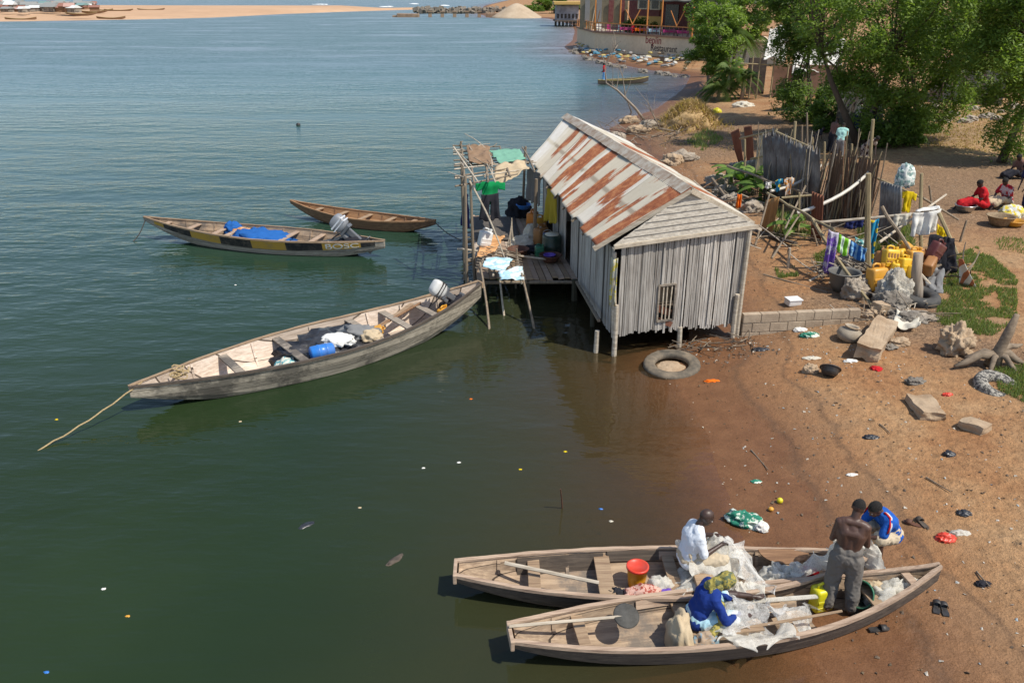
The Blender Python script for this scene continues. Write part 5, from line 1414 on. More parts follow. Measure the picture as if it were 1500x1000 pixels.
for (p, top) in ((P(899, 521, 0), 1.25), (P(872, 516, 0), .55), (GL + GD * 1.62 + GN * .03, .52), (GR + GD * .02 + GN * .05, 2.75), (GR - GD * .12 + GN * .10, 1.2), (LW0 + UD * 1.7, .52), (LW0 + UD * 3.6 - GD * .1, .6), (LW0 + UD * 5.6, .6), (LW0 + UD * 7.6, .6), (GL.lerp(GR, .5) + UD * 2.2, .56), (GL.lerp(GR, .3) + UD * 4.4, .56), (RW0 + UD * 3, .56), (RW0 + UD * 6.2, .56), (RW0 + UD * 9, .56), (LW1, .6)):
 MB().pole((p.x, p.y, min(hz(p.x, p.y), 0) - .25), (p.x + random.uniform(-.03, .03), p.y, top), .062, .055, 8, .006).build('stilt', M['pole_pale'] if p.y < 18.4 else M['pole_wet'], hut)
p = LW0 + Vector((-.02, -.06, 0)); MB().pole((p.x + .12, p.y - .02, .45), (p.x + .03, p.y, 2.45), .075, .045, 8, .01).build('corner_post', M['pole_pale'], hut)
MB().plank((LW0.x - .25, LW0.y + .1, .78), LW0 + UD * 3.2 + Vector((-.12, 0, .66)), .06, .06, Vector((0, 0, 1))).build('side_beam', M['pole'], hut)

rm, t = nodes('corrugated_roof')
v = texco(t)
ru = N(t, 'ShaderNodeAttribute', attribute_name='rust').outputs['Fac']; tn = N(t, 'ShaderNodeAttribute', attribute_name='tone').outputs['Fac']
nn = noi(t, v, 5, 6, .7); n9 = noi(t, v, 26, 4, .6)
zinc = ramp(t, [(0, (.26, .22, .17)), (.25, (.46, .42, .335)), (.5, (.55, .505, .41)), (1, (.64, .63, .60))]); L(t, tn, zinc.inputs[0])
zc = mixc(t, mth(t, 'MULTIPLY', nn, .6), zinc.outputs[0], (.30, .25, .19))
rc = ramp(t, [(.3, (.15, .045, .022)), (.5, (.26, .085, .036)), (.7, (.42, .19, .08))]); L(t, nn, rc.inputs[0])
k = ramp(t, [(.42, (0, 0, 0)), (.58, (1, 1, 1))]); L(t, mth(t, 'ADD', ru, mth(t, 'MULTIPLY', mth(t, 'SUBTRACT', n9, .5), .25)), k.inputs[0])
col = mixc(t, k.outputs[0], zc, rc.outputs[0])
finish(t, col, .78, n9, .15, .01, 0, .35)
def slope(e0, e1, r0, r1, name, stripes, nu=620, nv=34, seed=0, u0=0, u1=1, lift=0.0, tone=.5):
 u = np.linspace(u0, u1, nu); vv = np.linspace(0, 1, nv); U, V_ = np.meshgrid(u, vv, indexing='ij')
 e0, e1, r0, r1 = [np.array(q) for q in (e0, e1, r0, r1)]
 E0 = e0 + (e1 - e0) * U[..., None]; R0_ = r0 + (r1 - r0) * U[..., None]
 Pp = R0_ + (E0 - R0_) * V_[..., None]
 Ln = np.linalg.norm(e1 - e0)
 nr = np.cross((e1 - e0), (r0 - e0)); nr = nr / np.linalg.norm(nr); nr = nr if nr[2] > 0 else -nr
 sheet = np.floor(U * Ln / .80)
 cor = .012 * np.sin(U * Ln * 2 * math.pi / .085) + .008 * (sheet % 2) + .012 * (V_ > .52) * 0
 sag = .03 * np.sin(U * 9 + seed) * np.sin(V_ * 5 + U * 3) + .015 * np.sin(V_ * 3.1 * 3 + sheet)
 edge = .06 * np.sin(sheet * 2.3 + seed)
 Pp = Pp + nr * (cor + sag * .6 + lift)[..., None] + (E0 - R0_) / np.linalg.norm(e0 - r0) * (edge * V_)[..., None]
 nzv = np.array([noise.noise(Vector((a * Ln * 3.2, b * 1.3, seed))) * .6 + noise.noise(Vector((a * Ln * 15, b * 1.6, seed + 5))) * .7 for a, b in zip(U.ravel(), V_.ravel())]).reshape(U.shape)
 rust = np.zeros(U.shape)
 for (a0, a1, b0, b1) in stripes:
  du = np.minimum(U - a0, a1 - U) / .012; dv = np.minimum(V_ - b0, b1 - V_) / .10
  rust = np.maximum(rust, np.clip(np.minimum(du, dv) * .5 + .5, -1, 1.3))
 rust = np.clip(rust * .62 + nzv * .55 * (rust > -.9) + .08 * (seed == 0), 0, 1)
 tn_ = np.clip(tone + .25 * np.sin(sheet * 4.1 + seed) + (U > .88) * .2 + (U > .945) * .3, 0, 1)
 tn_ = np.clip(tn_ - .7 * ((U * Ln / .80) % 1 < .035) - .5 * (np.abs(V_ - .53) < .016), 0, 1)
 n0, n1 = U.shape; i = np.arange(n0 - 1)[:, None] * n1 + np.arange(n1 - 1)[None, :]
 F_ = np.stack([i, i + 1, i + n1 + 1, i + n1], -1).reshape(-1, 4)
 inv = np.array(WORLD[hut.name].inverted()); co = Pp.reshape(-1, 3) @ inv[:3, :3].T + inv[:3, 3]
 o = np_mesh(name, co, F_, rm, True, {'rust': rust.ravel(), 'tone': tn_.ravel()})
 o.parent = hut; WORLD[o.name] = WORLD[hut.name]
 sm = o.modifiers.new('thick', 'SOLIDIFY'); sm.thickness = .008
 return o
ZR = 3.80
r0 = pk + GN * .16 + Vector((0, 0, ZR - 3.70)); r1 = P(831, 168, ZR + .02)
e0 = P(873, 360, 2.58); e1 = P(775, 236, 2.60)
stripes = [(-.05, .058, -.2, 1.2), (.10, .185, .50, 1.2), (.085, .11, .3, .75), (.195, .25, .12, .74), (.285, .36, .30, 1.2), (.30, .335, .02, .5), (.42, .475, .04, 1.2), (.51, .60, .0, .80), (.56, .61, .6, 1.1), (.645, .665, .1, .75), (.69, .735, .0, .72), (.785, .835, -.1, .70), (.40, .43, .75, 1.2), (.02, .07, -.2, .25), (.12, .14, -.1, .2)]
slope(e0, e1, r0, r1, 'roof_sheet', stripes, seed=0)
er0 = P(1103, 324, 2.78); er1 = er0 + UD * 11.2
slope(er0, er1, r0, r1, 'roof_sheet', [(.1, .2, .2, 1.2), (.4, .5, 0, .8), (.6, .72, .3, 1.2)], seed=3, nu=500)
rc_ = MB()
a, b = r0 + Vector((0, 0, .035)), r1 + Vector((0, 0, .035)); n = 9
for i in range(n):
 p, q = a.lerp(b, i / n - (.01 if i else 0)), a.lerp(b, (i + 1) / n); o = Vector((0, 0, .012 * (i % 2)))
 ls, rs = (e0 - r0).normalized() * .26, (er0 - r0).normalized() * .26
 v = [p + ls + o, p + o + Vector((0, 0, .02)), p + rs + o, q + ls + o, q + o + Vector((0, 0, .02)), q + rs + o]; v += [k_ - Vector((0, 0, .006)) for k_ in v]
 rc_.add(v, [(0, 1, 4, 3), (1, 2, 5, 4), (6, 9, 10, 7), (7, 10, 11, 8), (0, 6, 7, 1), (1, 7, 8, 2), (3, 4, 10, 9), (4, 5, 11, 10), (0, 3, 9, 6), (2, 8, 11, 5)])
rc_.build('ridge_cap', mk('ridge', (.46, .42, .35), (.26, .17, .11), 4), hut)
bb = MB()
for (s_, e_) in ((r0, e0), (r0, er0)):
 d_ = (e_ - s_).normalized()
 a_, b_ = s_ + GN * .03 - Vector((0, 0, .05)), e_ + GN * .03 - Vector((0, 0, .05))
 MB().plank(a_ - GN * .05, b_ - GN * .05 + d_ * .05, .04, .11, Vector((0, 0, 1))).build('barge_board', M['pole_pale'], hut)
MB().plank(r0 + GN * .10 + (er0 - r0) * .55 - Vector((0, 0, .10)), er0 + GN * .10 + (er0 - r0).normalized() * .25 - Vector((0, 0, .10)), .05, .07, Vector((0, 0, 1))).build('barge_board', M['pole_pale'], hut)
for i in range(9):
 q = i / 8; a = (r0.lerp(r1, q) + (e0.lerp(e1, q) - r0.lerp(r1, q)) * .70) - Vector((0, 0, .06)); b = e0.lerp(e1, q) - Vector((0, 0, .06)) + (e0 - r0).normalized() * .06
 if 0 < i: MB().plank(a, b, .05, .05, Vector((0, 0, 1))).build('rafter', M['pole'], hut)

# ------------------------------------------------------------------ platform in front of the hut
DZ = .62
deck = thing('stilt_platform', 'plank platform on poles over the water beside the hut', 'platform', (.3, 24, 0))
DA, DB, DC, DD_ = Vector((-.92, 20.7, DZ)), Vector((1.80, 20.75, DZ)), Vector((.95, 27.6, DZ)), Vector((-1.42, 27.6, DZ))
rows = 11; x = 0
for i in range(16):
 q0, q1 = i / 16, (i + 1) / 16 - .006
 f0, f1 = random.uniform(0, .04) , 1 - random.uniform(0, .04)
 if q0 < .42: f1 = 1.0
 a0, a1 = DA.lerp(DB, q0), DA.lerp(DB, q1); b0, b1 = DD_.lerp(DC, q0), DD_.lerp(DC, q1)
 sect = [(f0, .33), (.335, .66), (.665, f1)]
 for (s0, s1) in sect:
  z = random.uniform(-.02, .03); tz = random.uniform(-.015, .015)
  v = [a0.lerp(b0, s0), a1.lerp(b1, s0), a1.lerp(b1, s1), a0.lerp(b0, s1)]
  v = [p + Vector((random.uniform(-.01, .01), 0, z + (tz if k in (0, 3) else -tz))) for k, p in enumerate(v)]; v += [p - Vector((0, 0, .035)) for p in v]
  MB().add(v, [(0, 1, 2, 3), (7, 6, 5, 4), (0, 4, 5, 1), (1, 5, 6, 2), (2, 6, 7, 3), (3, 7, 4, 0)]).build('floor_plank', M[('wood_tan', 'wood_pale', 'canoe_rim', 'canoe_rim')[(i * 3 + len(deck.children)) % 4]], deck)
for q in (.02, .3, .6, .95):
 a, b = DA.lerp(DD_, q) - Vector((.25, 0, .1)), DB.lerp(DC, q) + Vector((.1, 0, -.1)); MB().pole(a, b, .05, .045, 7, .004).build('joist', M['pole'], deck)
for q in (.02, .22, .45, .7, .97):
 for w_ in (0.02, .5, .97):
  p = DA.lerp(DD_, q).lerp(DB.lerp(DC, q), w_)
  MB().pole((p.x + random.uniform(-.06, .06), p.y, min(hz(p.x, p.y), 0) - .3), (p.x, p.y, DZ - .02), .055, .05, 7, .01).build('stilt', M['pole_wet'], deck)
for i in range(9):
 q = .30 + i * .075; p = DA.lerp(DD_, q); MB().pole((p.x - .32, p.y, .35 + .02 * i), (p.x + .75, p.y + random.uniform(-.1, .1), DZ + .06), .022, .02, 5, .01).build('cross_stick', M['pole'], deck)
MB().pole((-1.55, 22.4, 1.0), (1.0, 22.1, .78), .035, .03, 6, .005).build('rail', M['pole_pale'], deck)
dm = mk('dark_mat', (.06, .055, .05), (.12, .10, .085), 12, rough=.9)
o = sheet('floor_mat', 'dark woven mat on the far part of the platform', 'mat', [(-1.2, 24.4, DZ + .05), (.25, 24.4, DZ + .05), (.1, 27.2, DZ + .05), (-1.35, 27.2, DZ + .05)], dm, .02, 12, 2)

can = thing('pole_canopy', 'rickety canopy of poles and sticks above the platform', 'canopy', (-.3, 25, 0))
CZ = 2.92
cF0, cF1, cB0, cB1 = Vector((-1.25, 21.9, CZ)), Vector((.75, 24.0, CZ)), Vector((-1.72, 28.0, CZ)), Vector((.45, 27.6, CZ - .05))
for p, tp, rr, mt in ((cF0, .25, .05, 'pole'), (cF0 + Vector((.12, .25, 0)), .1, .045, 'pole'), (cF0 + Vector((-.12, .7, 0)), .35, .045, 'pole'), (cB0, .15, .045, 'pole'), (cB1, .1, .05, 'pole'), (Vector((.72, 24.2, 2.6)), .0, .06, 'pole'), (cF0.lerp(cB0, .55), .2, .04, 'pole')):
 MB().pole((p.x + random.uniform(-.1, .1), p.y, -.8 if p.x < .6 else DZ), (p.x, p.y, p.z + tp), rr, rr * .8, 7, .012).build('post', M[mt], can)
for i in range(11):
 q = i / 10; a = cF0.lerp(cB0, q); b = cF1.lerp(cB1, q)
 MB().pole(a + Vector((-.28, 0, random.uniform(-.04, .06))), a.lerp(b, random.uniform(.55, 1.05)) + Vector((0, 0, random.uniform(-.02, .08))), .026, .02, 6, .015).build('rafter', M['pole_pale' if i % 2 else 'pole'], can)
for w_ in (0, .12, .3, .6, .95):
 a = cF0.lerp(cF1, w_); b = cB0.lerp(cB1, w_); MB().pole(a + Vector((0, -.3, .03)), b + Vector((0, .2, .03)), .032, .026, 6, .01).build('beam', M['pole'], can)
for i in range(16):
 q = random.random() ** 1.4; a = cF0.lerp(cB0, q) + Vector((random.uniform(-.1, .9), 0, random.uniform(.02, .2))); an = random.uniform(-.9, .5)
 MB().pole(a, a + Vector((math.sin(an) * 1.4, math.cos(an) * 1.2, random.uniform(-.15, .35))), .018, .012, 5, .03).build('loose_stick', M['pole_pale' if i % 3 else 'pole'], can)
MB().pole(cF0 + Vector((.1, .1, .1)), Vector((-.2, 21.5, 1.0)), .028, .018, 6, .03).build('loose_stick', M['pole_pale'], can)
MB().pole(cF0 + Vector((-.4, 1.5, .75)), cF0 + Vector((.35, -.1, .1)), .03, .02, 6, .03).build('loose_stick', M['pole_pale'], can)

def hang(name, label, cat, p0, p1, drop, mat, kind='sheet', seed=0, n=18, wav=.05, group=None, over=.0):
 """cloth hanging from the line p0-p1; outline sheet, shirt, trousers or shorts"""
 p0, p1 = Vector(p0), Vector(p1); e = p1 - p0; nrm = Vector((e.y, -e.x, 0)).normalized() if e.xy.length > .01 else Vector((0, -1, 0))
 mb = MB(); idx = {}
 m = max(6, int(n * 1.2))
 for j in range(m + 1):
  for i in range(n + 1):
   u, v = i / n, j / m
   uu = u
   ok = True
   if kind == 'shirt': ok = (.2 < u < .8) or v < .38
   elif kind == 'trousers': ok = v < .3 or u < .47 or u > .53
   elif kind == 'shorts': ok = v < .45 or u < .46 or u > .54
   if not ok: continue
   flr = 0 if kind != 'trousers' else (u - .5) * .15 * v
   edge = 1 + .05 * nz((u * 4, seed, v), 1) + .04 * math.sin(u * 17 + seed)
   p = p0 + e * (u + flr - .05 * math.sin(v * 3) * (u - .5)) + Vector((0, 0, -drop * v * edge - .03 * math.sin(math.pi * u)))
   p += nrm * (wav * (v ** .7) * (math.sin(u * 11 + seed + v * 1.5) + .6 * math.sin(u * 23 + 2 * seed)) + .04 * nz((u * 3, v * 3, seed), 1))
   if kind == 'shirt' and (u < .2 or u > .8): p += Vector((0, 0, -abs(u - .5) * drop * .22))
   idx[(i, j)] = len(mb.v); mb.v.append(p)
 for j in range(m):
  for i in range(n):
   q = [(i, j), (i + 1, j), (i + 1, j + 1), (i, j + 1)]
   if all(k in idx for k in q): mb.f.append(tuple(idx[k] for k in q))
 o = recenter(mb.build(name, mat, None, True)); sm = o.modifiers.new('thick', 'SOLIDIFY'); sm.thickness = .012
 return tag(o, label, cat, group)
sheet('tarpaulin', 'faded green tarpaulin lying on the pole canopy', 'tarpaulin', [(-.38, 24.4, CZ + .08), (.42, 24.9, CZ + .1), (.25, 26.6, CZ + .12), (-.75, 26.5, CZ + .1)], M['tarp_green'], .05, 16, 3)
sheet('woven_mat', 'brown mat lying on the water end of the pole canopy', 'mat', [(-1.25, 24.2, CZ + .12), (-.55, 24.2, CZ + .1), (-.75, 27.0, CZ + .12), (-1.5, 27.0, CZ + .15)], mk('mat_brown', (.30, .19, .11), (.18, .11, .06), 8), .07, 14, 5)
sheet('woven_mat', 'tan sacking sagging from the hut end of the pole canopy', 'mat', [(-.55, 23.1, CZ - .45), (.5, 23.9, CZ + .02), (.35, 24.5, CZ + .12), (-.5, 24.2, CZ + .02)], M['cl_beige'], .09, 14, 6)
hang('shirt', 'bright green shirt hanging from the canopy edge', 'shirt', (-1.0, 22.3, CZ + .02), (-.2, 22.9, CZ - .08), .62, M['cl_green'], 'shirt', 2)
hang('trousers', 'dark trousers hanging below the bright green shirt', 'trousers', (-.85, 22.2, CZ - .32), (-.38, 22.5, CZ - .34), .72, M['cl_dark'], 'trousers', 3)
hang('cloth', 'navy cloth hanging on the water-side posts', 'cloth', (-1.38, 22.9, CZ - .35), (-1.2, 22.3, CZ - .35), .95, M['cl_navy'], 'sheet', 5, wav=.06)
hang('cloth', 'yellow-olive cloth hanging in the hut doorway', 'cloth', (1.02, 24.0, 2.42), (1.28, 23.5, 2.42), 1.0, M['cl_olive'], 'sheet', 6, wav=.06)
hang('cloth', 'grey cloth hanging at the hut end of the canopy', 'cloth', (.50, 25.4, 2.75), (.85, 24.6, 2.7), 1.0, M['cl_grey'], 'sheet', 7, wav=.06)

rack = thing('drying_rack', 'stick rack draped with pale blue washing in front of the platform', 'rack', (-.3, 19.6, 0))
RK = [P(703, 392, 1.0), P(764, 408, 1.0), P(757, 372, 1.0), P(712, 358, 1.0)]
for p, b in zip(RK, (P(719, 500, 0), P(790, 490, 0), RK[2].xy.to_3d(), RK[3].xy.to_3d())):
 MB().pole((b.x, b.y, -.5), (p.x, p.y, 1.15), .035, .028, 6, .02).build('leg', M['pole'], rack)
b = P(742, 470, 0); MB().pole((b.x, b.y, -.4), (RK[0].x + .5, RK[0].y, 1.0), .03, .025, 6, .03).build('leg', M['pole_pale'], rack)
for i in range(10):
 q = i / 9; a, b = RK[0].lerp(RK[3], q), RK[1].lerp(RK[2], q); MB().pole(a - Vector((.12, 0, 0)), b + Vector((.1, 0, 0)), .02, .018, 5, .01).build('slat', M['pole'], rack)
for q in (0, .33, .66, 1):
 a, b = RK[0].lerp(RK[1], q), RK[3].lerp(RK[2], q); MB().pole(a - Vector((0, .25, .04)), b + Vector((0, .2, -.04)), .026, .022, 5, .01).build('crossbar', M['pole_pale'], rack)
def quad_on(px4, z): return [P(x, y, z) for x, y in px4]
sheet('washing', 'pale blue cloth spread at the far side of the drying rack', 'cloth', quad_on([(707, 392), (738, 400), (752, 380), (712, 379)], 1.05), M['cl_ltblue'], .06, 14, 3)
sheet('washing', 'pale blue shirt hanging over the front of the drying rack', 'cloth', quad_on([(734, 412), (768, 411), (765, 391), (730, 400)], 1.06), M['cl_ltblue'], .07, 14, 7)
sheet('floor_mat', 'apricot cloth drying on the platform edge', 'cloth', quad_on([(697, 380), (726, 369), (739, 346), (709, 346)], .98), M['cl_apricot'], .05, 14, 9)
r = jerrycan('jerrycan', 'white jerrycan beside the apricot cloth', M['white_plastic'], P(708, 362, .95), (0, .25, .5), 1.25)
for i in range(3):
 p = P(742 + i * 5, 366 - 5 * i, .7); single(MB().pole(p, p + Vector((.15 - .1 * i, .1, .75)), .022, .016, 6, .02), 'propped_stick', M['pole_pale'], ('thick', 'crooked', 'thin')[i] + ' stick propped up by the apricot cloth', 'stick')

def basin(name, label, mat, c, R0=.3, h=.18, M4=None, cat='basin', rim=None):
 r = thing(name, label, cat, c); Mx_ = M4 or Matrix.Identity(4)
 d = MB().lathe([(R0 * .6, 0), (R0 * .82, h * .4), (R0 * .97, h * .92), (R0 * 1.05, h), (R0 * 1.03, h * 1.04), (R0 * .93, h * .93), (R0 * .76, h * .4), (R0 * .55, h * .1), (.001, h * .09)], 26, Mx_)
 mesh_obj('bowl', d.v, d.f, mat, r, True, True)
 d = MB().torus(Mx_ @ Matrix.Translation((0, 0, h)), R0 * 1.04, .014, 26, 6); mesh_obj('rim', d.v, d.f, rim or mat, r, True, True)
 return r
dk_ = lambda x, y, dz=.03: P(x, y, DZ + dz)
basin('basin', 'larger brown clay basin in the middle of the platform', M['clay'], dk_(759, 376), .30, .24)
basin('basin', 'brown clay basin holding a purple bowl by the hut wall', M['clay'], dk_(806, 383), .30, .2)
basin('bowl', 'purple bowl sitting in a clay basin by the hut wall', M['purple_plastic'], dk_(805, 378, .12), .16, .1, cat='bowl')
basin('basin', 'blue basin on top of the dark bundle at the back of the platform', M['blue_plastic'], dk_(767, 306, .35), .24, .15)
cloth_pile('bundle', 'dark bundle at the back corner of the platform', 'bundle', dk_(760, 315), (.42, .4, .6), M['cl_dark'], 60, .3, 1.7)
r = thing('water_drum', 'dark drum with a pale lid against the hut wall', 'drum', dk_(808, 372))
d = MB().lathe([(.26, 0), (.28, .05), (.28, .25), (.29, .27), (.28, .29), (.28, .5), (.27, .56), (.25, .58)], 24, None, True, True); mesh_obj('body', d.v, d.f, M['dkgreen_plastic'], r, True, True)
d = MB().lathe([(.2, .575), (.2, .61), (.001, .62)], 24); mesh_obj('lid', d.v, d.f, M['cl_offwhite'], r, True, True)
r = thing('bucket', 'blue bucket standing on the sack by the hut wall', 'bucket', dk_(802, 354, .30))
d = MB().lathe([(.11, 0), (.14, .22), (.15, .24), (.135, .23), (.1, .02), (.001, .02)], 20); mesh_obj('pail', d.v, d.f, M['blue_plastic'], r, True, True)
mesh_obj('handle', *[getattr(MB().tube([(.145 * math.cos(a), .0, .23 + .13 * math.sin(a)) for a in np.linspace(0, math.pi, 9)], .007, 5), k) for k in 'vf'], M['steel'], r, True, True)
jerrycan('jerrycan', 'orange jerrycan farthest along the hut wall on the platform', M['orange_plastic'], dk_(780, 336), (0, 0, 1.2), 1.5, 'jerrycans on the platform')
jerrycan('jerrycan', 'bright orange jerrycan standing second along the hut wall', M['amber_plastic'], dk_(789, 341, .1), (0, .1, .3), 1.3, 'jerrycans on the platform')
jerrycan('jerrycan', 'brown jerrycan beside the blue bucket', M['brown_plastic'], dk_(792, 360), (0, 0, .9), 1.5, 'jerrycans on the platform')
jerrycan('jerrycan', 'green can next to the dark drum', M['green_plastic'], dk_(790, 377), (0, 0, .2), .9, 'jerrycans on the platform')
cloth_pile('sack', 'pale sack leaning on the orange jerrycans', 'sack', dk_(780, 353), (.3, .25, .55), M['cl_offwhite'], 62, .2, 1.5)
cloth_pile('sack', 'cream rag lying in the middle of the platform', 'cloth', dk_(768, 358), (.4, .3, .25), M['cl_offwhite'], 63, .35, 1.6)
cloth_pile('sack', 'dark wet sack lying on the platform planks', 'sack', dk_(784, 369), (.35, .25, .2), M['cl_dark'], 64, .3, 1.6)
cloth_pile('sack', 'ochre sack on which the blue bucket stands', 'sack', dk_(800, 360), (.22, .22, .38), M['amber_board'], 65, .2, 1.5)
hang('net_rag', 'yellow and white rag strip tied along the hut corner', 'rag', (2.17, 17.26, 2.35), (2.32, 17.18, 2.35), 1.1, fabric('cl_rag2', (.5, .48, .4), (.55, .45, .06), 'noise', 9), 'sheet', 9, 8, .03)
# ------------------------------------------------------------------ yard of poles, sheets and washing
def up(base_px, top_px):
 """ground point under a pixel and the point above it that shows at top_px"""
 b = G(*base_px); return b, PY(top_px[0], top_px[1], b.y)
def at(px, py, ref):
 """point seen at a pixel at the depth of the ground point seen at ref"""
 return PY(px, py, G(*ref).y)
def stake(base, top, r, label, mat='pole', name='pole', group='poles standing in the yard', cat='pole', bend=.012):
 b, t_ = up(base, top); return single(MB().pole(b - Vector((0, 0, .15)), t_, r, r * .75, 7, bend), name, M[mat], label, cat, group)
stake((1155, 292), (1165, 178), .07, 'tallest pole rising from the grey sheet fence', 'bamboo')
stake((1182, 240), (1182, 165), .05, 'thin straight pole behind the grey sheet fence')
stake((1175, 240), (1175, 184), .05, 'thin pole close left of the thin straight pole behind the fence')
stake((1195, 262), (1190, 201), .05, 'pale pole at the joint of grey sheets and brown planks', 'bamboo')
stake((1207, 262), (1208, 208), .05, 'yellowish pole just before the man in the aqua shirt', 'bamboo')
stake((1248, 290), (1248, 211), .05, 'pole in front of the woman in the floral dress', 'bamboo')
stake((1241, 300), (1241, 225), .05, 'yellow bamboo stake against the brown planks', 'bamboo')
stake((1272, 320), (1279, 175), .07, 'tall corner pole beside the woman in the floral dress', 'bamboo')
stake((1272, 395), (1272, 254), .095, 'thick mossy corner post in the middle of the yard', 'bamboo', 'post')
stake((1351, 372), (1350, 254), .06, 'pole behind the white sheet on the washing line', 'bamboo')
stake((1370, 330), (1361, 272), .04, 'short leaning pole just past the white washing', 'pole')
stake((1091, 275), (1091, 204), .055, 'pole among the banana leaves', 'bamboo')
stake((1170, 345), (1171, 282), .04, 'thin pale stake under the two small dresses', 'bamboo')
stake((1143, 345), (1147, 300), .04, 'thin stake left of the rusty hanging sheet', 'bamboo')
stake((1200, 360), (1190, 335), .035, 'short dark stake in the open yard', 'pole')
stake((1154, 392), (1157, 363), .05, 'short stump post holding a dark plank', 'pole_pale')
stake((1186 + 220, 354), (1416, 323), .04, 'thin stake standing on the path beyond the washing', 'pole')
def lean(a, b, r, label, mat='pole', r1=None, mid=None, name='pole', group='long poles across the yard', wig=.0):
 (ax, ay, ar), (bx, by, br) = a, b
 A = at(ax, ay, ar); B = at(bx, by, br)
 pts = [A.lerp(B, i / 8) for i in range(9)]
 if mid:
  C = at(mid[0], mid[1], mid[2]); c = C * 2 - (A + B) * .5
  pts = [A * (1 - q) ** 2 + c * (2 * q * (1 - q)) + B * q * q for q in [i / 8 for i in range(9)]]
 pts = [p + Vector((nz(p, 1.5, 1), 0, nz(p, 1.5, 5))) * wig for p in pts]
 return single(MB().tube(pts, [r, r1 or r * .8], 7), name, M[mat], label, 'pole', group)
lean((1129, 280, (1140, 318)), (1203, 242, (1203, 300)), .055, 'shorter of the two pale curved pipes', 'pvc', mid=(1172, 266, (1172, 310)), name='pipe', group='pale curved pipes')
lean((1168, 312, (1168, 352)), (1276, 248, (1276, 330)), .058, 'longer of the two pale curved pipes', 'pvc', mid=(1232, 285, (1225, 345)), name='pipe', group='pale curved pipes')
lean((1190, 321, (1200, 380)), (1283, 455, (1283, 458)), .055, 'curved pole slanting down to the block heap', 'bamboo', mid=(1225, 377, (1230, 410)))
lean((1064, 243, (1075, 285)), (1192, 288, (1190, 320)), .05, 'dark pole crossing above the banana leaves', 'pole', wig=.06)
lean((1124, 283, (1130, 330)), (1222, 338, (1225, 395)), .045, 'pole sloping down from the banana leaves to the washing', 'bamboo', wig=.05)
lean((1190, 327, (1200, 380)), (1377, 309, (1375, 385)), .045, 'level pole carrying the washing', 'pole_pale', mid=(1290, 318, (1290, 380)))
lean((1288, 355, (1290, 392)), (1386, 285, (1380, 350)), .04, 'straight pole slanting up behind the white sheet', 'pole_pale')
lean((1291, 303, (1300, 400)), (1342, 379, (1340, 415)), .05, 'dark branch slanting down onto the stump', 'pole', wig=.07)
lean((1375, 312, (1380, 392)), (1402, 372, (1400, 398)), .06, 'mossy slanting pole at the end of the shelter', 'bamboo')
lean((1273, 256, (1273, 325)), (1350, 290, (1350, 345)), .04, 'pole running back from the mossy corner post', 'bamboo')
lean((1352, 290, (1350, 350)), (1404, 322, (1400, 350)), .04, 'pole dropping towards the path beyond the washing', 'pole')
lean((1185, 262, (1185, 305)), (1150, 335, (1150, 372)), .035, 'thin stick leaning over the rusty sheet', 'pole')
lean((1201, 252, (1201, 305)), (1231, 222, (1231, 290)), .035, 'stick leaning against the brown planks', 'pole')
lean((1106, 360, (1106, 360)), (1127, 285, (1127, 345)), .035, 'dark leaning stick beside the amber board', 'pole')
lean((1131, 378, (1131, 378)), (1169, 318, (1169, 352)), .035, 'dark stick leaning across the open yard', 'pole')
lean((1185, 412, (1185, 412)), (1252, 375, (1252, 385)), .04, 'grey stick propped on the heap behind the purple towel', 'pole_pale')
lean((1225, 375, (1225, 395)), (1268, 408, (1268, 415)), .035, 'pale stick behind the curved pole', 'pole_pale')
lean((1118, 402, (1118, 402)), (1212, 428, (1212, 428)), .025, 'thin dark stick lying on the yard ground', 'pole')
lean((1347, 400, (1349, 420)), (1367, 422, (1367, 424)), .045, 'pale board leaning beside the stump', 'pole_pale')
lean((1358, 400, (1360, 408)), (1402, 372, (1402, 396)), .05, 'grey branch lying inside the shelter', 'driftwood', wig=.1)
single(MB().plank(G(1102, 342, .12), G(1165, 362, .12), .16, .06), 'board', M['wood_dark'], 'dark plank lying from the hut across the yard', 'board')
def panel(base0, base1, top0, top1, mat, label, cat='sheet', corr=.09, group=None, name='corrugated_sheet', jag=.0, back=.0):
 """standing corrugated sheet between two ground pixels, tops at two pixels"""
 a, c = G(*base0), G(*base1); b = PY(top0[0], top0[1], a.y + back); d = PY(top1[0], top1[1], c.y + back)
 mb = MB(); n = 26; m = 6; e = (c - a); nr = Vector((e.y, -e.x, 0)).normalized(); wdt = e.length
 for i in range(n + 1):
  for j in range(m + 1):
   u, v = i / n, j / m; p = a.lerp(c, u).lerp(b.lerp(d, u), v)
   if j == m: p.z += random.uniform(-jag, jag)
   mb.v.append(p + nr * (.022 * math.sin(u * wdt / corr * 6.28) + .05 * nz((u * 2, v * 2, a.x), 1)))
 for i in range(n):
  for j in range(m): mb.f.append((i * (m + 1) + j, (i + 1) * (m + 1) + j, (i + 1) * (m + 1) + j + 1, i * (m + 1) + j + 1))
 o = recenter(mb.build(name, mat, None, True)); sm = o.modifiers.new('thick', 'SOLIDIFY'); sm.thickness = .01
 return tag(o, label, cat, group)
ga = 'corrugated sheets of the yard fence'
panel((1118, 292), (1137, 296), (1117, 200), (1133, 190), M['grey_sheet'], 'narrow dark sheet at the left end of the grey fence', group=ga, jag=.2)
panel((1134, 296), (1152, 300), (1131, 197), (1153, 201), M['grey_sheet'], 'grey sheet with gaps second along the fence', group=ga, jag=.18)
panel((1152, 300), (1170, 304), (1150, 203), (1170, 210), M['grey_sheet'], 'grey sheet just behind the tallest pole', group=ga, jag=.18)
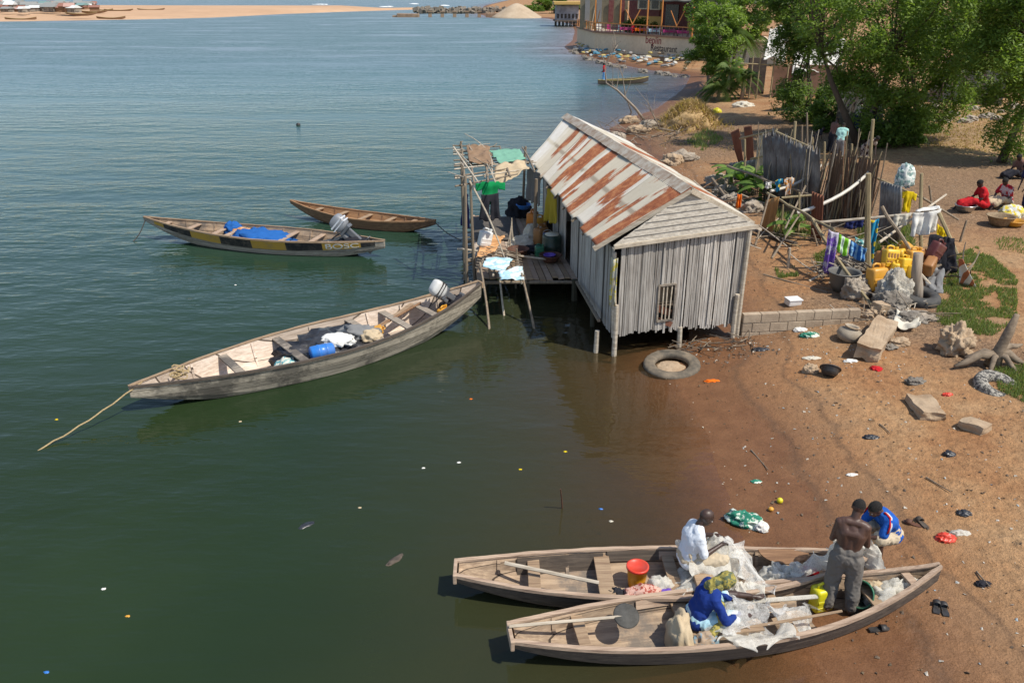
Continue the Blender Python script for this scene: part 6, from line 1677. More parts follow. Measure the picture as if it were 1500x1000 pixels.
panel((1168, 304), (1183, 309), (1167, 212), (1184, 218), M['grey_sheet'], 'tall narrow grey sheet before the brown planks', group=ga, jag=.15)
panel((1182, 309), (1203, 316), (1183, 216), (1200, 222), M['grey_sheet'], 'shaded grey sheet joining the brown planks', group=ga, jag=.15)
panel((1082, 240), (1090, 241), (1070, 194), (1083, 188), M['rust_sheet'], 'rust-red sheet leaning at the far left of the fence', group='rust-red sheets')
panel((1095, 243), (1106, 245), (1089, 186), (1101, 184), M['rust_sheet'], 'rust-red sheet standing second in the far left corner', group='rust-red sheets')
panel((1187, 350), (1203, 354), (1189, 280), (1207, 287), M['rust_sheet'], 'rust-red sheet hanging in the open yard', group='rust-red sheets')
panel((1112, 343), (1130, 346), (1122, 293), (1141, 288), M['amber_board'], 'amber board leaning behind the hut', 'board', .3, name='board')
panel((1284, 356), (1318, 360), (1290, 265), (1321, 274), M['grey_sheet'], 'wide grey sheet standing behind the yellow shirt', group=ga)
panel((1070, 263), (1118, 270), (1068, 240), (1118, 230), M['grey_sheet'], 'low pale sheet behind the banana leaves', group=ga, jag=.04)
def plankfence(base0, base1, z0, z1, mat, label, group=None, w=.16, jag=.12):
 a, c = G(*base0), G(*base1)
 o = boards(a, c, min(a.z, c.z) - .05, a.z + z0, mat, 'plank_fence', w, None, .03, zt2=c.z + z1, n_=None)
 o = recenter(o)
 for v in o.data.vertices:
  if v.co.z > .6: v.co.z += random.uniform(-jag, jag)
 return tag(o, label, 'fence', group)
plankfence((1204, 314), (1272, 338), 2.15, 2.15, wood('plank_brown', (.22, .14, .085), (.075, .045, .028), 2, fine=14), 'brown plank fence behind the longer curved pipe', w=.085, jag=.35)
plankfence((1103, 270), (1122, 272), 1.9, 2.1, M['pole_pale'], 'short row of pale split sticks beside the rust-red sheets', w=.09, jag=.2)
for (a, b, lb) in (((1084, 203, (1085, 245)), (1138, 190, (1138, 290)), 'top rail over the rust-red sheets'), ((1136, 193, (1136, 294)), (1188, 216, (1188, 306)), 'top rail of the grey sheet fence'), ((1228, 230, (1230, 310)), (1273, 231, (1273, 322)), 'rail before the woman in the floral dress'), ((1100, 233, (1100, 270)), (1146, 222, (1146, 292)), 'lower rail behind the rust-red sheets'), ((1145, 290, (1145, 330)), (1190, 286, (1190, 330)), 'rail holding up the rusty hanging sheet')):
 lean(a, b, .045, lb, 'bamboo', name='rail', group='bamboo rails of the fence')
for i, (x0, y0, x1, y1) in enumerate(((1112, 262, 1109, 203), (1118, 268, 1124, 206), (1140, 288, 1147, 224), (1212, 300, 1214, 250), (1222, 305, 1221, 240), (1230, 312, 1233, 236), (1262, 322, 1260, 240), (1160, 300, 1161, 232))):
 stake((x0, y0), (x1, y1), .035, 'thin fence stick ' + ('left of the tall grey sheet with gaps', 'beside the narrow dark sheet', 'in front of the gappy grey sheet', 'low among the brown planks', 'tied to the second brown plank', 'by the longer pipe on the brown planks', 'near the tall corner pole', 'crossing the sheet behind the tallest pole')[i], 'pole_pale' if i % 2 else 'bamboo', 'stick', 'thin sticks of the fence', 'stick')

def tangle(name, label, cat, c_px, n, rx, ry, h0, h1, r_, mats, seed, flat=.5, line=None):
 g = random.Random(seed); c = G(*c_px); th_ = thing(name, label, cat, c)
 for i in range(n):
  if line: a = G(*line[0]).lerp(G(*line[1]), g.random()) + V3(g.uniform(-.15, .15), g.uniform(-.4, .1), -.05); a.z = hz(a.x, a.y) - .05
  else: a = c + V3(g.uniform(-rx, rx), g.uniform(-ry, ry), 0); a.z = hz(a.x, a.y) + g.uniform(0, h0 * .5)
  h_ = g.uniform(h0, h1); an = g.uniform(0, 6.28); b = a + V3(math.cos(an) * h_ * flat, math.sin(an) * h_ * flat, h_ * math.sqrt(max(.02, 1 - flat * flat)) if line else g.uniform(0, .45) * h_)
  MB().pole(a, b, r_ * g.uniform(.7, 1.3), r_ * .6, 5, .04, 4).build('stick', M[mats[i % len(mats)]], th_)
tangle('stick_fence', 'rough upright sticks tied in front of the grey sheet fence', 'fence', (1160, 300), 44, 0, 0, 1.0, 3.1, .026, ('pole', 'bamboo', 'pole_pale', 'wood_dark'), 1, .12, ((1104, 285), (1203, 318)))
tangle('stick_fence', 'rough upright sticks leaning on the brown plank fence', 'fence', (1240, 325), 40, 0, 0, 1.0, 3.2, .026, ('wood_brown', 'bamboo', 'pole', 'wood_dark'), 2, .14, ((1204, 318), (1270, 342)))
tangle('brushwood', 'heap of dark sticks behind the grey tub', 'sticks', (1240, 402), 46, .9, .7, .4, 1.3, .022, ('pole', 'wood_dark', 'pole_pale'), 3, .9)
tangle('brushwood', 'broken sticks and poles among the banana plants', 'sticks', (1085, 292), 50, 1.6, 1.2, .5, 1.6, .03, ('pole', 'wood_dark', 'pole_pale', 'wood_brown'), 4, .9)
tangle('brushwood', 'scattered branches on the shore below the bare fallen tree', 'sticks', (940, 200), 60, 2.2, 4.0, .5, 1.8, .025, ('bark_pale', 'pole', 'wood_dark'), 5, .95)
tangle('brushwood', 'dry sticks lying on the rubble at the wall end', 'sticks', (1300, 462), 34, 1.1, .6, .3, .9, .016, ('pole_pale', 'pole', 'driftwood'), 6, .95)
tangle('brushwood', 'driftwood sticks on the dark bank under the hut front', 'sticks', (1040, 508), 40, 1.0, .35, .2, .7, .014, ('wood_dark', 'pole', 'driftwood'), 7, .97)
tangle('brushwood', 'crooked thin poles leaning over the open yard', 'sticks', (1170, 350), 26, 1.8, 1.2, .3, 2.2, .02, ('pole', 'wood_dark', 'bamboo', 'pole_pale'), 10, .75)
tangle('brushwood', 'thin crooked sticks around the washing and the mossy post', 'sticks', (1290, 385), 30, 1.4, .8, .3, 2.4, .018, ('pole', 'pole_pale', 'bamboo'), 11, .6)
tangle('brushwood', 'dark branches inside the shelter of rags', 'sticks', (1385, 402), 26, .6, .5, .4, 1.3, .025, ('driftwood', 'wood_dark', 'pole'), 8, .8)
def wash(name, label, px0, px1, ybot, ref, mat, kind='sheet', seed=0, wav=.05, cat='cloth', dy=(0, 0)):
 Y = G(*ref).y; p0, p1 = PY(px0[0], px0[1], Y + dy[0]), PY(px1[0], px1[1], Y + dy[1]); zb = PY(px0[0], ybot, Y).z
 return hang(name, label, cat, p0, p1, max((p0.z + p1.z) / 2 - zb, .1), mat, kind, seed, 18, wav)
wash('shirt', 'bright yellow shirt hanging by the wide grey sheet', (1322, 277), (1344, 281), 309, (1330, 350), M['cl_yellow'], 'shirt', 3, cat='shirt')
cloth_pile('bundle', 'white printed bundle on top of the wide grey sheet', 'bundle', at(1324, 270, (1320, 352)), (.28, .22, .62), fabric('cl_wprint', (.62, .64, .6), (.2, .3, .28), 'noise', 8), 70, .25, 1.6)
wash('cloth', 'blue cloth hanging under the white printed bundle', (1326, 262), (1334, 262), 274, (1322, 350), M['cl_blue'], seed=4)
wash('washing', 'small pale cloth pegged on the pole behind the yellow shirt', (1309, 268), (1320, 271), 276, (1312, 350), M['cl_white'], seed=8)
wash('sheet', 'grey-white sheet in the middle of the washing pole', (1310, 314), (1335, 312), 329, (1325, 385), M['cl_offwhite'], seed=5)
wash('sheet', 'large white sheet over the end of the washing pole', (1338, 312), (1379, 306), 342, (1365, 388), M['cl_white'], seed=6, wav=.09)
sheet('sheet', 'white sheet lying over the poles at the end of the shelter', 'sheet', [at(1340, 312, (1350, 388)), at(1377, 307, (1375, 388)), at(1374, 303, (1375, 372)), at(1345, 308, (1350, 372))], M['cl_white'], .06, 12, 8)
wash('cloth', 'yellow cloth hanging behind the large white sheet', (1373, 328), (1390, 336), 352, (1383, 388), M['cl_yellow'], seed=7)
wash('shorts', 'navy shorts hanging on the washing pole', (1239, 321), (1266, 318), 333, (1252, 372), M['cl_navy'], 'shorts', 3, cat='shorts')
wash('scarf', 'teal and yellow cloth hanging down the mossy post', (1274, 322), (1288, 320), 392, (1281, 392), M['cl_teal'], seed=9, wav=.07)
wash('towel', 'purple towel hanging at the foot of the washing slope', (1214, 336), (1229, 341), 398, (1222, 410), M['cl_purple'], seed=10, cat='towel')
wash('shirt', 'lime green striped shirt on the sloping line', (1229, 341), (1246, 351), 371, (1238, 408), M['cl_lime'], seed=11, cat='shirt')
wash('shirt', 'blue striped shirt next to the lime green one', (1246, 351), (1270, 364), 378, (1258, 402), M['cl_blue'], seed=12, cat='shirt')
wash('cloth', 'teal and white cloth lying behind the blue striped shirt', (1252, 347), (1272, 352), 358, (1262, 385), fabric('cl_tl', (.12, .36, .36), (.55, .62, .58), 'noise', 8), seed=13)
single(MB().tube([at(1190, 322, (1200, 380)), at(1230, 342, (1230, 409)), at(1271, 366, (1268, 402))], .012, 5), 'washing_line', M['rope_dark'], 'sloping line holding the purple, green and blue washing', 'line')
wash('dress', 'small blue and green dress on the shorter pipe', (1136, 263), (1147, 260), 279, (1140, 318), M['cl_teal'], 'shirt', 2, cat='dress')
wash('dress', 'small white and orange dress on the shorter pipe', (1149, 260), (1164, 258), 285, (1156, 318), fabric('cl_dr', (.6, .55, .48), (.6, .25, .04), 'noise', 7), 'shirt', 4, cat='dress')
wash('cloth', 'white rag hanging at the lower end of the shorter pipe', (1122, 266), (1130, 266), 275, (1126, 318), M['cl_white'], seed=15)
wash('cloth', 'orange rag hanging in the banana leaves', (1080, 284), (1087, 284), 303, (1084, 312), M['cl_orange'], seed=16)
r = panel((1405, 418), (1431, 422), (1404, 378), (1410, 380), M['cl_stripe'], 'red and white striped mat leaning on the shelter', 'mat', 5, name='striped_mat')
dc = M['cl_dark']
for a in (([(1372, 400), (1402, 400), (1398, 352), (1384, 346)], 'black sheet hanging on the side of the shelter', 3), ([(1352, 398), (1376, 402), (1384, 348), (1362, 345)], 'dark cloth forming the back of the shelter', 4)):
 pts = [at(x, y, (1385, 404)) for x, y in a[0]]
 sheet('shelter_sheet', a[1], 'sheet', pts, dc, .05, 10, a[2])
wash('rag', 'grey rag hanging inside the shelter', (1336, 325), (1346, 326), 338, (1342, 380), M['cl_grey'], seed=17)

def jc(px, py, ref, mat, rot, sc, label, text=False, dz=0):
 q = at(px, py, ref); return jerrycan('jerrycan', label, M[mat], (q.x, q.y, q.z + dz), rot, sc, 'jerrycans heaped under the washing', text=text)
jc(1283, 427, (1283, 433), 'amber_plastic', (-.15, 0, .35), 1.65, 'large orange jerrycan leaning at the near corner of the heap')
jc(1302, 394, (1302, 425), 'yellow_plastic', (-.25, .1, .1), 1.35, 'yellow jerrycan with printed brown letters', True)
jc(1299, 378, (1300, 410), 'yellow_plastic', (.3, 1.2, -.5), 1.3, 'yellow jerrycan lying tilted on top of the heap')
jc(1321, 402, (1321, 428), 'yellow_plastic', (-.1, .15, .5), 1.15, 'yellow jerrycan right of the printed one')
jc(1332, 411, (1332, 430), 'yellow_plastic', (0, .3, .9), 1.05, 'small yellow jerrycan beside the stump')
jc(1305, 405, (1306, 430), 'yellow_plastic', (.2, .1, 1.1), 1.0, 'yellow jerrycan half hidden behind the pale boulder')
jc(1287, 394, (1288, 420), 'brown_plastic', (0, .2, .8), 1.25, 'brown jerrycan beside the teal cloth')
jc(1325, 380, (1325, 408), 'brown_plastic', (.2, 1.3, .4), 1.4, 'brown jerrycan lying at the back of the heap')
jc(1333, 394, (1333, 418), 'amber_plastic', (0, .1, .2), 1.35, 'amber jerrycan behind the stump')
jc(1361, 382, (1361, 408), 'maroon_plastic', (.1, .5, .5), 1.4, 'maroon jerrycan at the back of the shelter')
jc(1357, 398, (1357, 420), 'brown_plastic', (.1, 1.2, 1.0), 1.3, 'orange-brown jerrycan right of the stump')
jc(1313, 388, (1313, 416), 'brown_plastic', (.4, .9, 1.9), 1.2, 'dull brown jerrycan in the middle of the heap')
jc(1340, 378, (1342, 412), 'amber_plastic', (.2, 1.1, 2.4), 1.3, 'dusty amber jerrycan under the navy shorts')
def rock(px, py, size, mat, label, seed, cat='rock', name='boulder', group=None, amp=.38, rz=0, sub=5, flat=.45, freq=1.7):
 p = G(px, py); p.z -= size[2] * .12
 o = recenter(lump(p, size, seed, amp, freq, sub, flat, False, rz, .16).build(name, M[mat], None, True)); return tag(o, label, cat, group)
rock(1308, 443, (.42, .36, .85), 'rock_white', 'big pale boulder in front of the jerrycans', 71, amp=.35)
rock(1303, 452, (.42, .36, .45), 'rock_dark', 'dark boulder under the pale one', 72)
rock(1252, 436, (.34, .3, .55), 'rock', 'pale rock at the end of the block wall', 73)
rock(1262, 425, (.3, .3, .4), 'rock', 'rubble lump beside the grey bucket', 74)
rock(1275, 415, (.28, .25, .35), 'rock_dark', 'dark lump behind the grey bucket', 75)
rock(1240, 395, (.7, .4, .4), 'rock_dark', 'ash-grey heap behind the grey bucket', 76)
rock(1283, 462, (.2, .16, .28), 'rock_tan', 'tan block fragment left of the curved pole foot', 77)
rock(1272, 466, (.18, .15, .2), 'rock_tan', 'small tan block by the wall end', 78)
rock(1330, 468, (.42, .3, .24), 'rock_dark', 'grey rubble mound under the tyre', 79)
rock(1350, 466, (.34, .26, .16), 'rock', 'pale rubble at the edge of the grass', 80)
single(MB().bbox(G(1287, 461, .16), (.34, .3, .3), rot3(.1, .12, .5), .02), 'concrete_block', M['rock_tan'], 'concrete block lying at the foot of the curved pole', 'block')
b_ = basin('tub', 'big grey tub standing behind the block wall', plain('grey_tub', (.11, .11, .105), .6), G(1233, 425), .40, .52, None, 'tub')
o = sheet('plastic_sheet', 'crumpled grey plastic sheet beside the stump tyre', 'plastic sheet', [G(1352, 428, .05), G(1380, 436, .05), G(1378, 414, .3), G(1356, 408, .3)], M['cl_grey'], .16, 16, 4)
o = sheet('plastic_sheet', 'dirty pale plastic sheet below the block heap', 'plastic sheet', [G(1303, 486, .03), G(1345, 488, .03), G(1342, 466, .1), G(1312, 462, .1)], M['cl_offwhite'], .14, 18, 9)
b0, t0 = up((1341, 441), (1345, 371)); MBs = MB().tube([b0 - Vector((0, 0, .1)), b0.lerp(t0, .3) + Vector((.02, 0, 0)), b0.lerp(t0, .6) - Vector((.02, 0, 0)), t0], [.18, .14, .125, .115], 14, True, .10)
single(MBs, 'tree_stump', M['bark_pale'], 'bare tree stump standing in a black tyre', 'stump', smooth=True)
def tyre(label, loc, M3, R0, r_, mat, sx=1.0, seed=0):
 Mx_ = Matrix.Translation(loc) @ M3.to_4x4(); mb = MB(); n, m = 56, 14
 for i in range(n):
  a = 2 * math.pi * i / n
  for k in range(m):
   t_ = 2 * math.pi * k / m; ct, st = math.cos(t_), math.sin(t_)
   ct = math.copysign(abs(ct) ** .7, ct); st = math.copysign(abs(st) ** .7, st)
   tread = (.012 if (i % 2 and ct > .6) else 0)
   q = R0 + (r_ - tread) * ct
   mb.v.append(Mx_ @ Vector((q * math.cos(a), q * math.sin(a), r_ * sx * st)))
 for i in range(n):
  for k in range(m): mb.f.append((i * m + k, ((i + 1) % n) * m + k, ((i + 1) % n) * m + (k + 1) % m, i * m + (k + 1) % m))
 return single(mb, 'tyre', mat, label, 'tyre', smooth=True)
tyre('black tyre round the foot of the bare stump', b0 + Vector((.02, -.02, .12)), rot3(.15, .1, 0), .40, .15, M['rubber'])
TP = P(984, 534, .06); TP.z = max(hz(TP.x, TP.y), 0) + .05
tyre('large sandy tyre lying at the water\'s edge below the hut', TP, rot3(.10, -.06, 0), .50, .135, M['rubber_sandy'], .62)
o = lump((TP.x, TP.y, TP.z - .14), (.38, .38, .15), 81, .2, 2, 3, .3).build('sand_fill', M['rock_tan']); o = recenter(o); tag(o, 'greenish wet sand filling the large tyre', 'sand')
tb, t = nodes('worn_tread'); v = texco(t); n_ = noi(t, v, 16, 4, .7); rr = ramp(t, [(.45, (.05, .048, .045)), (.58, (.36, .33, .28))]); L(t, n_, rr.inputs[0]); finish(t, rr.outputs[0], .9, n_, .6, .04)
q = G(1462, 566); tyre('worn tyre with white flaking tread half buried in grass', Vector((q.x, q.y, q.z - .04)), rot3(.3, .15, 0), .34, .13, tb)

wl = thing('block_fence', 'low concrete block wall between the hut and the yard', 'wall', G(1170, 478))
wa, wb = G(1084, 492), G(1257, 468)
bm_b = mk('block', (.42, .33, .235), (.29, .22, .155), 3.5, rough=.95, bump=.5, dist=.02)
d = (wb - wa); d.z = 0; LnW = d.length; d /= LnW; nn_ = Vector((d.y, -d.x, 0)); Mr = Matrix((d, nn_, Vector((0, 0, 1)))).transposed()
z0 = min(wa.z, wb.z) - .12
mb = MB()
for row in range(3):
 x = -.2 if row % 2 else 0.0
 while x < LnW - (.0 if row < 2 else .0):
  w_ = .44; x0, x1 = max(x, 0), min(x + w_, LnW)
  if x1 - x0 > .06 and not (row == 2 and x > LnW - .25):
   jx = random.uniform(-.008, .008)
   c = wa + d * ((x0 + x1) / 2) + nn_ * jx
   mb.bbox((c.x, c.y, z0 + .115 + row * .235 + .07 * 0), (x1 - x0 - .012, .16, .222), Mr, .012)
  x += w_
mb.build('block_course', bm_b, wl)
MB().box(((wa + wb) / 2).xy.to_3d() + Vector((0, 0, z0 + .34)), (LnW - .02, .13, .68), Mr).build('mortar', mk('mortar', (.33, .27, .2), (.24, .19, .14), 6), wl)
def slab(px0, px1, w_, h_, mat, label, seed, tilt=(0, 0)):
 a, b = G(*px0), G(*px1); e = b - a; an = math.atan2(e.y, e.x)
 bm = bmesh.new(); bmesh.ops.create_cube(bm, size=1); bmesh.ops.subdivide_edges(bm, edges=list(bm.edges), cuts=6, use_grid_fill=True)
 mb = MB(); c = (a + b) / 2; Mx_ = rot3(tilt[0], tilt[1], 0); Mz = rot3(0, 0, an)
 vs = []
 for v in bm.verts:
  p = Vector((v.co.x * e.length, v.co.y * w_, v.co.z * h_)); p *= 1 + .10 * nz(v.co, 2.2, seed)
  p += Vector((nz(p, 4, seed), nz(p, 4, seed + 1), nz(p, 4, seed + 2))) * .05
  vs.append(c + Mz @ (Mx_ @ p) + Vector((0, 0, h_ * .42)))
 bm.verts.index_update(); mb.add(vs, [tuple(v.index for v in f.verts) for f in bm.faces]); bm.free()
 return single(mb, 'flat_rock', M[mat], label, 'rock', smooth=False)
slab((1268, 529), (1297, 481), .50, .34, 'rock_tan', 'long pale concrete slab lying on the beach below the rubble', 3, (.12, 0))
rock(1397, 514, (.36, .32, .66), 'rock_tan', 'knobbly tan boulder beside the grass patch', 82, amp=.42, freq=2.4)
slab((1343, 586), (1366, 616), .45, .16, 'rock_tan', 'flat tan rock sunk in the sand, nearer the hut', 5)
slab((1410, 622), (1445, 634), .34, .15, 'rock_tan', 'flat tan rock sunk in the sand, nearer the edge of the photo', 6)
rock(1316, 503, (.24, .17, .14), 'rock_tan', 'small tan stone beside the long slab', 83)
rock(1187, 545, (.17, .13, .20), 'rock_tan', 'round pale stone next to the black bowl', 84)
rock(1341, 560, (.20, .12, .12), 'rock_dark', 'grey angular stone above the flat tan rock', 85)
rock(1303, 510, (.16, .1, .1), 'rock_dark', 'dark rubble bits near the red rag', 86)
r = thing('clay_pot', 'round pale clay pot half sunk in the beach', 'pot', G(1241, 497) - Vector((0, 0, .06)))
d = MB().lathe([(.10, 0), (.24, .08), (.29, .18), (.25, .29), (.15, .34), (.14, .37), (.17, .39), (.15, .40), (.12, .37), (.12, .3), (.001, .2)], 26, Matrix.Rotation(.18, 4, 'Y')); mesh_obj('body', d.v, d.f, mk('pot', (.36, .31, .24), (.27, .22, .165), 5), r, True, True)
d = MB().torus(Matrix.Rotation(.18, 4, 'Y') @ Matrix.Translation((0, 0, .39)), .16, .016, 22, 6); mesh_obj('rim', d.v, d.f, M['rock_tan'], r, True, True)
q = G(1214, 553); basin('broken_bowl', 'broken black bowl lying tipped on the beach', M['black'], q + Vector((0, 0, .05)), .20, .16, Matrix.Rotation(-.75, 4, 'X') @ Matrix.Rotation(.3, 4, 'Y'), 'bowl')
p = G(1161, 446); rz_ = Matrix.Rotation(.25, 3, 'Z')
r = thing('polystyrene_box', 'white polystyrene box lid lying behind the block wall', 'box', p, .25)
d = MB().bbox((0, 0, .07), (.36, .26, .14), rot3(.05, 0, 0), .03); mesh_obj('body', d.v, d.f, M['white_plastic'], r, False, True)
d = MB().bbox((0.01, 0, .155), (.39, .29, .035), rot3(.05, .03, 0), .015); mesh_obj('lid', d.v, d.f, M['white_plastic'], r, False, True)
def ball_(px, py, r_, mat, label, cat, name, squash=1):
 p = G(px, py); return single(MB().ball((p.x, p.y, p.z + r_ * .85), (r_, r_, r_ * squash), 18, 12), name, M[mat], label, cat, smooth=True)
ball_(1142, 736, .05, 'lime_plastic', 'yellow ball lying on the wet sand', 'ball', 'ball')
ball_(1129, 748, .045, 'amber_plastic', 'orange fruit near the yellow ball', 'fruit', 'fruit', .8)
def rag(px, py, size, mat, label, seed, name='rag', cat='rag', dz=0, amp=.4):
 return cloth_pile(name, label, cat, G(px, py, dz - .01), size, M[mat], seed, amp, 1.8, 4, .15)
q = P(1092, 766, .0); q.z = max(hz(q.x, q.y), 0)
cloth_pile('cloth', 'green and white cloth dumped at the water\'s edge', 'cloth', q, (.30, .16, .16), M['cl_greenprint'], 90, .4, 2, rz=-.5)
cloth_pile('cloth', 'white end of cloth beside the green and white one', 'cloth', P(1116, 774, .05), (.10, .09, .1), M['cl_white'], 91, .4, 2)
rag(1385, 789, (.14, .09, .09), 'red_plastic', 'red plastic bag on the beach beside the boy', 92, 'plastic_bag', 'bag')
rag(1406, 781, (.14, .06, .06), 'net_dense', 'clear plastic bag next to the red one', 93, 'plastic_bag', 'bag')
rag(1276, 641, (.14, .07, .06), 'tarp_black', 'crumpled black rag in the middle of the beach', 94)
rag(1390, 666, (.10, .08, .08), 'tarp_black', 'black lump on the beach under the flat tan rocks', 95)
rag(1412, 752, (.10, .08, .06), 'tarp_black', 'dark scrap on the beach above the red bag', 96)
rag(1043, 558, (.16, .06, .04), 'cl_orange', 'orange scrap of cloth on the wet sand by the large tyre', 97)
rag(1249, 695, (.10, .04, .03), 'cl_white', 'white scrap on the sand above the men', 98)
rag(1108, 705, (.09, .06, .03), 'cl_greenprint', 'grey-green scrap on the wet sand', 99)
rag(1388, 578, (.10, .06, .05), 'red_plastic', 'red and white scrap beside the flat tan rock', 100)
rag(1186, 492, (.22, .1, .1), 'cl_greenprint', 'green and white plastic beside the block wall', 101, 'plastic_bag', 'bag')
rag(1172, 484, (.16, .08, .08), 'cl_white', 'white plastic scraps under the block wall', 102, 'plastic_bag', 'bag')
rag(1190, 525, (.2, .08, .05), 'cl_offwhite', 'pale scraps above the round stone', 103)
rag(1246, 529, (.14, .08, .05), 'cl_white', 'white scrap beside the foot of the long slab', 104)
rag(1284, 540, (.12, .12, .05), 'cl_red', 'faded red rag beside the long slab', 105)
rag(1115, 512, (.20, .1, .05), 'tarp_black', 'dark weed tangle below the block wall', 106, 'seaweed', 'seaweed')
rag(1440, 855, (.10, .06, .05), 'cl_dark', 'dark twist of rubbish below the red bag', 107)
rag(1050, 165, (.3, .22, .3), 'lime_plastic', 'yellow plastic tub near the straw heap', 108, 'plastic_tub', 'tub', amp=.2)
rag(1088, 157, (.7, .3, .35), 'cl_offwhite', 'pale rag heap on the path behind the straw', 109)
for i, (a, b, lb) in enumerate((((1288, 622), (1303, 636), 'short dark stick above the black rag'), ((1356, 700), (1392, 722), 'long thin stick lying on the beach'), ((1430, 838), (1450, 862), 'crooked dry twig below the red bag'), ((1100, 660), (1125, 690), 'thin twig on the wet sand'), ((1240, 430), (1190, 420), 'stick lying behind the wall'))):
 single(MB().pole(G(*a, .02), G(*b, .03), .014, .008, 6, .04), 'stick', M['driftwood'], lb, 'stick')
def shoe(name, label, px, py, rz, sc, mat, group=None, open_=True):
 r = thing(name, label, 'shoe', G(px, py), rz, group)
 prof = [(-.13, .035), (-.08, .042), (0, .036), (.07, .046), (.12, .036), (.145, .012)]
 d = MB(); n = len(prof)
 for z in (0, .02):
  for x, w_ in prof: d.v += [Vector((x * sc, w_ * sc, z * sc)), Vector((x * sc, -w_ * sc, z * sc))]
 m = 2 * n
 for i in range(n - 1): d.f += [(2 * i, 2 * i + 2, 2 * i + 3, 2 * i + 1), (m + 2 * i, m + 2 * i + 1, m + 2 * i + 3, m + 2 * i + 2), (2 * i, m + 2 * i, m + 2 * i + 2, 2 * i + 2), (2 * i + 1, 2 * i + 3, m + 2 * i + 3, m + 2 * i + 1)]
 d.f += [(0, 1, m + 1, m), (m - 2, 2 * m - 2, 2 * m - 1, m - 1)]
 mesh_obj('sole', d.v, d.f, M[mat], r, False, True)
 u = MB()
 for k in range(9):
  a = math.pi * k / 8
  u.v += [Vector((.015 * sc, .046 * sc * math.cos(a), (.018 + .05 * math.sin(a)) * sc)), Vector((.10 * sc, .046 * sc * math.cos(a), (.018 + .038 * math.sin(a)) * sc))]
 for k in range(8): u.f.append((2 * k, 2 * k + 1, 2 * k + 3, 2 * k + 2))
 o = mesh_obj('upper', u.v, u.f, M[mat], r, True, True); sm = o.modifiers.new('t', 'SOLIDIFY'); sm.thickness = .008 * sc
 return r
shoe('shoe', 'black shoe of the pair on the sand, the one nearer the boat', 1372, 890, 1.1, 1.05, 'black', 'pair of black shoes')
shoe('shoe', 'black shoe of the pair on the sand, the one farther from the boat', 1383, 893, 1.3, 1.05, 'black', 'pair of black shoes')
shoe('sandal', 'worn brown sandal lying behind the boy', 1337, 768, 2.5, 1.0, 'clay', 'worn brown sandals')
shoe('sandal', 'worn brown sandal tipped on its side behind the boy', 1350, 766, 1.7, 1.0, 'wood_dark', 'worn brown sandals')
shoe('sandal', 'dark sandal on the sand beside the nearest canoe', 1287, 922, .1, 1.0, 'black')
dw = thing('driftwood', 'grey upturned root stump at the edge of the bank', 'driftwood', G(1450, 538))
b0 = G(1455, 535)
mb = MB()
mb.tube([b0, b0 + Vector((.05, .0, .35)), b0 + Vector((.16, .02, .75)), b0 + Vector((.22, .0, 1.15))], [.17, .11, .09, .05], 10, True, .2)
mb.build('trunk', M['driftwood'], dw, True)
for (dx, dy, dz, r_) in ((-.9, -.15, .05, .09), (-.55, .15, .12, .07), (.55, -.1, .1, .09), (.7, .3, .35, .07), (-.3, -.4, .0, .06), (.3, -.35, .02, .07)):
 a = b0 + Vector((0, 0, .22)); c = b0 + Vector((dx, dy, dz)); MB().tube([a, a.lerp(c, .4) + Vector((0, 0, .12)), a.lerp(c, .75) + Vector((.03, .05, .0)), c], [r_ * 1.3, r_, r_ * .8, r_ * .35], 8, True, .12).build('root', M['driftwood'], dw, True)
fl_ = [(83, 615, 'yellow', 'cl_yellow'), (187, 903, 'amber', 'amber_plastic'), (352, 618, 'tan', 'cl_beige'), (527, 744, 'tan', 'cl_beige'), (620, 686, 'white', 'cl_white'), (672, 678, 'white', 'cl_white'), (762, 688, 'yellow', 'cl_yellow'), (880, 746, 'blue', 'blue_plastic'), (828, 662, 'yellow', 'cl_yellow'),
       (895, 764, 'pale', 'cl_offwhite'), (814, 880, 'yellow', 'cl_yellow'), (828, 968, 'tan', 'cl_beige'), (68, 985, 'blue', 'blue_plastic'), (152, 863, 'white', 'cl_white'), (690, 585, 'orange', 'cl_orange'), (345, 418, 'white', 'cl_white')]
nm = {'yellow': 'yellow fruit peel', 'amber': 'amber scrap', 'tan': 'tan scrap', 'white': 'white plastic scrap', 'blue': 'blue plastic scrap', 'pale': 'pale scrap', 'orange': 'orange scrap'}
wh = ['off the bow of the largest canoe', 'alone in the near dark water', 'under the side of the largest canoe', 'in the middle of the green water', 'left of a second one in mid water', 'right of a similar one in mid water', 'in the brown shallows', 'close behind the two net-mending canoes', 'above another in the shallows', 'just behind the farther net-mending canoe', 'between the two net-mending canoes', 'in front of the nearest canoe', 'in the bottom corner of the water', 'far from everything in the dark water', 'beside the hull of the largest canoe', 'below the checkered canoe']
for (x, y, c, m_), w_ in zip(fl_, wh):
 cloth_pile('floating_scrap', nm[c] + ' floating ' + w_, 'scrap', P(x, y, -.012), (.034, .024, .022), M[m_], x, .5, 2, 3)
pc = P(449, 770, -.02); single(lump(pc, (.14, .07, .04), 3, .3, 2, 3, .4, rz=.8), 'floating_scrap', M['tarp_black'], 'dark waterlogged rag floating in the green water', 'scrap', smooth=True)
pc = P(578, 822, -.02); single(lump(pc, (.17, .06, .05), 6, .35, 2, 3, .4, rz=.9), 'floating_scrap', M['wood_dark'], 'dark driftwood chip floating near the farther net-mending canoe', 'scrap', smooth=True)
pc = P(822, 735, .0); single(MB().pole(P(824, 750, -.1), PY(821, 716, P(824, 750, 0).y), .014, .01, 6, .01), 'reed_stick', M['clay'], 'thin reddish stick standing in the shallow water', 'stick')
pc = P(95, 668, 0); 
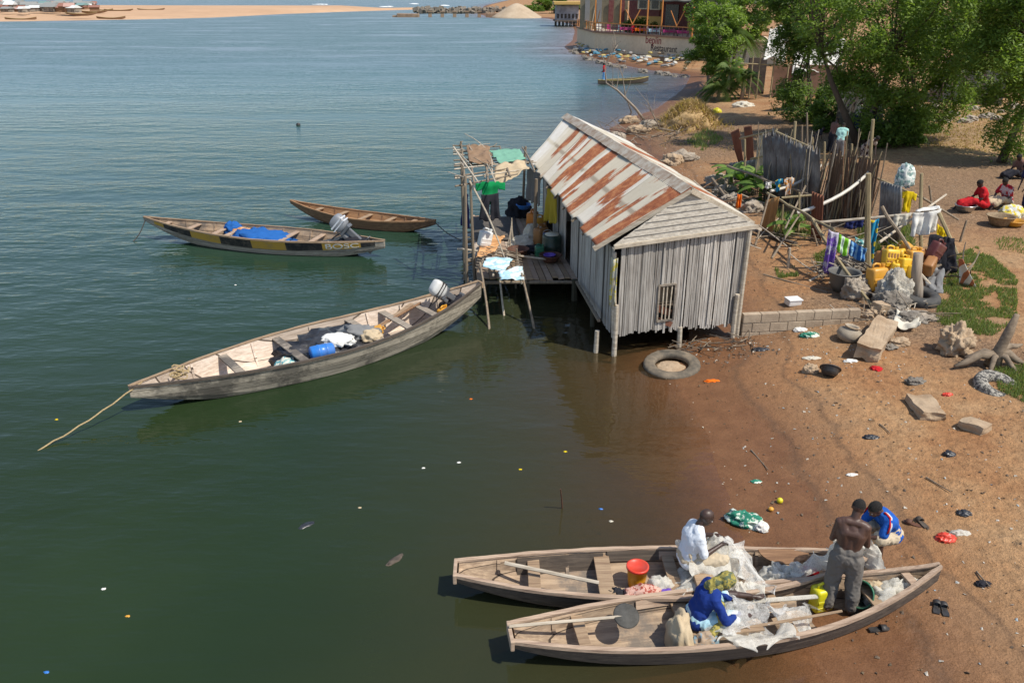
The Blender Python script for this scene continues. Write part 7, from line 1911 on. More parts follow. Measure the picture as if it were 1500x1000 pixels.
# ------------------------------------------------------------------ trees
def leaf_cloud(centers, radii, n_each, size, droop=.3, flat=.6, seed=0, shell=.35):
 g = np.random.default_rng(seed); Vs, Fs, Ts = [], [], []; o = 0
 for c, r, n in zip(centers, radii, n_each):
  d = g.normal(size=(n, 3)); d /= np.linalg.norm(d, axis=1)[:, None]
  rad = (shell + (1 - shell) * g.random(n)) ** .6
  p = np.array(c) + d * rad[:, None] * np.array(r)
  p[:, 2] -= droop * np.abs(g.normal(size=n)) * (np.linalg.norm(d[:, :2], axis=1)) * .5
  a = g.uniform(0, 6.28, n); s = size * g.uniform(.6, 1.5, n)
  t_ = g.normal(0, flat, (n, 2))
  ax = np.stack([np.cos(a), np.sin(a), t_[:, 0]], 1); ax /= np.linalg.norm(ax, axis=1)[:, None]
  bx = np.stack([-np.sin(a), np.cos(a), t_[:, 1]], 1); bx /= np.linalg.norm(bx, axis=1)[:, None]
  L_ = ax * s[:, None]; W_ = bx * (s * .42)[:, None]
  Vs.append(np.stack([p - L_, p + W_ - L_ * .1, p + L_, p - W_ - L_ * .1], 1).reshape(-1, 3))
  i = np.arange(n)[:, None] * 4 + o
  Fs.append(i + np.array([[0, 1, 2, 3]])); o += 4 * n
  base = g.uniform(0, 1) * .55
  Ts.append(np.repeat(np.clip(base + .45 * g.random(n), 0, 1), 4))
 return np.concatenate(Vs), np.concatenate(Fs), np.concatenate(Ts)
def crown_blobs(ells, n, rmin, rmax, seed):
 """clump centres spread over the shells of a few ellipsoids"""
 g = np.random.default_rng(seed); C, Rr = [], []
 tot = sum(e[1][0] * e[1][1] + e[1][2] * e[1][0] for e in ells)
 for c, r in ells:
  k = int(n * (r[0] * r[1] + r[2] * r[0]) / tot)
  d = g.normal(size=(k, 3)); d /= np.linalg.norm(d, axis=1)[:, None]
  q = np.array(c) + d * np.array(r) * (g.uniform(.45, 1.0, k) ** .55)[:, None]
  C += [tuple(v) for v in q]; Rr += [tuple(np.array([1, 1, .62]) * g.uniform(rmin, rmax)) for _ in range(k)]
 return C, Rr
def tree(name, label, base, trunk_pts_list, ells, nclump, nleaf, size, rmin, rmax, mat, seed, bark='bark', group=None, trunk_r=.2, droop=.3):
 r = thing(name, label, 'tree', base, 0, group)
 for pts in trunk_pts_list:
  MB().tube(pts, [trunk_r * (1 - .75 * i / (len(pts) - 1)) for i in range(len(pts))], 9, True, .08).build('trunk', M[bark], r, True)
 C, Rr = crown_blobs(ells, nclump, rmin, rmax, seed)
 br = MB(); g = random.Random(seed)
 tips = [Vector(p[-1]) for p in trunk_pts_list]
 for c in g.sample(C, min(len(C), 60)):
  c = Vector(c); tp = min(tips, key=lambda q: (q - c).length); m_ = tp.lerp(c, .5) + Vector((g.uniform(-.3, .3), g.uniform(-.3, .3), g.uniform(-.2, .4)))
  br.tube([tp - Vector((0, 0, .2)), m_, c], [trunk_r * .3, trunk_r * .17, .02], 5, False)
 br.build('branches', M[bark], r, True)
 V, F_, T = leaf_cloud(C, Rr, [nleaf] * len(C), size, droop, .6, seed)
 inv = np.array(WORLD[r.name].inverted()); V = V @ inv[:3, :3].T + inv[:3, 3]
 o = np_mesh('crown', V, F_, M[mat], False, {'tint': T}); o.parent = r; WORLD[o.name] = WORLD[r.name]
 return r
def wp(px, py, Y): return tuple(PY(px, py, Y))
def ell(px, py, Y, rx, ry, rz_): return (wp(px, py, Y), (rx, ry, rz_))
b = G(1262, 214); Yb = b.y
b2 = G(1180, 178)
tree('broadleaf_tree', 'largest spreading green tree shading the people by the fence', b,
     [[b, b + V3(.3, .2, 1.2), b + V3(.7, .3, 2.8), b + V3(1.0, .5, 4.4)], [b + V3(-.1, 0, 0), b + V3(-.9, .3, 1.4), b + V3(-1.8, .4, 3.0), b + V3(-2.4, .6, 4.4)], [b + V3(.3, .1, .0), b + V3(1.5, .2, 1.3), b + V3(3.0, .4, 2.8), b + V3(4.2, .4, 3.8)]],
     [ell(1270, 25, Yb + .5, 3.4, 3.2, 2.4), ell(1345, 45, Yb - .3, 2.9, 2.8, 2.3), ell(1320, 100, Yb - .8, 2.2, 2.0, 1.6), ell(1250, 70, Yb + .8, 1.7, 2.0, 1.6), ell(1395, 70, Yb + .6, 2.0, 2.2, 1.9), ell(1372, 135, Yb - .2, 1.5, 1.4, .9), ell(1300, 150, Yb - 1.0, 1.4, 1.2, .9), ell(1255, 130, Yb + 1.5, 1.3, 1.5, 1.0), ell(1320, -50, Yb, 4.5, 3.6, 2.4), ell(1310, 180, Yb - .5, 1.0, 1.0, 1.2), ell(1290, 195, Yb + .8, .8, .8, .9), ell(1345, 165, Yb - .6, 1.4, 1.2, .8), ell(1390, 150, Yb - .2, 1.2, 1.1, .8), ell(1270, 165, Yb + 1.4, 1.1, 1.0, .7), ell(1415, 110, Yb, 1.3, 1.3, 1.1), ell(1228, 120, Yb + 2, 1.1, 1.2, .9)], 270, 230, .088, .4, .9, 'leaf', 21, trunk_r=.24, droop=.8)
Yc = b2.y
tree('broadleaf_tree', 'dark green tree left of the largest one, before the white tarpaulin', b2,
     [[b2, b2 + V3(.1, .1, 1.6), b2 + V3(-.3, .2, 3.4), b2 + V3(-.2, .2, 5.0)], [b2 + V3(.1, 0, 0), b2 + V3(.8, .1, 1.5), b2 + V3(1.5, .2, 3.2), b2 + V3(2.0, .2, 4.6)]],
     [ell(1180, 20, Yc, 2.6, 2.4, 2.1), ell(1195, 45, Yc - .3, 1.3, 1.5, 1.0), ell(1158, 50, Yc - .4, 1.2, 1.2, 1.4), ell(1160, 118, Yc - .5, .9, 1.0, 1.0), ell(1195, -40, Yc, 3.4, 2.8, 2.0), ell(1185, 165, Yc + .6, 1.3, 1.0, .7), ell(1215, 150, Yc - 1, 1.6, 1.2, 1.0), ell(1160, 140, Yc - .6, .9, .8, .8)], 170, 210, .09, .38, .85, 'leaf_dark', 22, trunk_r=.2, droop=.5)
b3 = G(1466, 238); Yd = b3.y
tree('broadleaf_tree', 'green tree at the right edge with branches drooping to the path', b3,
     [[b3, b3 + V3(.3, .1, 1.2), b3 + V3(.8, .2, 2.8), b3 + V3(1.2, .3, 4.5)]],
     [ell(1485, 60, Yd, 2.0, 2.0, 2.4), ell(1470, 20, Yd + 1, 1.6, 1.8, 1.8), ell(1482, 140, Yd - .2, 1.0, 1.0, 1.5), ell(1480, 195, Yd - .3, .6, .6, 1.0), ell(1530, 60, Yd, 2.4, 2.2, 3.0), ell(1465, -30, Yd + .5, 2.2, 2.0, 1.5)], 170, 210, .085, .38, .75, 'leaf', 23, trunk_r=.2, droop=.9)
b4 = G(1440, 150); Ye = b4.y
tree('broadleaf_tree', 'dark tree in the gap between the two green trees at the right', b4, [[b4, b4 + V3(0, 0, 2), b4 + V3(.3, .2, 4)]],
     [ell(1430, 40, Ye + 2, 4.2, 3.0, 3.2), ell(1400, 10, Ye + 3, 4.5, 3.0, 2.5), ell(1470, 90, Ye + 2, 2.4, 2.0, 1.8)], 90, 190, .17, .7, 1.3, 'leaf_dark', 24, trunk_r=.25)
b5 = G(1152, 162)
tree('bush', 'leafy bush on the bank below the white tarpaulin', b5, [[b5, b5 + V3(.1, 0, .8), b5 + V3(.1, 0, 1.3)]], [((b5.x, b5.y, b5.z + 1.0), (.7, .6, .8)), ((b5.x + .8, b5.y + .3, b5.z + .9), (.7, .7, .6))], 26, 150, .11, .3, .5, 'leaf_dark', 25, trunk_r=.06)

for i, (x, y, s_, lb) in enumerate(((1212, 192, 1.0, 'added shrub deepening the shade at the foot of the largest tree'), (1300, 216, 1.1, 'added shrub deepening the shade under the low branches of the largest tree'), (1330, 196, .9, 'added shade shrub between the largest tree and the dry grass'))):  # undergrowth added to darken the ground below the crowns
 q = G(x, y)
 tree('bush', lb, q, [[q, q + V3(.1, 0, .6 * s_), q + V3(.1, 0, 1.0 * s_)]], [((q.x, q.y, q.z + .9 * s_), (1.3 * s_, .9, .8 * s_)), ((q.x + .9, q.y + .3, q.z + .6 * s_), (.9, .7, .5))], 34, 150, .11, .35, .6, 'leaf_dark', 80 + i, trunk_r=.05)
def palm(name, label, base, ht, nf, ln, seed, group=None, lean=(0, 0), mat='leaf_palm', droop=1.0):
 g = random.Random(seed); r = thing(name, label, 'palm', base, 0, group); base = Vector(base)
 top = base + Vector((lean[0], lean[1], ht))
 MB().tube([base - Vector((0, 0, .1)), base.lerp(top, .5) + Vector((lean[0] * .1, 0, 0)), top], [.16, .12, .11], 9, True, .06).build('trunk', M['bark_pale'], r, True)
 V, F_, T = [], [], []
 for k in range(nf):
  a = 2.4 * k + g.uniform(-.3, .3); el = g.uniform(-.5, 1.25); l_ = ln * g.uniform(.75, 1.1); d = Vector((math.cos(a), math.sin(a), 0)); sd = Vector((-d.y, d.x, 0)); pr = None; tint = g.random()
  n = 12
  for i in range(n + 1):
   q = i / n; x = l_ * q * math.cos(el) * (1 - .15 * q); z = l_ * q * math.sin(el) - droop * l_ * .75 * q * q
   p = top + d * x + Vector((0, 0, z))
   if i > 0:
    for s_ in (-1, 1):
     for h_ in (0, .5):
      pp = pr.lerp(p, h_); w_ = l_ * .30 * math.sin(math.pi * min(.12 + q * .88, .97)) * g.uniform(.8, 1.1)
      tip = pp + sd * s_ * w_ * .75 + d * w_ * .45 - Vector((0, 0, w_ * .55)); o = len(V); e = d * .035
      V += [pp - e, pp + e, tip]; F_.append((o, o + 1, o + 2)); T += [tint, tint, min(1, tint + .2)]
   pr = p
 inv = WORLD[r.name].inverted(); V = np.array([tuple(inv @ v) for v in V])
 o = np_mesh('crown', V, np.array(F_), M[mat], False, {'tint': np.array(T)}); o.parent = r; WORLD[o.name] = WORLD[r.name]
 return r
gp = 'palms on the bank by the restaurant'
for i, (bx, by, h_, nf, ln, lx, lb) in enumerate(((1052, 148, 1.0, 30, 2.4, 0, 'low pale palm nearest the straw heap'), (1038, 132, 3.0, 34, 2.7, -.3, 'palm leaning over the restaurant wall end'), (1058, 136, 4.6, 40, 2.9, .2, 'tallest palm left of the white tarpaulin'), (1078, 132, 3.8, 34, 2.7, .5, 'palm beside the white tarpaulin'), (1064, 146, 2.0, 30, 2.4, .1, 'middle-height palm over the brick shack'), (1086, 146, 1.6, 26, 2.0, .1, 'small palm by the posts of the stick shack'))):
 palm('palm', lb, G(bx, by), h_, nf, ln, 30 + i, gp, (lx, 0))
b6 = G(1072, 118); Yf = b6.y
tree('broadleaf_tree', 'feathery light green tree between the restaurant and the white tarpaulin', b6, [[b6, b6 + V3(0, 0, 2.5), b6 + V3(.2, 0, 5)]], [ell(1055, 40, Yf - 12, 1.9, 1.6, 2.6), ell(1090, 22, Yf - 8, 2.4, 2, 2.2), ell(1032, 75, Yf - 12, 1.2, 1.2, 2.0), ell(1125, 8, Yf - 8, 2.8, 2, 1.5), ell(1060, 95, Yf - 13, 1.3, 1.0, 1.6), ell(1040, 15, Yf - 9, 1.6, 1.5, 1.4)], 170, 170, .12, .35, .8, 'leaf', 41, trunk_r=.2)
st_ = G(1046, 112); single(MB().tube([st_, st_ + V3(.1, 0, 3.2), st_ + V3(0, .1, 6.6)], [.4, .34, .42], 9, True, .2), 'dead_tree', M['bark_pale'], 'bare grey trunk standing behind the palms', 'trunk', smooth=True)
sh = G(1008, 186)
pts = np.array([[sh.x + rng.normal(0, .8), sh.y + rng.normal(0, .8), 0] for _ in range(3400)]); rr_ = np.hypot((pts[:, 0] - sh.x) / 1.9, (pts[:, 1] - sh.y) / 2.0)
pts[:, 2] = height(pts[:, 0], pts[:, 1]) + np.maximum(0, 1.5 * (1 - rr_ ** 2)) * rng.random(len(pts)) ** .5
V, F_, T = blades(pts, .08, .34, .03, 2.6)
so_ = np_mesh('straw_heap', V, F_, M['leaf_dry'], False, {'tint': T}); recenter(so_); tag(so_, 'heap of tan straw and dry palm leaves on the bank', 'straw heap')
hc = recenter(lump(sh - V3(0, 0, .2), (1.6, 1.7, 1.3), 120, .3, 1.8, 4, .3).build('straw_core', M['straw'], None, True)); tag(hc, 'matted brown core of the straw heap', 'straw heap')
def dead_branch(label, base, pts, r0, seed, twigs=7):
 g = random.Random(seed); r = thing('dead_tree', label, 'dead tree', base)
 pts = [Vector(p) for p in pts]; MB().tube(pts, [r0 * (1 - .8 * i / (len(pts) - 1)) for i in range(len(pts))], 7, True, .08).build('limb', M['bark_pale'], r, True)
 for k in range(twigs):
  q = g.uniform(.25, .95) * (len(pts) - 1); i = min(int(q), len(pts) - 2); p = pts[i].lerp(pts[i + 1], q - i); e = p + Vector((g.uniform(-.8, .6), g.uniform(-.4, .4), g.uniform(.5, 1.7)))
  MB().tube([p, p.lerp(e, .5) + Vector((g.uniform(-.15, .15), 0, .1)), e], [r0 * .35, r0 * .22, .008], 5).build('twig', M['bark_pale'], r)
Yb_ = G(945, 178).y
dead_branch('bare pale fallen tree sticking up from the shore by the far canoe', G(945, 178), [tuple(G(945, 178)), wp(930, 158, Yb_), wp(905, 133, Yb_), wp(888, 122, Yb_ + .3), wp(886, 100, Yb_ + .4), wp(893, 84, Yb_ + .4), wp(905, 66, Yb_ + .5)], .09, 3, 9)
dead_branch('thin bare sapling beside the fallen pale tree', G(925, 165), [tuple(G(925, 165)), wp(916, 140, G(925, 165).y), wp(912, 112, G(925, 165).y), wp(905, 90, G(925, 165).y)], .05, 5, 6)
dead_branch('small bare twig tree left of the straw heap', G(968, 190), [tuple(G(968, 190)), wp(955, 165, G(968, 190).y), wp(948, 148, G(968, 190).y)], .05, 7, 6)
for i, (x, y) in enumerate(((902, 205), (922, 180), (1000, 235), (985, 240), (950, 188), (935, 195))):
 rock(x, y, (.5 + .1 * (i % 3), .42, .5), 'rock_tan' if i % 2 else 'rock', ('pale rock at the water line behind the hut roof', 'tan rock on the shore by the dead branches', 'pale boulder just beyond the ridge of the hut', 'tan boulder next to the one beyond the hut ridge', 'pale stone among the shore rubbish', 'tan stone higher among the shore rubbish')[i], 130 + i, 'rock', 'boulder')

def banana(label, base, seed, n=9, ln=1.3, h_=.8):
 g = random.Random(seed); r = thing('banana_plant', label, 'plant', base, 0, 'banana plants behind the hut'); base = Vector(base); top = base + Vector((0, 0, h_))
 MB().tube([base, top], [.09, .06], 8).build('stem', M['leaf_banana'], r, True)
 V, F_, T = [], [], []
 for k in range(n):
  a = 2.4 * k + g.uniform(-.3, .3); el = g.uniform(.2, 1.2); d = Vector((math.cos(a), math.sin(a), 0)); sd = Vector((-d.y, d.x, 0)); l_ = ln * g.uniform(.7, 1.1); tint = g.random()
  for i in range(8):
   q = i / 7; p = top + d * (l_ * q * math.cos(el)) + Vector((0, 0, l_ * q * math.sin(el) - .6 * l_ * q * q)); w_ = .17 * math.sin(math.pi * min(.08 + q * .92, .98)) * ln; o = len(V)
   V += [p - sd * w_ - Vector((0, 0, .05)), p + Vector((0, 0, .02)), p + sd * w_ - Vector((0, 0, .05))]; T += [tint, tint * .7, tint]
   if i: F_ += [(o - 3, o - 2, o + 1, o), (o - 2, o - 1, o + 2, o + 1)]
 inv = WORLD[r.name].inverted(); V = np.array([tuple(inv @ v) for v in V])
 o = np_mesh('leaves', V, np.array(F_), M['leaf_banana'], False, {'tint': np.array(T)}); o.parent = r; WORLD[o.name] = WORLD[r.name]
for i, (x, y, lb) in enumerate(((1083, 290, 'banana plant with yellow-green leaves nearest the hut roof'), (1100, 285, 'banana plant under the dark crossing pole'), (1112, 300, 'banana plant left of the small dresses'), (1070, 275, 'banana plant at the left end of the low pale sheet'), (1160, 345, 'low leafy plant under the shorter pipe'))):
 banana(lb, G(x, y), 50 + i, 9, 1.15, .7 if i < 4 else .3)
for i, (x, y, s_) in enumerate(((1050, 272, 1.0), (1062, 285, .8), (1075, 300, .9), (1100, 310, .8))):
 rock(x, y, (.55 * s_, .45 * s_, .5 * s_), 'rock', ('pale rubble block beyond the hut eave', 'rubble block under the banana leaves', 'rubble next to the orange rag', 'rubble in front of the amber board')[i], 140 + i)
lean((1043, 262, (1050, 285)), (1072, 300, (1072, 305)), .07, 'thick broken beam leaning beside the hut eave', 'driftwood', group='broken beams behind the hut')
lean((1066, 250, (1066, 275)), (1060, 292, (1060, 296)), .07, 'short broken beam standing beside the hut eave', 'driftwood', group='broken beams behind the hut')

# ------------------------------------------------------------------ people farther off
def stand(label, px, py, yaw, ht, top_mat, leg_mat, arm=0, bend=0.0, leg='trousers', sleeve='shirt', skin='skin', base=None, extra=None):
 o = base or G(px, py); f = Vector((math.sin(yaw), math.cos(yaw), 0)); l = Vector((-f.y, f.x, 0)); s = ht / 1.7
 T = dict(pelvis=(0, 0, .9), chest=(.03, 0, 1.24), neck=(.06, 0, 1.44), head=(.10, 0, 1.58), sl=(.03, .18, 1.38), sr=(.03, -.18, 1.38), el=(.02, .25, 1.12), er=(.02, -.25, 1.12), wl=(.18, .2, .98), wr=(.18, -.2, .98), hl=(0, .09, .86), hr=(0, -.09, .86), kl=(.05, .12, .48), kr=(.02, -.12, .48), al=(0, .14, .08), ar=(-.02, -.14, .08))
 if arm: T.update(wl=(.34, .1, 1.15), wr=(.34, -.1, 1.15))
 if bend:
  for k in ('chest', 'neck', 'head', 'sl', 'sr', 'el', 'er', 'wl', 'wr'):
   x, y, z = T[k]; z -= .9; T[k] = (x * math.cos(bend) + z * math.sin(bend), y, .9 + z * math.cos(bend) - x * math.sin(bend))
  T['wl'] = (T['sl'][0] + .1, .15, T['sl'][2] - .55); T['wr'] = (T['sr'][0] + .1, -.15, T['sr'][2] - .55); T['el'] = (T['sl'][0], .22, T['sl'][2] - .28); T['er'] = (T['sr'][0], -.22, T['sr'][2] - .28)
 J = {k: o + (f * a + l * b) * s + Vector((0, 0, c * s)) for k, (a, b, c) in T.items()}
 wear = [dict(kind=sleeve, mat=M[top_mat], g=.018, to=.7), dict(kind=leg, mat=M[leg_mat], g=.02)] if leg else [dict(kind=sleeve, mat=M[top_mat], g=.018, to=.7), dict(kind='wrap', mat=M[top_mat], g=.0, name='skirt')]
 return person(label, J, M[skin], wear, f + Vector((0, 0, -.4 - bend)), o, voxel=.028, s=s, hands=False)
def sit(label, px, py, yaw, top_mat, leg_mat, s=1.0, lean_=.2, leg='wrap'):
 o = G(px, py); f = Vector((math.sin(yaw), math.cos(yaw), 0)); l = Vector((-f.y, f.x, 0))
 T = dict(pelvis=(0, 0, .16), chest=(.06 + lean_ * .3, 0, .48), neck=(.10 + lean_ * .5, 0, .66), head=(.16 + lean_ * .6, 0, .79), sl=(.08 + lean_ * .45, .18, .6), sr=(.08 + lean_ * .45, -.18, .6), el=(.25, .26, .36), er=(.25, -.26, .36), wl=(.45, .12, .3), wr=(.45, -.12, .3), hl=(.03, .1, .14), hr=(.03, -.1, .14), kl=(.42, .2, .30), kr=(.42, -.2, .25), al=(.75, .15, .09), ar=(.78, -.12, .09))
 J = {k: o + (f * a + l * b) * s + Vector((0, 0, c * s)) for k, (a, b, c) in T.items()}
 return person(label, J, M['skin'], [dict(kind='shirt', mat=M[top_mat], g=.02, to=.7), dict(kind=leg, mat=M[leg_mat], g=.01, name='skirt')], f + Vector((0, 0, -.7)), o, voxel=.026, s=s, hands=False)
stand('man in an aqua shirt and grey trousers with his back turned at the fence', 1227, 236, .5, 1.72, 'cl_aqua', 'cl_grey', 1, .2)
stand('person in a brown shirt standing in the shade left of the aqua shirt', 1215, 224, 1.2, 1.65, 'cl_brownshirt', 'cl_dark', 0, .15)
stand('man in a cream shirt and blue trousers standing under the tree', 1252, 196, 1.3, 1.75, 'cl_offwhite', 'cl_navy', 1, .1)
stand('woman in a dark floral dress bending over beside the tall corner pole', 1262, 246, 2.6, 1.7, 'cl_floral', 'cl_floral', 1, .75, None)
stand('person in dark clothes crouching in the shade behind the grey sheets', 1191, 222, 1.5, 1.3, 'cl_dark', 'cl_dark', 1, .6)
stand('person in dark blue standing under the tree behind the floral dress', 1272, 212, 3.6, 1.68, 'cl_navy', 'cl_dark', 0, .1)
sit('woman in a red dress sitting on the ground by the path', 1441, 306, -1.5, 'cl_red', 'cl_red', 1.12)
sit('person in red and white sitting beside a basket', 1474, 302, -1.9, 'cl_redwhite', 'cl_beige', 1.12)
sit('person in dark clothes sitting at the right edge of the path', 1496, 262, -1.7, 'cl_brownshirt', 'cl_dark', 1.1)
stand('woman in a dark blue wrap at the right edge beside the basket', 1502, 308, -1.6, 1.7, 'cl_navy', 'cl_navy', 1, .4, None)
basin('basket', 'woven tan basket on the path before the seated people', mk('basket', (.30, .22, .13), (.18, .12, .07), 14), G(1464, 330), .42, .32, None, 'basket')
basin('basin', 'amber basin beside the woven basket', M['amber_plastic'], G(1484, 331), .32, .18)
basin('basin', 'grey metal basin in front of the woman in the red dress', M['alu'], G(1413, 310), .34, .24)
cloth_pile('cloth_bundle', 'yellow and white cloth heap beside the red and white clothes', 'cloth', G(1480, 318), (.4, .3, .4), fabric('cl_yw', (.65, .5, .05), (.6, .6, .55), 'noise', 5), 66, .3, 1.6)
fb = P(884, 116, 0); 
stand('boatman in a red shirt and blue shorts at the far canoe', 884, 116, -1.2, 1.75, 'cl_red', 'cl_blue', 0, 0, base=Vector((cF.w(.12, 0, 0).x, cF.w(.12, 0, 0).y, .1)))

# ------------------------------------------------------------------ restaurant on its terrace
TZ = 2.75
re = thing('restaurant_building', 'orange and maroon waterside restaurant on a painted terrace wall', 'restaurant', G(980, 80))
w0, w1, w2, w3 = P(844, 60, .9), P(871, 77, .7), P(1012, 93, .7), P(1090, 100, .8)
w0 = Vector((PY(845, 62, 132).x, 132, 0)); w1 = Vector((PY(871, 62, 116).x, 116, 0)); w2 = Vector((PY(1012, 78, 100).x, 100, 0)); w3 = w2 + (w2 - w1).normalized() * 14
back = [w0 + V3(16, 10, 0), w3 + V3(4, 26, 0)]
tw = mk('terrace_paint', (.68, .54, .38), (.58, .45, .31), .35, rough=.9, bump=.1)
ring = [w0, w1, w2, w3, back[1], back[0]]
mb = MB(); n = len(ring)
mb.v = [Vector((p.x, p.y, -.3)) for p in ring] + [Vector((p.x, p.y, TZ)) for p in ring]
for i in range(n): mb.f.append((i, (i + 1) % n, n + (i + 1) % n, n + i))
mb.f.append(tuple(n + i for i in range(n))); mb.build('terrace_wall', tw, re)
mb = MB()
for a, b in ((w0, w1), (w1, w2), (w2, w3)):
 d = (b - a).normalized(); nr = Vector((d.y, -d.x, 0)); mb.plank(a.xy.to_3d() + nr * .06 + V3(0, 0, TZ + .05), b.xy.to_3d() + nr * .06 + V3(0, 0, TZ + .05), .35, .22, Vector((0, 0, 1)))
mb.build('terrace_edge', mk('edge_paint', (.30, .17, .11), (.22, .12, .08), .5), re)
ow = plain('orange_paint', (.55, .20, .04), .7); mr_ = plain('maroon_paint', (.13, .028, .03), .8); yl = plain('ochre_paint', (.50, .32, .09), .8); pk_ = plain('plum_paint', (.17, .035, .075), .7)
def seg(a, b, n): return [a.lerp(b, i / n) for i in range(n + 1)]
for i, p in enumerate(seg(w1, w2, 7) + [w2.lerp(w3, .5)]):
 if i in (0, 2, 4, 5, 7, 8): MB().pole(p + V3(0, .5, TZ), p + V3(0, .5, 6.9), .10, .09, 7).build('post', ow, re)
for a, b, nb in ((w0, w1, 9), (w1, w2, 24), (w2, w3, 8)):
 o = V3(.0, .35, 0)
 MB().plank(a.xy.to_3d() + o + V3(0, 0, TZ + 1.15), b.xy.to_3d() + o + V3(0, 0, TZ + 1.15), .10, .10, Vector((0, 0, 1))).build('handrail', ow, re)
 MB().plank(a.xy.to_3d() + o + V3(0, 0, TZ + .72), b.xy.to_3d() + o + V3(0, 0, TZ + .72), .06, .07, Vector((0, 0, 1))).build('rail', pk_ if nb > 9 else ow, re)
 bl = MB()
 for p in seg(a, b, nb): bl.pole(p.xy.to_3d() + o + V3(0, 0, TZ + .1), p.xy.to_3d() + o + V3(0, 0, TZ + 1.15), .05, .05, 6)
 bl.build('balusters', pk_ if nb > 9 else ow, re)
for (x, dx) in ((.42, .9), (.86, .8)):
 p = w1.lerp(w2, x) + V3(0, .5, 0)
 for s_ in (-1, 1): MB().pole(p + V3(0, 0, TZ + 1.2), p + V3(s_ * dx, 0, TZ + 2.9), .07, .06, 6).build('brace', ow, re)
for i, (q, h_) in enumerate(((.1, 2.4), (.35, 2.9), (.6, 3.2), (.85, 2.6))):
 p = w0.lerp(w1, q) + V3(.6, 1.0, 0); MB().pole(p + V3(0, 0, TZ), p + V3(.5, .3, TZ + h_), .07, .05, 6, .02).build('post', ow if i % 2 else M['pole_pale'], re)
h0, h1 = Vector((PY(920, 40, 122).x, 122, 0)), Vector((PY(1035, 40, 110).x, 110, 0)); hd_ = (h1 - h0).normalized(); hn = Vector((hd_.y, -hd_.x, 0)); hb = -hn * 9
def wallbox(a, b, z0, z1, th, mat, name, par): 
 c = (a + b) / 2; d = (b - a); L_ = d.xy.length; d = d.xy.to_3d().normalized(); nr = Vector((d.y, -d.x, 0))
 return MB().box((c.x, c.y, (z0 + z1) / 2), (L_, th, z1 - z0), Matrix((d, nr, Vector((0, 0, 1)))).transposed()).build(name, mat, par)
wallbox(h0 - hn * 2.5, h1 - hn * 2.5, TZ, 7.6, 5.0, mr_, 'wall', re)
wallbox(h0.lerp(h1, .12) + hn * .02, h0.lerp(h1, .46) + hn * .02, TZ + .6, TZ + 1.9, .12, yl, 'painted_panel', re)
wallbox(h0.lerp(h1, .14) + hn * .08, h0.lerp(h1, .42) + hn * .08, TZ + 1.9, TZ + 2.8, .10, mr_, 'painted_panel', re)
wallbox(h0.lerp(h1, .12) + hn * .02, h0.lerp(h1, .46) + hn * .02, TZ + 2.8, TZ + 4.4, .12, yl, 'painted_panel', re)
dkg = plain('dark_window', (.012, .012, .016), .2)
for q, w_, z0, z1 in ((.20, 1.4, TZ + 2.9, TZ + 3.9), (.36, 1.2, TZ + 2.85, TZ + 3.9)):
 c = h0.lerp(h1, q) + hn * .10; a, b = c - hd_ * w_ / 2, c + hd_ * w_ / 2
 f_ = wallbox(a - hd_ * .35, b + hd_ * .35, z0 - .15, z1 + .2, .10, M['cl_offwhite'], 'window_frame', re); wallbox(a + hn * .04, b + hn * .04, z0, z1, .08, dkg, 'pane', f_)
wallbox(h0.lerp(h1, .50) + hn * .08, h0.lerp(h1, .66) + hn * .08, TZ, TZ + 3.4, .10, dkg, 'doorway', re)
wallbox(h0.lerp(h1, .78) + hn * .06, h0.lerp(h1, .97) + hn * .06, TZ + .3, TZ + 1.7, .08, yl, 'painted_panel', re)
wallbox(h0.lerp(h1, .80) + hn * .06, h0.lerp(h1, .97) + hn * .06, TZ + 1.8, TZ + 4.0, .08, dkg, 'doorway', re)
rf = mk('shade_roof', (.17, .165, .13), (.10, .095, .08), .6, rough=.9)
mb = MB(); a0, b0_ = w1 + V3(2.5, -.2, 6.95), w3 + V3(0, -.3, 6.75); a1, b1 = h0 + hn * .1 + V3(-4, 0, 7.7), h1 + hn * .1 + V3(4, 0, 7.7)
n = 22
for i in range(n + 1):
 q = i / n; e = .16 * math.sin(i * 1.9) + .1 * math.sin(i * 4.1); mb.v += [a0.lerp(b0_, q) + V3(0, e, .06 * math.sin(i * 2.3) - .12), a1.lerp(b1, q)]
for i in range(n): mb.f.append((2 * i, 2 * i + 2, 2 * i + 3, 2 * i + 1))
o = mb.build('veranda_roof', rf, re); sm = o.modifiers.new('t', 'SOLIDIFY'); sm.thickness = .15
wallbox(h0 + V3(-6.5, 3, 0), h0 + V3(0, 1.5, 0), TZ, 7.4, .3, mk('wing_wall', (.27, .23, .15), (.18, .15, .1), .5), 'wing_wall', re)
for q in (.15, .4, .65, .88): c = (h0 + V3(-6.5, 2.7, 0)).lerp(h0 + V3(0, 1.2, 0), q); wallbox(c - V3(.35, 0, 0), c + V3(.35, 0, 0), TZ + 1.0, 6.6, .1, M['cl_grey'] if q < .5 else mr_, 'hanging', re)
gr_f = mk('green_roof', (.15, .19, .08), (.10, .13, .06), 1.0)
mb = MB(); q0 = Vector((PY(1012, 10, 96).x, 96, 6.9)); mb.add([q0, q0 + V3(9, -1, .1), q0 + V3(11, 5, 2.4), q0 + V3(3.5, 5, 2.4)], [(0, 1, 2, 3)]); o = mb.build('green_roof', gr_f, re); sm = o.modifiers.new('t', 'SOLIDIFY'); sm.thickness = .2
for dx in (.4, 8): MB().pole(q0 + V3(dx, .2, -4.2), q0 + V3(dx, .2, 0), .1, .09, 6).build('post', ow, re)
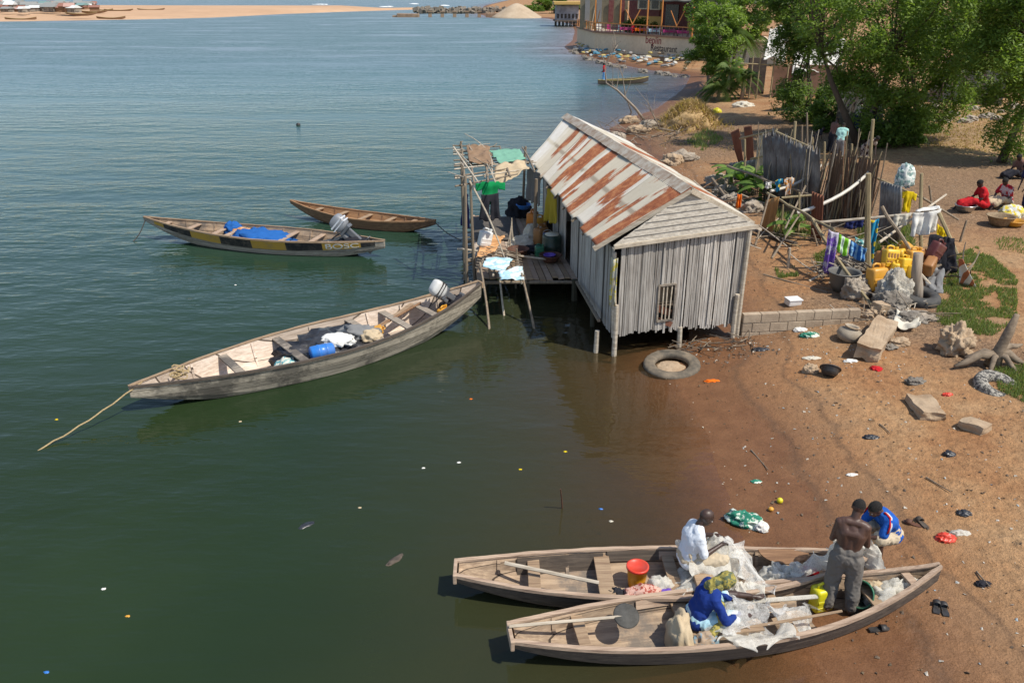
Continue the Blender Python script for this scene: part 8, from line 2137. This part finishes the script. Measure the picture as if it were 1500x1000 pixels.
def wall_text(s, size, q, z, mat, name):
 vs, fs = text_mesh(s, size, .01); d = (w2 - w1).xy.to_3d().normalized(); nr = Vector((d.y, -d.x, 0)); c = w1.lerp(w2, q).xy.to_3d() + V3(0, 0, z) + nr * .02
 return mesh_obj(name, [c + d * p.x + V3(0, 0, p.y) + nr * p.z for p in vs], fs, mat, re)
wall_text('beplin', 1.25, .64, 1.88, plain('red_letter', (.26, .02, .03), .8), 'lettering')
wall_text('Restaurant', 1.1, .745, 1.08, plain('black_letter', (.03, .018, .02), .8), 'lettering')
def table(label, q, mat, o_):
 c = w1.lerp(w2, q) + V3(0, 1.3 + o_, TZ); r = thing('table', label, 'table', c, .0, 'tables on the restaurant terrace')
 d = MB().bbox((0, 0, .74), (1.5, .8, .05)); d.bbox((0, -.4, .6), (1.5, .02, .28)); mesh_obj('tablecloth', d.v, d.f, M[mat], r, False, True)
 for sx in (-.65, .65):
  for sy in (-.3, .3): d = MB().box((sx, sy, .36), (.06, .06, .7)); mesh_obj('leg', d.v, d.f, M['wood_dark'], r, False, True)
for q, m_, lb in ((.80, 'cl_pink', 'table with a pink cloth under the second brace'), (.93, 'cl_pink', 'table with a pink cloth nearest the palms'), (.66, 'cl_ltblue', 'table with a pale blue cloth above the restaurant lettering'), (.36, 'cl_pink', 'table with a pink cloth at the middle of the terrace'), (.52, 'cl_orange', 'table with an orange cloth left of the lettering')): table(lb, q, m_, 0)
def chair(label, q, mat, o_, rz):
 c = w1.lerp(w2, q) + V3(0, o_, TZ); r = thing('chair', label, 'chair', c, rz, 'chairs on the restaurant terrace')
 d = MB().bbox((0, 0, .45), (.46, .46, .05)); mesh_obj('seat', d.v, d.f, M[mat], r, False, True); d = MB().bbox((0, .22, .75), (.46, .05, .55)); mesh_obj('backrest', d.v, d.f, M[mat], r, False, True)
 for sx in (-.2, .2):
  for sy in (-.2, .2): d = MB().box((sx, sy, .22), (.05, .05, .44)); mesh_obj('leg', d.v, d.f, M[mat], r, False, True)
for q, m_, lb, rz in ((.05, 'cl_white', 'white chair at the corner of the terrace', .4), (.09, 'cl_white', 'second white chair beside the terrace corner', 1.2), (.17, 'cl_pink', 'pink chair near the terrace corner', .2), (.30, 'cl_ltblue', 'pale blue chair at the middle of the terrace', 2.0), (.44, 'cl_red', 'red chair left of the first brace', .3), (.60, 'cl_ltblue', 'pale blue chair beside the pale blue table', 1.4), (.73, 'cl_white', 'white chair beside the pink table', .6)): chair(lb, q, m_, .9, rz)
hb_ = w1.lerp(w2, .58) + V3(0, 6.5, TZ)
tree('hedge_bush', 'clipped green bush standing on the terrace', hb_, [[hb_, hb_ + V3(0, 0, .6), hb_ + V3(.1, 0, .9)]], [((hb_.x, hb_.y, hb_.z + 1.0), (2.3, .8, .6))], 20, 150, .16, .5, .7, 'leaf_dark', 77, trunk_r=.06)
kinds = [('sack_white', 'white'), ('sack_yellow', 'yellow'), ('sack_grey', 'grey'), ('sack_blue', 'blue'), ('sack_brown', 'brown')]
protos = {}
line = [P(832, 71, .2), P(862, 84, .3), P(900, 94, .3), P(960, 104, .3), P(1008, 109, .3)]
foot = [w0, w0.lerp(w1, .8), w1.lerp(w2, .3), w1.lerp(w2, .7), w2]
for i in range(120):
 q = random.random() * 4; k = min(int(q), 3); up_ = .35 + .65 * random.random()
 p = line[k].lerp(line[k + 1], q - k).lerp(foot[k].lerp(foot[k + 1], q - k), up_ * .95); p.z = max(hz(p.x, p.y), .0) + up_ * .45 - .05
 kk = random.choices(range(5), [.36, .24, .22, .12, .06])[0] if k != 1 else random.choices(range(5), [.15, .1, .25, .45, .05])[0]
 mt, cn = kinds[kk]
 if mt not in protos:
  o = recenter(lump((0, 0, 0), (.62, .36, .42), 150 + kk, .2, 1.5, 3, .5).build('sandbag', M[mat_] if False else M[mt], None, True)); protos[mt] = o
 else: o = protos[mt].copy(); COL.objects.link(o)
 o.location = p; o.rotation_euler = (random.uniform(-.2, .2), random.uniform(-.2, .2), random.uniform(0, 3.1)); s_ = random.uniform(.45, .75); o.scale = (s_, s_, s_ * .85)
 tag(o, cn + ' sandbag in the row piled along the foot of the restaurant wall', 'sandbag', cn + ' sandbags under the restaurant wall')
proto_r = None
for i in range(34):
 q = random.random() * 4; k = min(int(q), 3); p = line[k].lerp(line[k + 1], q - k) + V3(random.uniform(-.4, .4), random.uniform(-1.2, 1.0), 0); p.z = max(hz(p.x, p.y), 0) - .12
 if proto_r is None: o = proto_r = recenter(lump((0, 0, 0), (.5, .42, .45), 171, .35, 1.7, 3, .5).build('shore_stone', M['rock_dark'], None, False))
 else: o = proto_r.copy(); COL.objects.link(o)
 o.location = p; o.rotation_euler = (0, 0, random.uniform(0, 6)); s_ = random.uniform(.5, 1.1); o.scale = (s_, s_, s_)
 tag(o, 'dark stone at the water line below the restaurant sandbags', 'stone', 'dark stones below the sandbags')

sb = G(1105, 150); Ys = sb.y
sk = thing('shack', 'brown stick shack half hidden behind palms with a white tarpaulin roof', 'shack', sb)
a, b = Vector((PY(1128, 150, Ys + 2).x, Ys + 2, 0)), Vector((PY(1225, 150, Ys + 1).x, Ys + 1, 0)); zg = hz(a.x, a.y)
wallbox(a, b, zg, zg + 2.3, .2, mk('shack_wall', (.26, .15, .10), (.16, .09, .06), 1.5), 'wall', sk)
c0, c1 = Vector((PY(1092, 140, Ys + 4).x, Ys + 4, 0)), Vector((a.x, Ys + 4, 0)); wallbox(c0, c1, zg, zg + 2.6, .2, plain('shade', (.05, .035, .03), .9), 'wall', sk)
for x in (1097, 1108, 1128, 1150): p = PY(x, 140, Ys + 1.2); MB().pole((p.x, p.y, zg), (p.x, p.y, zg + 2.9), .06, .05, 6, .01).build('post', M['bamboo'], sk)
MB().pole(PY(1085, 93, Ys + 1.2), PY(1160, 95, Ys + 1.2), .05, .05, 6, .01).build('rail', M['bamboo'], sk)
def tarp(label, pts, seed):
 o = sheet('tarpaulin', label, 'tarpaulin', pts, M['cl_white'], .25, 18, seed, fr=1.2); return o
tarp('white tarpaulin hanging over the front of the stick shack', [wp(1118, 92, Ys + .8), wp(1149, 92, Ys + .8), wp(1158, 42, Ys + 1.6), wp(1128, 44, Ys + 1.6)], 3)
tarp('white tarpaulin showing through the dark tree', [wp(1160, 110, Ys + 1.2), wp(1232, 108, Ys + 1.2), wp(1238, 62, Ys + 2.6), wp(1165, 66, Ys + 2.6)], 5)
wl_ = Vector((PY(1222, 190, Yb + 4).x, Yb + 4, 0)); wr_ = Vector((PY(1290, 190, Yb + 4).x, Yb + 4, 0)); z_ = hz(wl_.x, wl_.y)
o = recenter(boards(wl_, wr_, z_ - .1, z_ + 2.6, M['grey_sheet'], 'sheet_fence', .2, None, .05)); tag(o, 'grey sheet wall in the shade behind the cream shirt', 'wall')
wl_ = Vector((PY(1360, 140, Yb + 16).x, Yb + 16, 0)); wr_ = Vector((PY(1470, 140, Yb + 14).x, Yb + 14, 0)); z_ = hz(wl_.x, wl_.y)
o = recenter(boards(wl_, wr_, z_ - .1, z_ + 2.2, M['grey_sheet'], 'sheet_fence', .4, None, .05)); tag(o, 'long grey sheet wall beyond the litter on the right', 'wall')
for i in range(14):
 q = G(1340 + 11 * i + random.uniform(-6, 6), 172 + random.uniform(-14, 8)); s_ = random.uniform(.3, .6)
 if i == 0: o = pr_ = recenter(lump((0, 0, 0), (.6, .5, .5), 190, .4, 1.8, 3, .4).build('rubble_stone', M['rock'], None, False))
 else: o = pr_.copy(); COL.objects.link(o)
 o.location = q; o.rotation_euler = (0, 0, random.uniform(0, 6)); o.scale = (s_ * 1.4, s_ * 1.4, s_); tag(o, 'pale rubble stone in the heap before the long grey wall', 'stone', 'rubble stones before the long grey wall')

# ------------------------------------------------------------------ far shore
yb = thing('stilt_house', 'far yellow-roofed house standing on stilts over the water', 'house', P(846, 36, .2))
yc = P(832, 38, .2); S_ = yc.y / 115
zf = PY(832, 30, yc.y).z; zt = PY(832, 3, yc.y).z
hw = PY(848, 20, yc.y).x - PY(815, 20, yc.y).x
x0 = PY(815, 20, yc.y).x
MB().bbox((x0 + hw / 2, yc.y + 4, (zf + zt - .8) / 2), (hw, 7, zt - zf - .8), None, .05).build('wall', mk('far_wall', (.36, .33, .33), (.18, .16, .17), .7), yb)
MB().bbox((x0 + hw / 2, yc.y + 3.6, zt - .3), (hw * 1.25, 9, .7), None, .1).build('roof', yl, yb)
MB().bbox((x0 + hw / 2, yc.y + 3.0, zf - .15), (hw * 1.15, 9, .3), None, .05).build('platform', M['wood_dark'], yb)
for i in range(7):
 for j in (0, 5): p = Vector((x0 + hw * i / 6, yc.y + j, 0)); MB().pole(p + V3(0, 0, -1), p + V3(0, 0, zf), .16, .15, 6).build('stilt', M['pole_wet'], yb)
for i in range(6): c = x0 + hw * (i + .5) / 6; MB().box((c, yc.y + .46, zf + .9), (hw * .09, .1, 1.0)).build('window', dkg, yb)
sp_ = P(760, 27, 0); single(MB().lathe([(9.5, -.6), (7.4, .6), (5.2, 1.9), (3.2, 3.1), (1.6, 3.9), (.5, 4.25), (.01, 4.3)], 30, Matrix.Translation((PY(757, 27, sp_.y).x, sp_.y + 5, 0))), 'sand_heap', mk('sand_heap_m', (.46, .36, .25), (.36, .27, .18), .3), 'pale sand heap at the far shore by the jetty stubs', 'sand heap', smooth=True)
jm = mk('jetty', (.34, .23, .15), (.2, .13, .085), .8)
j0 = P(598, 25.5, 0)
single(MB().bbox((PY(598, 25, j0.y).x, j0.y, .3), (7.2, 3, 1.6), rot3(0, .02, 0), .2).bbox((PY(585, 25, j0.y).x, j0.y + .5, .1), (4.5, 2.0, .9), None, .2), 'jetty_end', jm, 'brown broken end of the old jetty far out in the water', 'jetty')
single(MB().bbox((PY(722, 25, j0.y).x, j0.y + 1, .4), (4.6, 3, 1.8), None, .2), 'jetty_end', jm, 'brown broken end of the old jetty beside the sand heap', 'jetty')
for i, x in enumerate((630, 648, 666, 684, 702)):
 q = PY(x, 25, j0.y); d = MB().bbox((q.x, q.y, .5), (1.1, 1.1, 2.6), None, .1).bbox((q.x, q.y, 1.7), (1.5, 1.5, .4), None, .08)
 single(d, 'jetty_stub', jm, 'old brown jetty pillar ' + ('nearest the outer jetty end', 'second from the outer jetty end', 'in the middle of the row of five', 'second from the sand heap', 'nearest the sand heap') [i], 'pillar', 'jetty pillars')
bw_ = MB()
for i in range(260):
 x = random.uniform(608, 752); Yq = P(700, 19.5, 0).y + random.uniform(-12, 26); q = PY(x, 19, Yq); s_ = random.uniform(.6, 1.5)
 bw_.box((q.x, q.y, random.uniform(.0, 1.5)), (s_ * 1.5, s_, s_), rot3(random.uniform(-.5, .5), random.uniform(-.5, .5), random.uniform(0, 3)))
bw_.box((PY(680, 19, P(700, 19.5, 0).y + 8).x, P(700, 19.5, 0).y + 8, -.2), (PY(752, 19, 290).x - PY(612, 19, 290).x, 26, .8))
single(bw_, 'rubble_bar', mk('rubble', (.24, .20, .15), (.12, .10, .08), .4), 'dark rubble bar running out behind the jetty pillars', 'breakwater')
for i, (x, y, Y_, rx, rz_, lb) in enumerate(((812, 12, 300, 4.5, 5.5, 'far tree left of the yellow-roofed house'), (778, 16, 330, 4.0, 2.2, 'low far bush behind the sand heap'), (865, 6, 230, 9, 4, 'far tree over the yellow-roofed house'), (795, 10, 340, 4.0, 3.8, 'small far tree behind the far shore bushes'))):
 q = PY(x, y, Y_); g0 = Vector((q.x, q.y, .8))
 tree('far_tree', lb, g0, [[g0, Vector((q.x, q.y, q.z * .6 + .4)), q]], [(tuple(q), (rx, 3.5, rz_ * .75)), ((q.x + rx * .5, q.y, q.z - rz_ * .3), (rx * .6, 3, rz_ * .5))], 26, 110, .5, 1.2, 2.0, 'leaf_dark', 60 + i, trunk_r=.3, group='trees on the far shore')
g = random.Random(9)
vm = [(plain('hut_pink', (.42, .26, .22), .8), 'pinkish'), (plain('hut_grey', (.24, .25, .24), .8), 'grey'), (plain('hut_rust', (.25, .11, .08), .8), 'rust'), (plain('hut_white', (.62, .64, .62), .8), 'white'), (plain('hut_teal', (.16, .28, .27), .8), 'greenish')]
hp = {}
for i in range(110):
 px = g.uniform(-60, 108) if i < 96 else g.uniform(100, 140); Y_ = g.uniform(270, 400); q = PY(px, 15, Y_); kk = g.choices(range(5), [.2, .34, .2, .12, .14])[0]; mt, cn = vm[kk]
 if kk not in hp:
  r = thing('far_hut', cn + ' roofed hut in the fishing village on the sandbar', 'hut', (0, 0, 0), 0, cn + ' huts on the sandbar')
  d = MB().box((0, 0, .9), (3.4, 3, 1.8)); mesh_obj('wall', d.v, d.f, M['wood_grey'] if kk % 2 else M['wood_brown'], r, False, True)
  d = MB(); d.v = [V3(-2, -1.9, 1.7), V3(2, -1.9, 1.7), V3(2, 1.9, 1.7), V3(-2, 1.9, 1.7), V3(-2, 0, 2.7), V3(2, 0, 2.7)]; d.f = [(0, 1, 5, 4), (2, 3, 4, 5), (0, 4, 3), (1, 2, 5), (0, 3, 2, 1)]; mesh_obj('roof', d.v, d.f, mt, r, False, True); hp[kk] = r
 else: r = copy_tree(hp[kk])
 r.location = (q.x, q.y, 1.7); r.rotation_euler = (0, 0, g.uniform(-.6, .6)); s_ = g.uniform(.6, 1.15); r.scale = (s_ * g.uniform(.8, 1.4), s_, s_ * g.uniform(.7, 1.1))
fbm = wood('far_boat', (.42, .36, .2), (.2, .17, .1), 0)
fp = None
for i, (px, py, ln, lb) in enumerate(((118, 19.5, 9, 'beached canoe on the sandbar nearest the village'), (136, 17, 10, 'dark canoe on the sandbar just right of the village'), (152, 14.8, 7, 'small canoe higher on the sandbar'), (173, 15.2, 10, 'pale canoe alone on the sandbar'), (221, 14.2, 10, 'canoe lying farthest along the sandbar'), (28, 20, 9, 'canoe at the water edge before the village'), (162, 19.2, 9, 'canoe at the water edge right of the village'))):
 q = P(px, py + 10, 0) if False else PY(px, py, 255 + 12 * (20 - py)); 
 cx = Canoe('far_canoe', lb, (q.x - ln / 2, q.y, 1.5 if i not in (5, 6) else .9), (q.x + ln / 2, q.y + g.uniform(-1, 1), 1.6 if i not in (5, 6) else 1.0), 1.7, .03, .05, 1.15 if i not in (5, 6) else .5, .5 if i not in (5, 6) else -.1, 1.2 if i not in (5, 6) else .4, 1.2 if i not in (5, 6) else .4, 2, ('wood_tan', 'wood_brown', 'sack_yellow'), 'canoes on the sandbar')
 zs = .9 + .6 * (i not in (5, 6)); cx.root.location.z = .55 if i not in (5, 6) else 0
sf = MB()
for (x0, x1, y0) in ((458, 480, 7.2), (604, 609, 6.5), (647, 654, 8.8), (560, 575, 10.5)):
 a, b = P(x0, y0, 0), P(x1, y0, 0)
 for i in range(9):
  q = a.lerp(b, random.random()) + V3(0, random.uniform(-6, 6), 0); sf.ball((q.x, q.y, .1), (random.uniform(1, 3), random.uniform(.8, 2), random.uniform(.15, .4)), 8, 5)
tag(sf.build('surf', plain('foam', (.8, .82, .82), .8), None, True), 'white surf breaking beyond the tip of the sandbar', 'surf', kind='stuff')
fq = P(437, 184, 0); single(MB().ball((fq.x, fq.y, .05), (.14, .14, .12), 10, 8), 'float', M['black'], 'small dark float bobbing in the open lagoon', 'float', smooth=True)
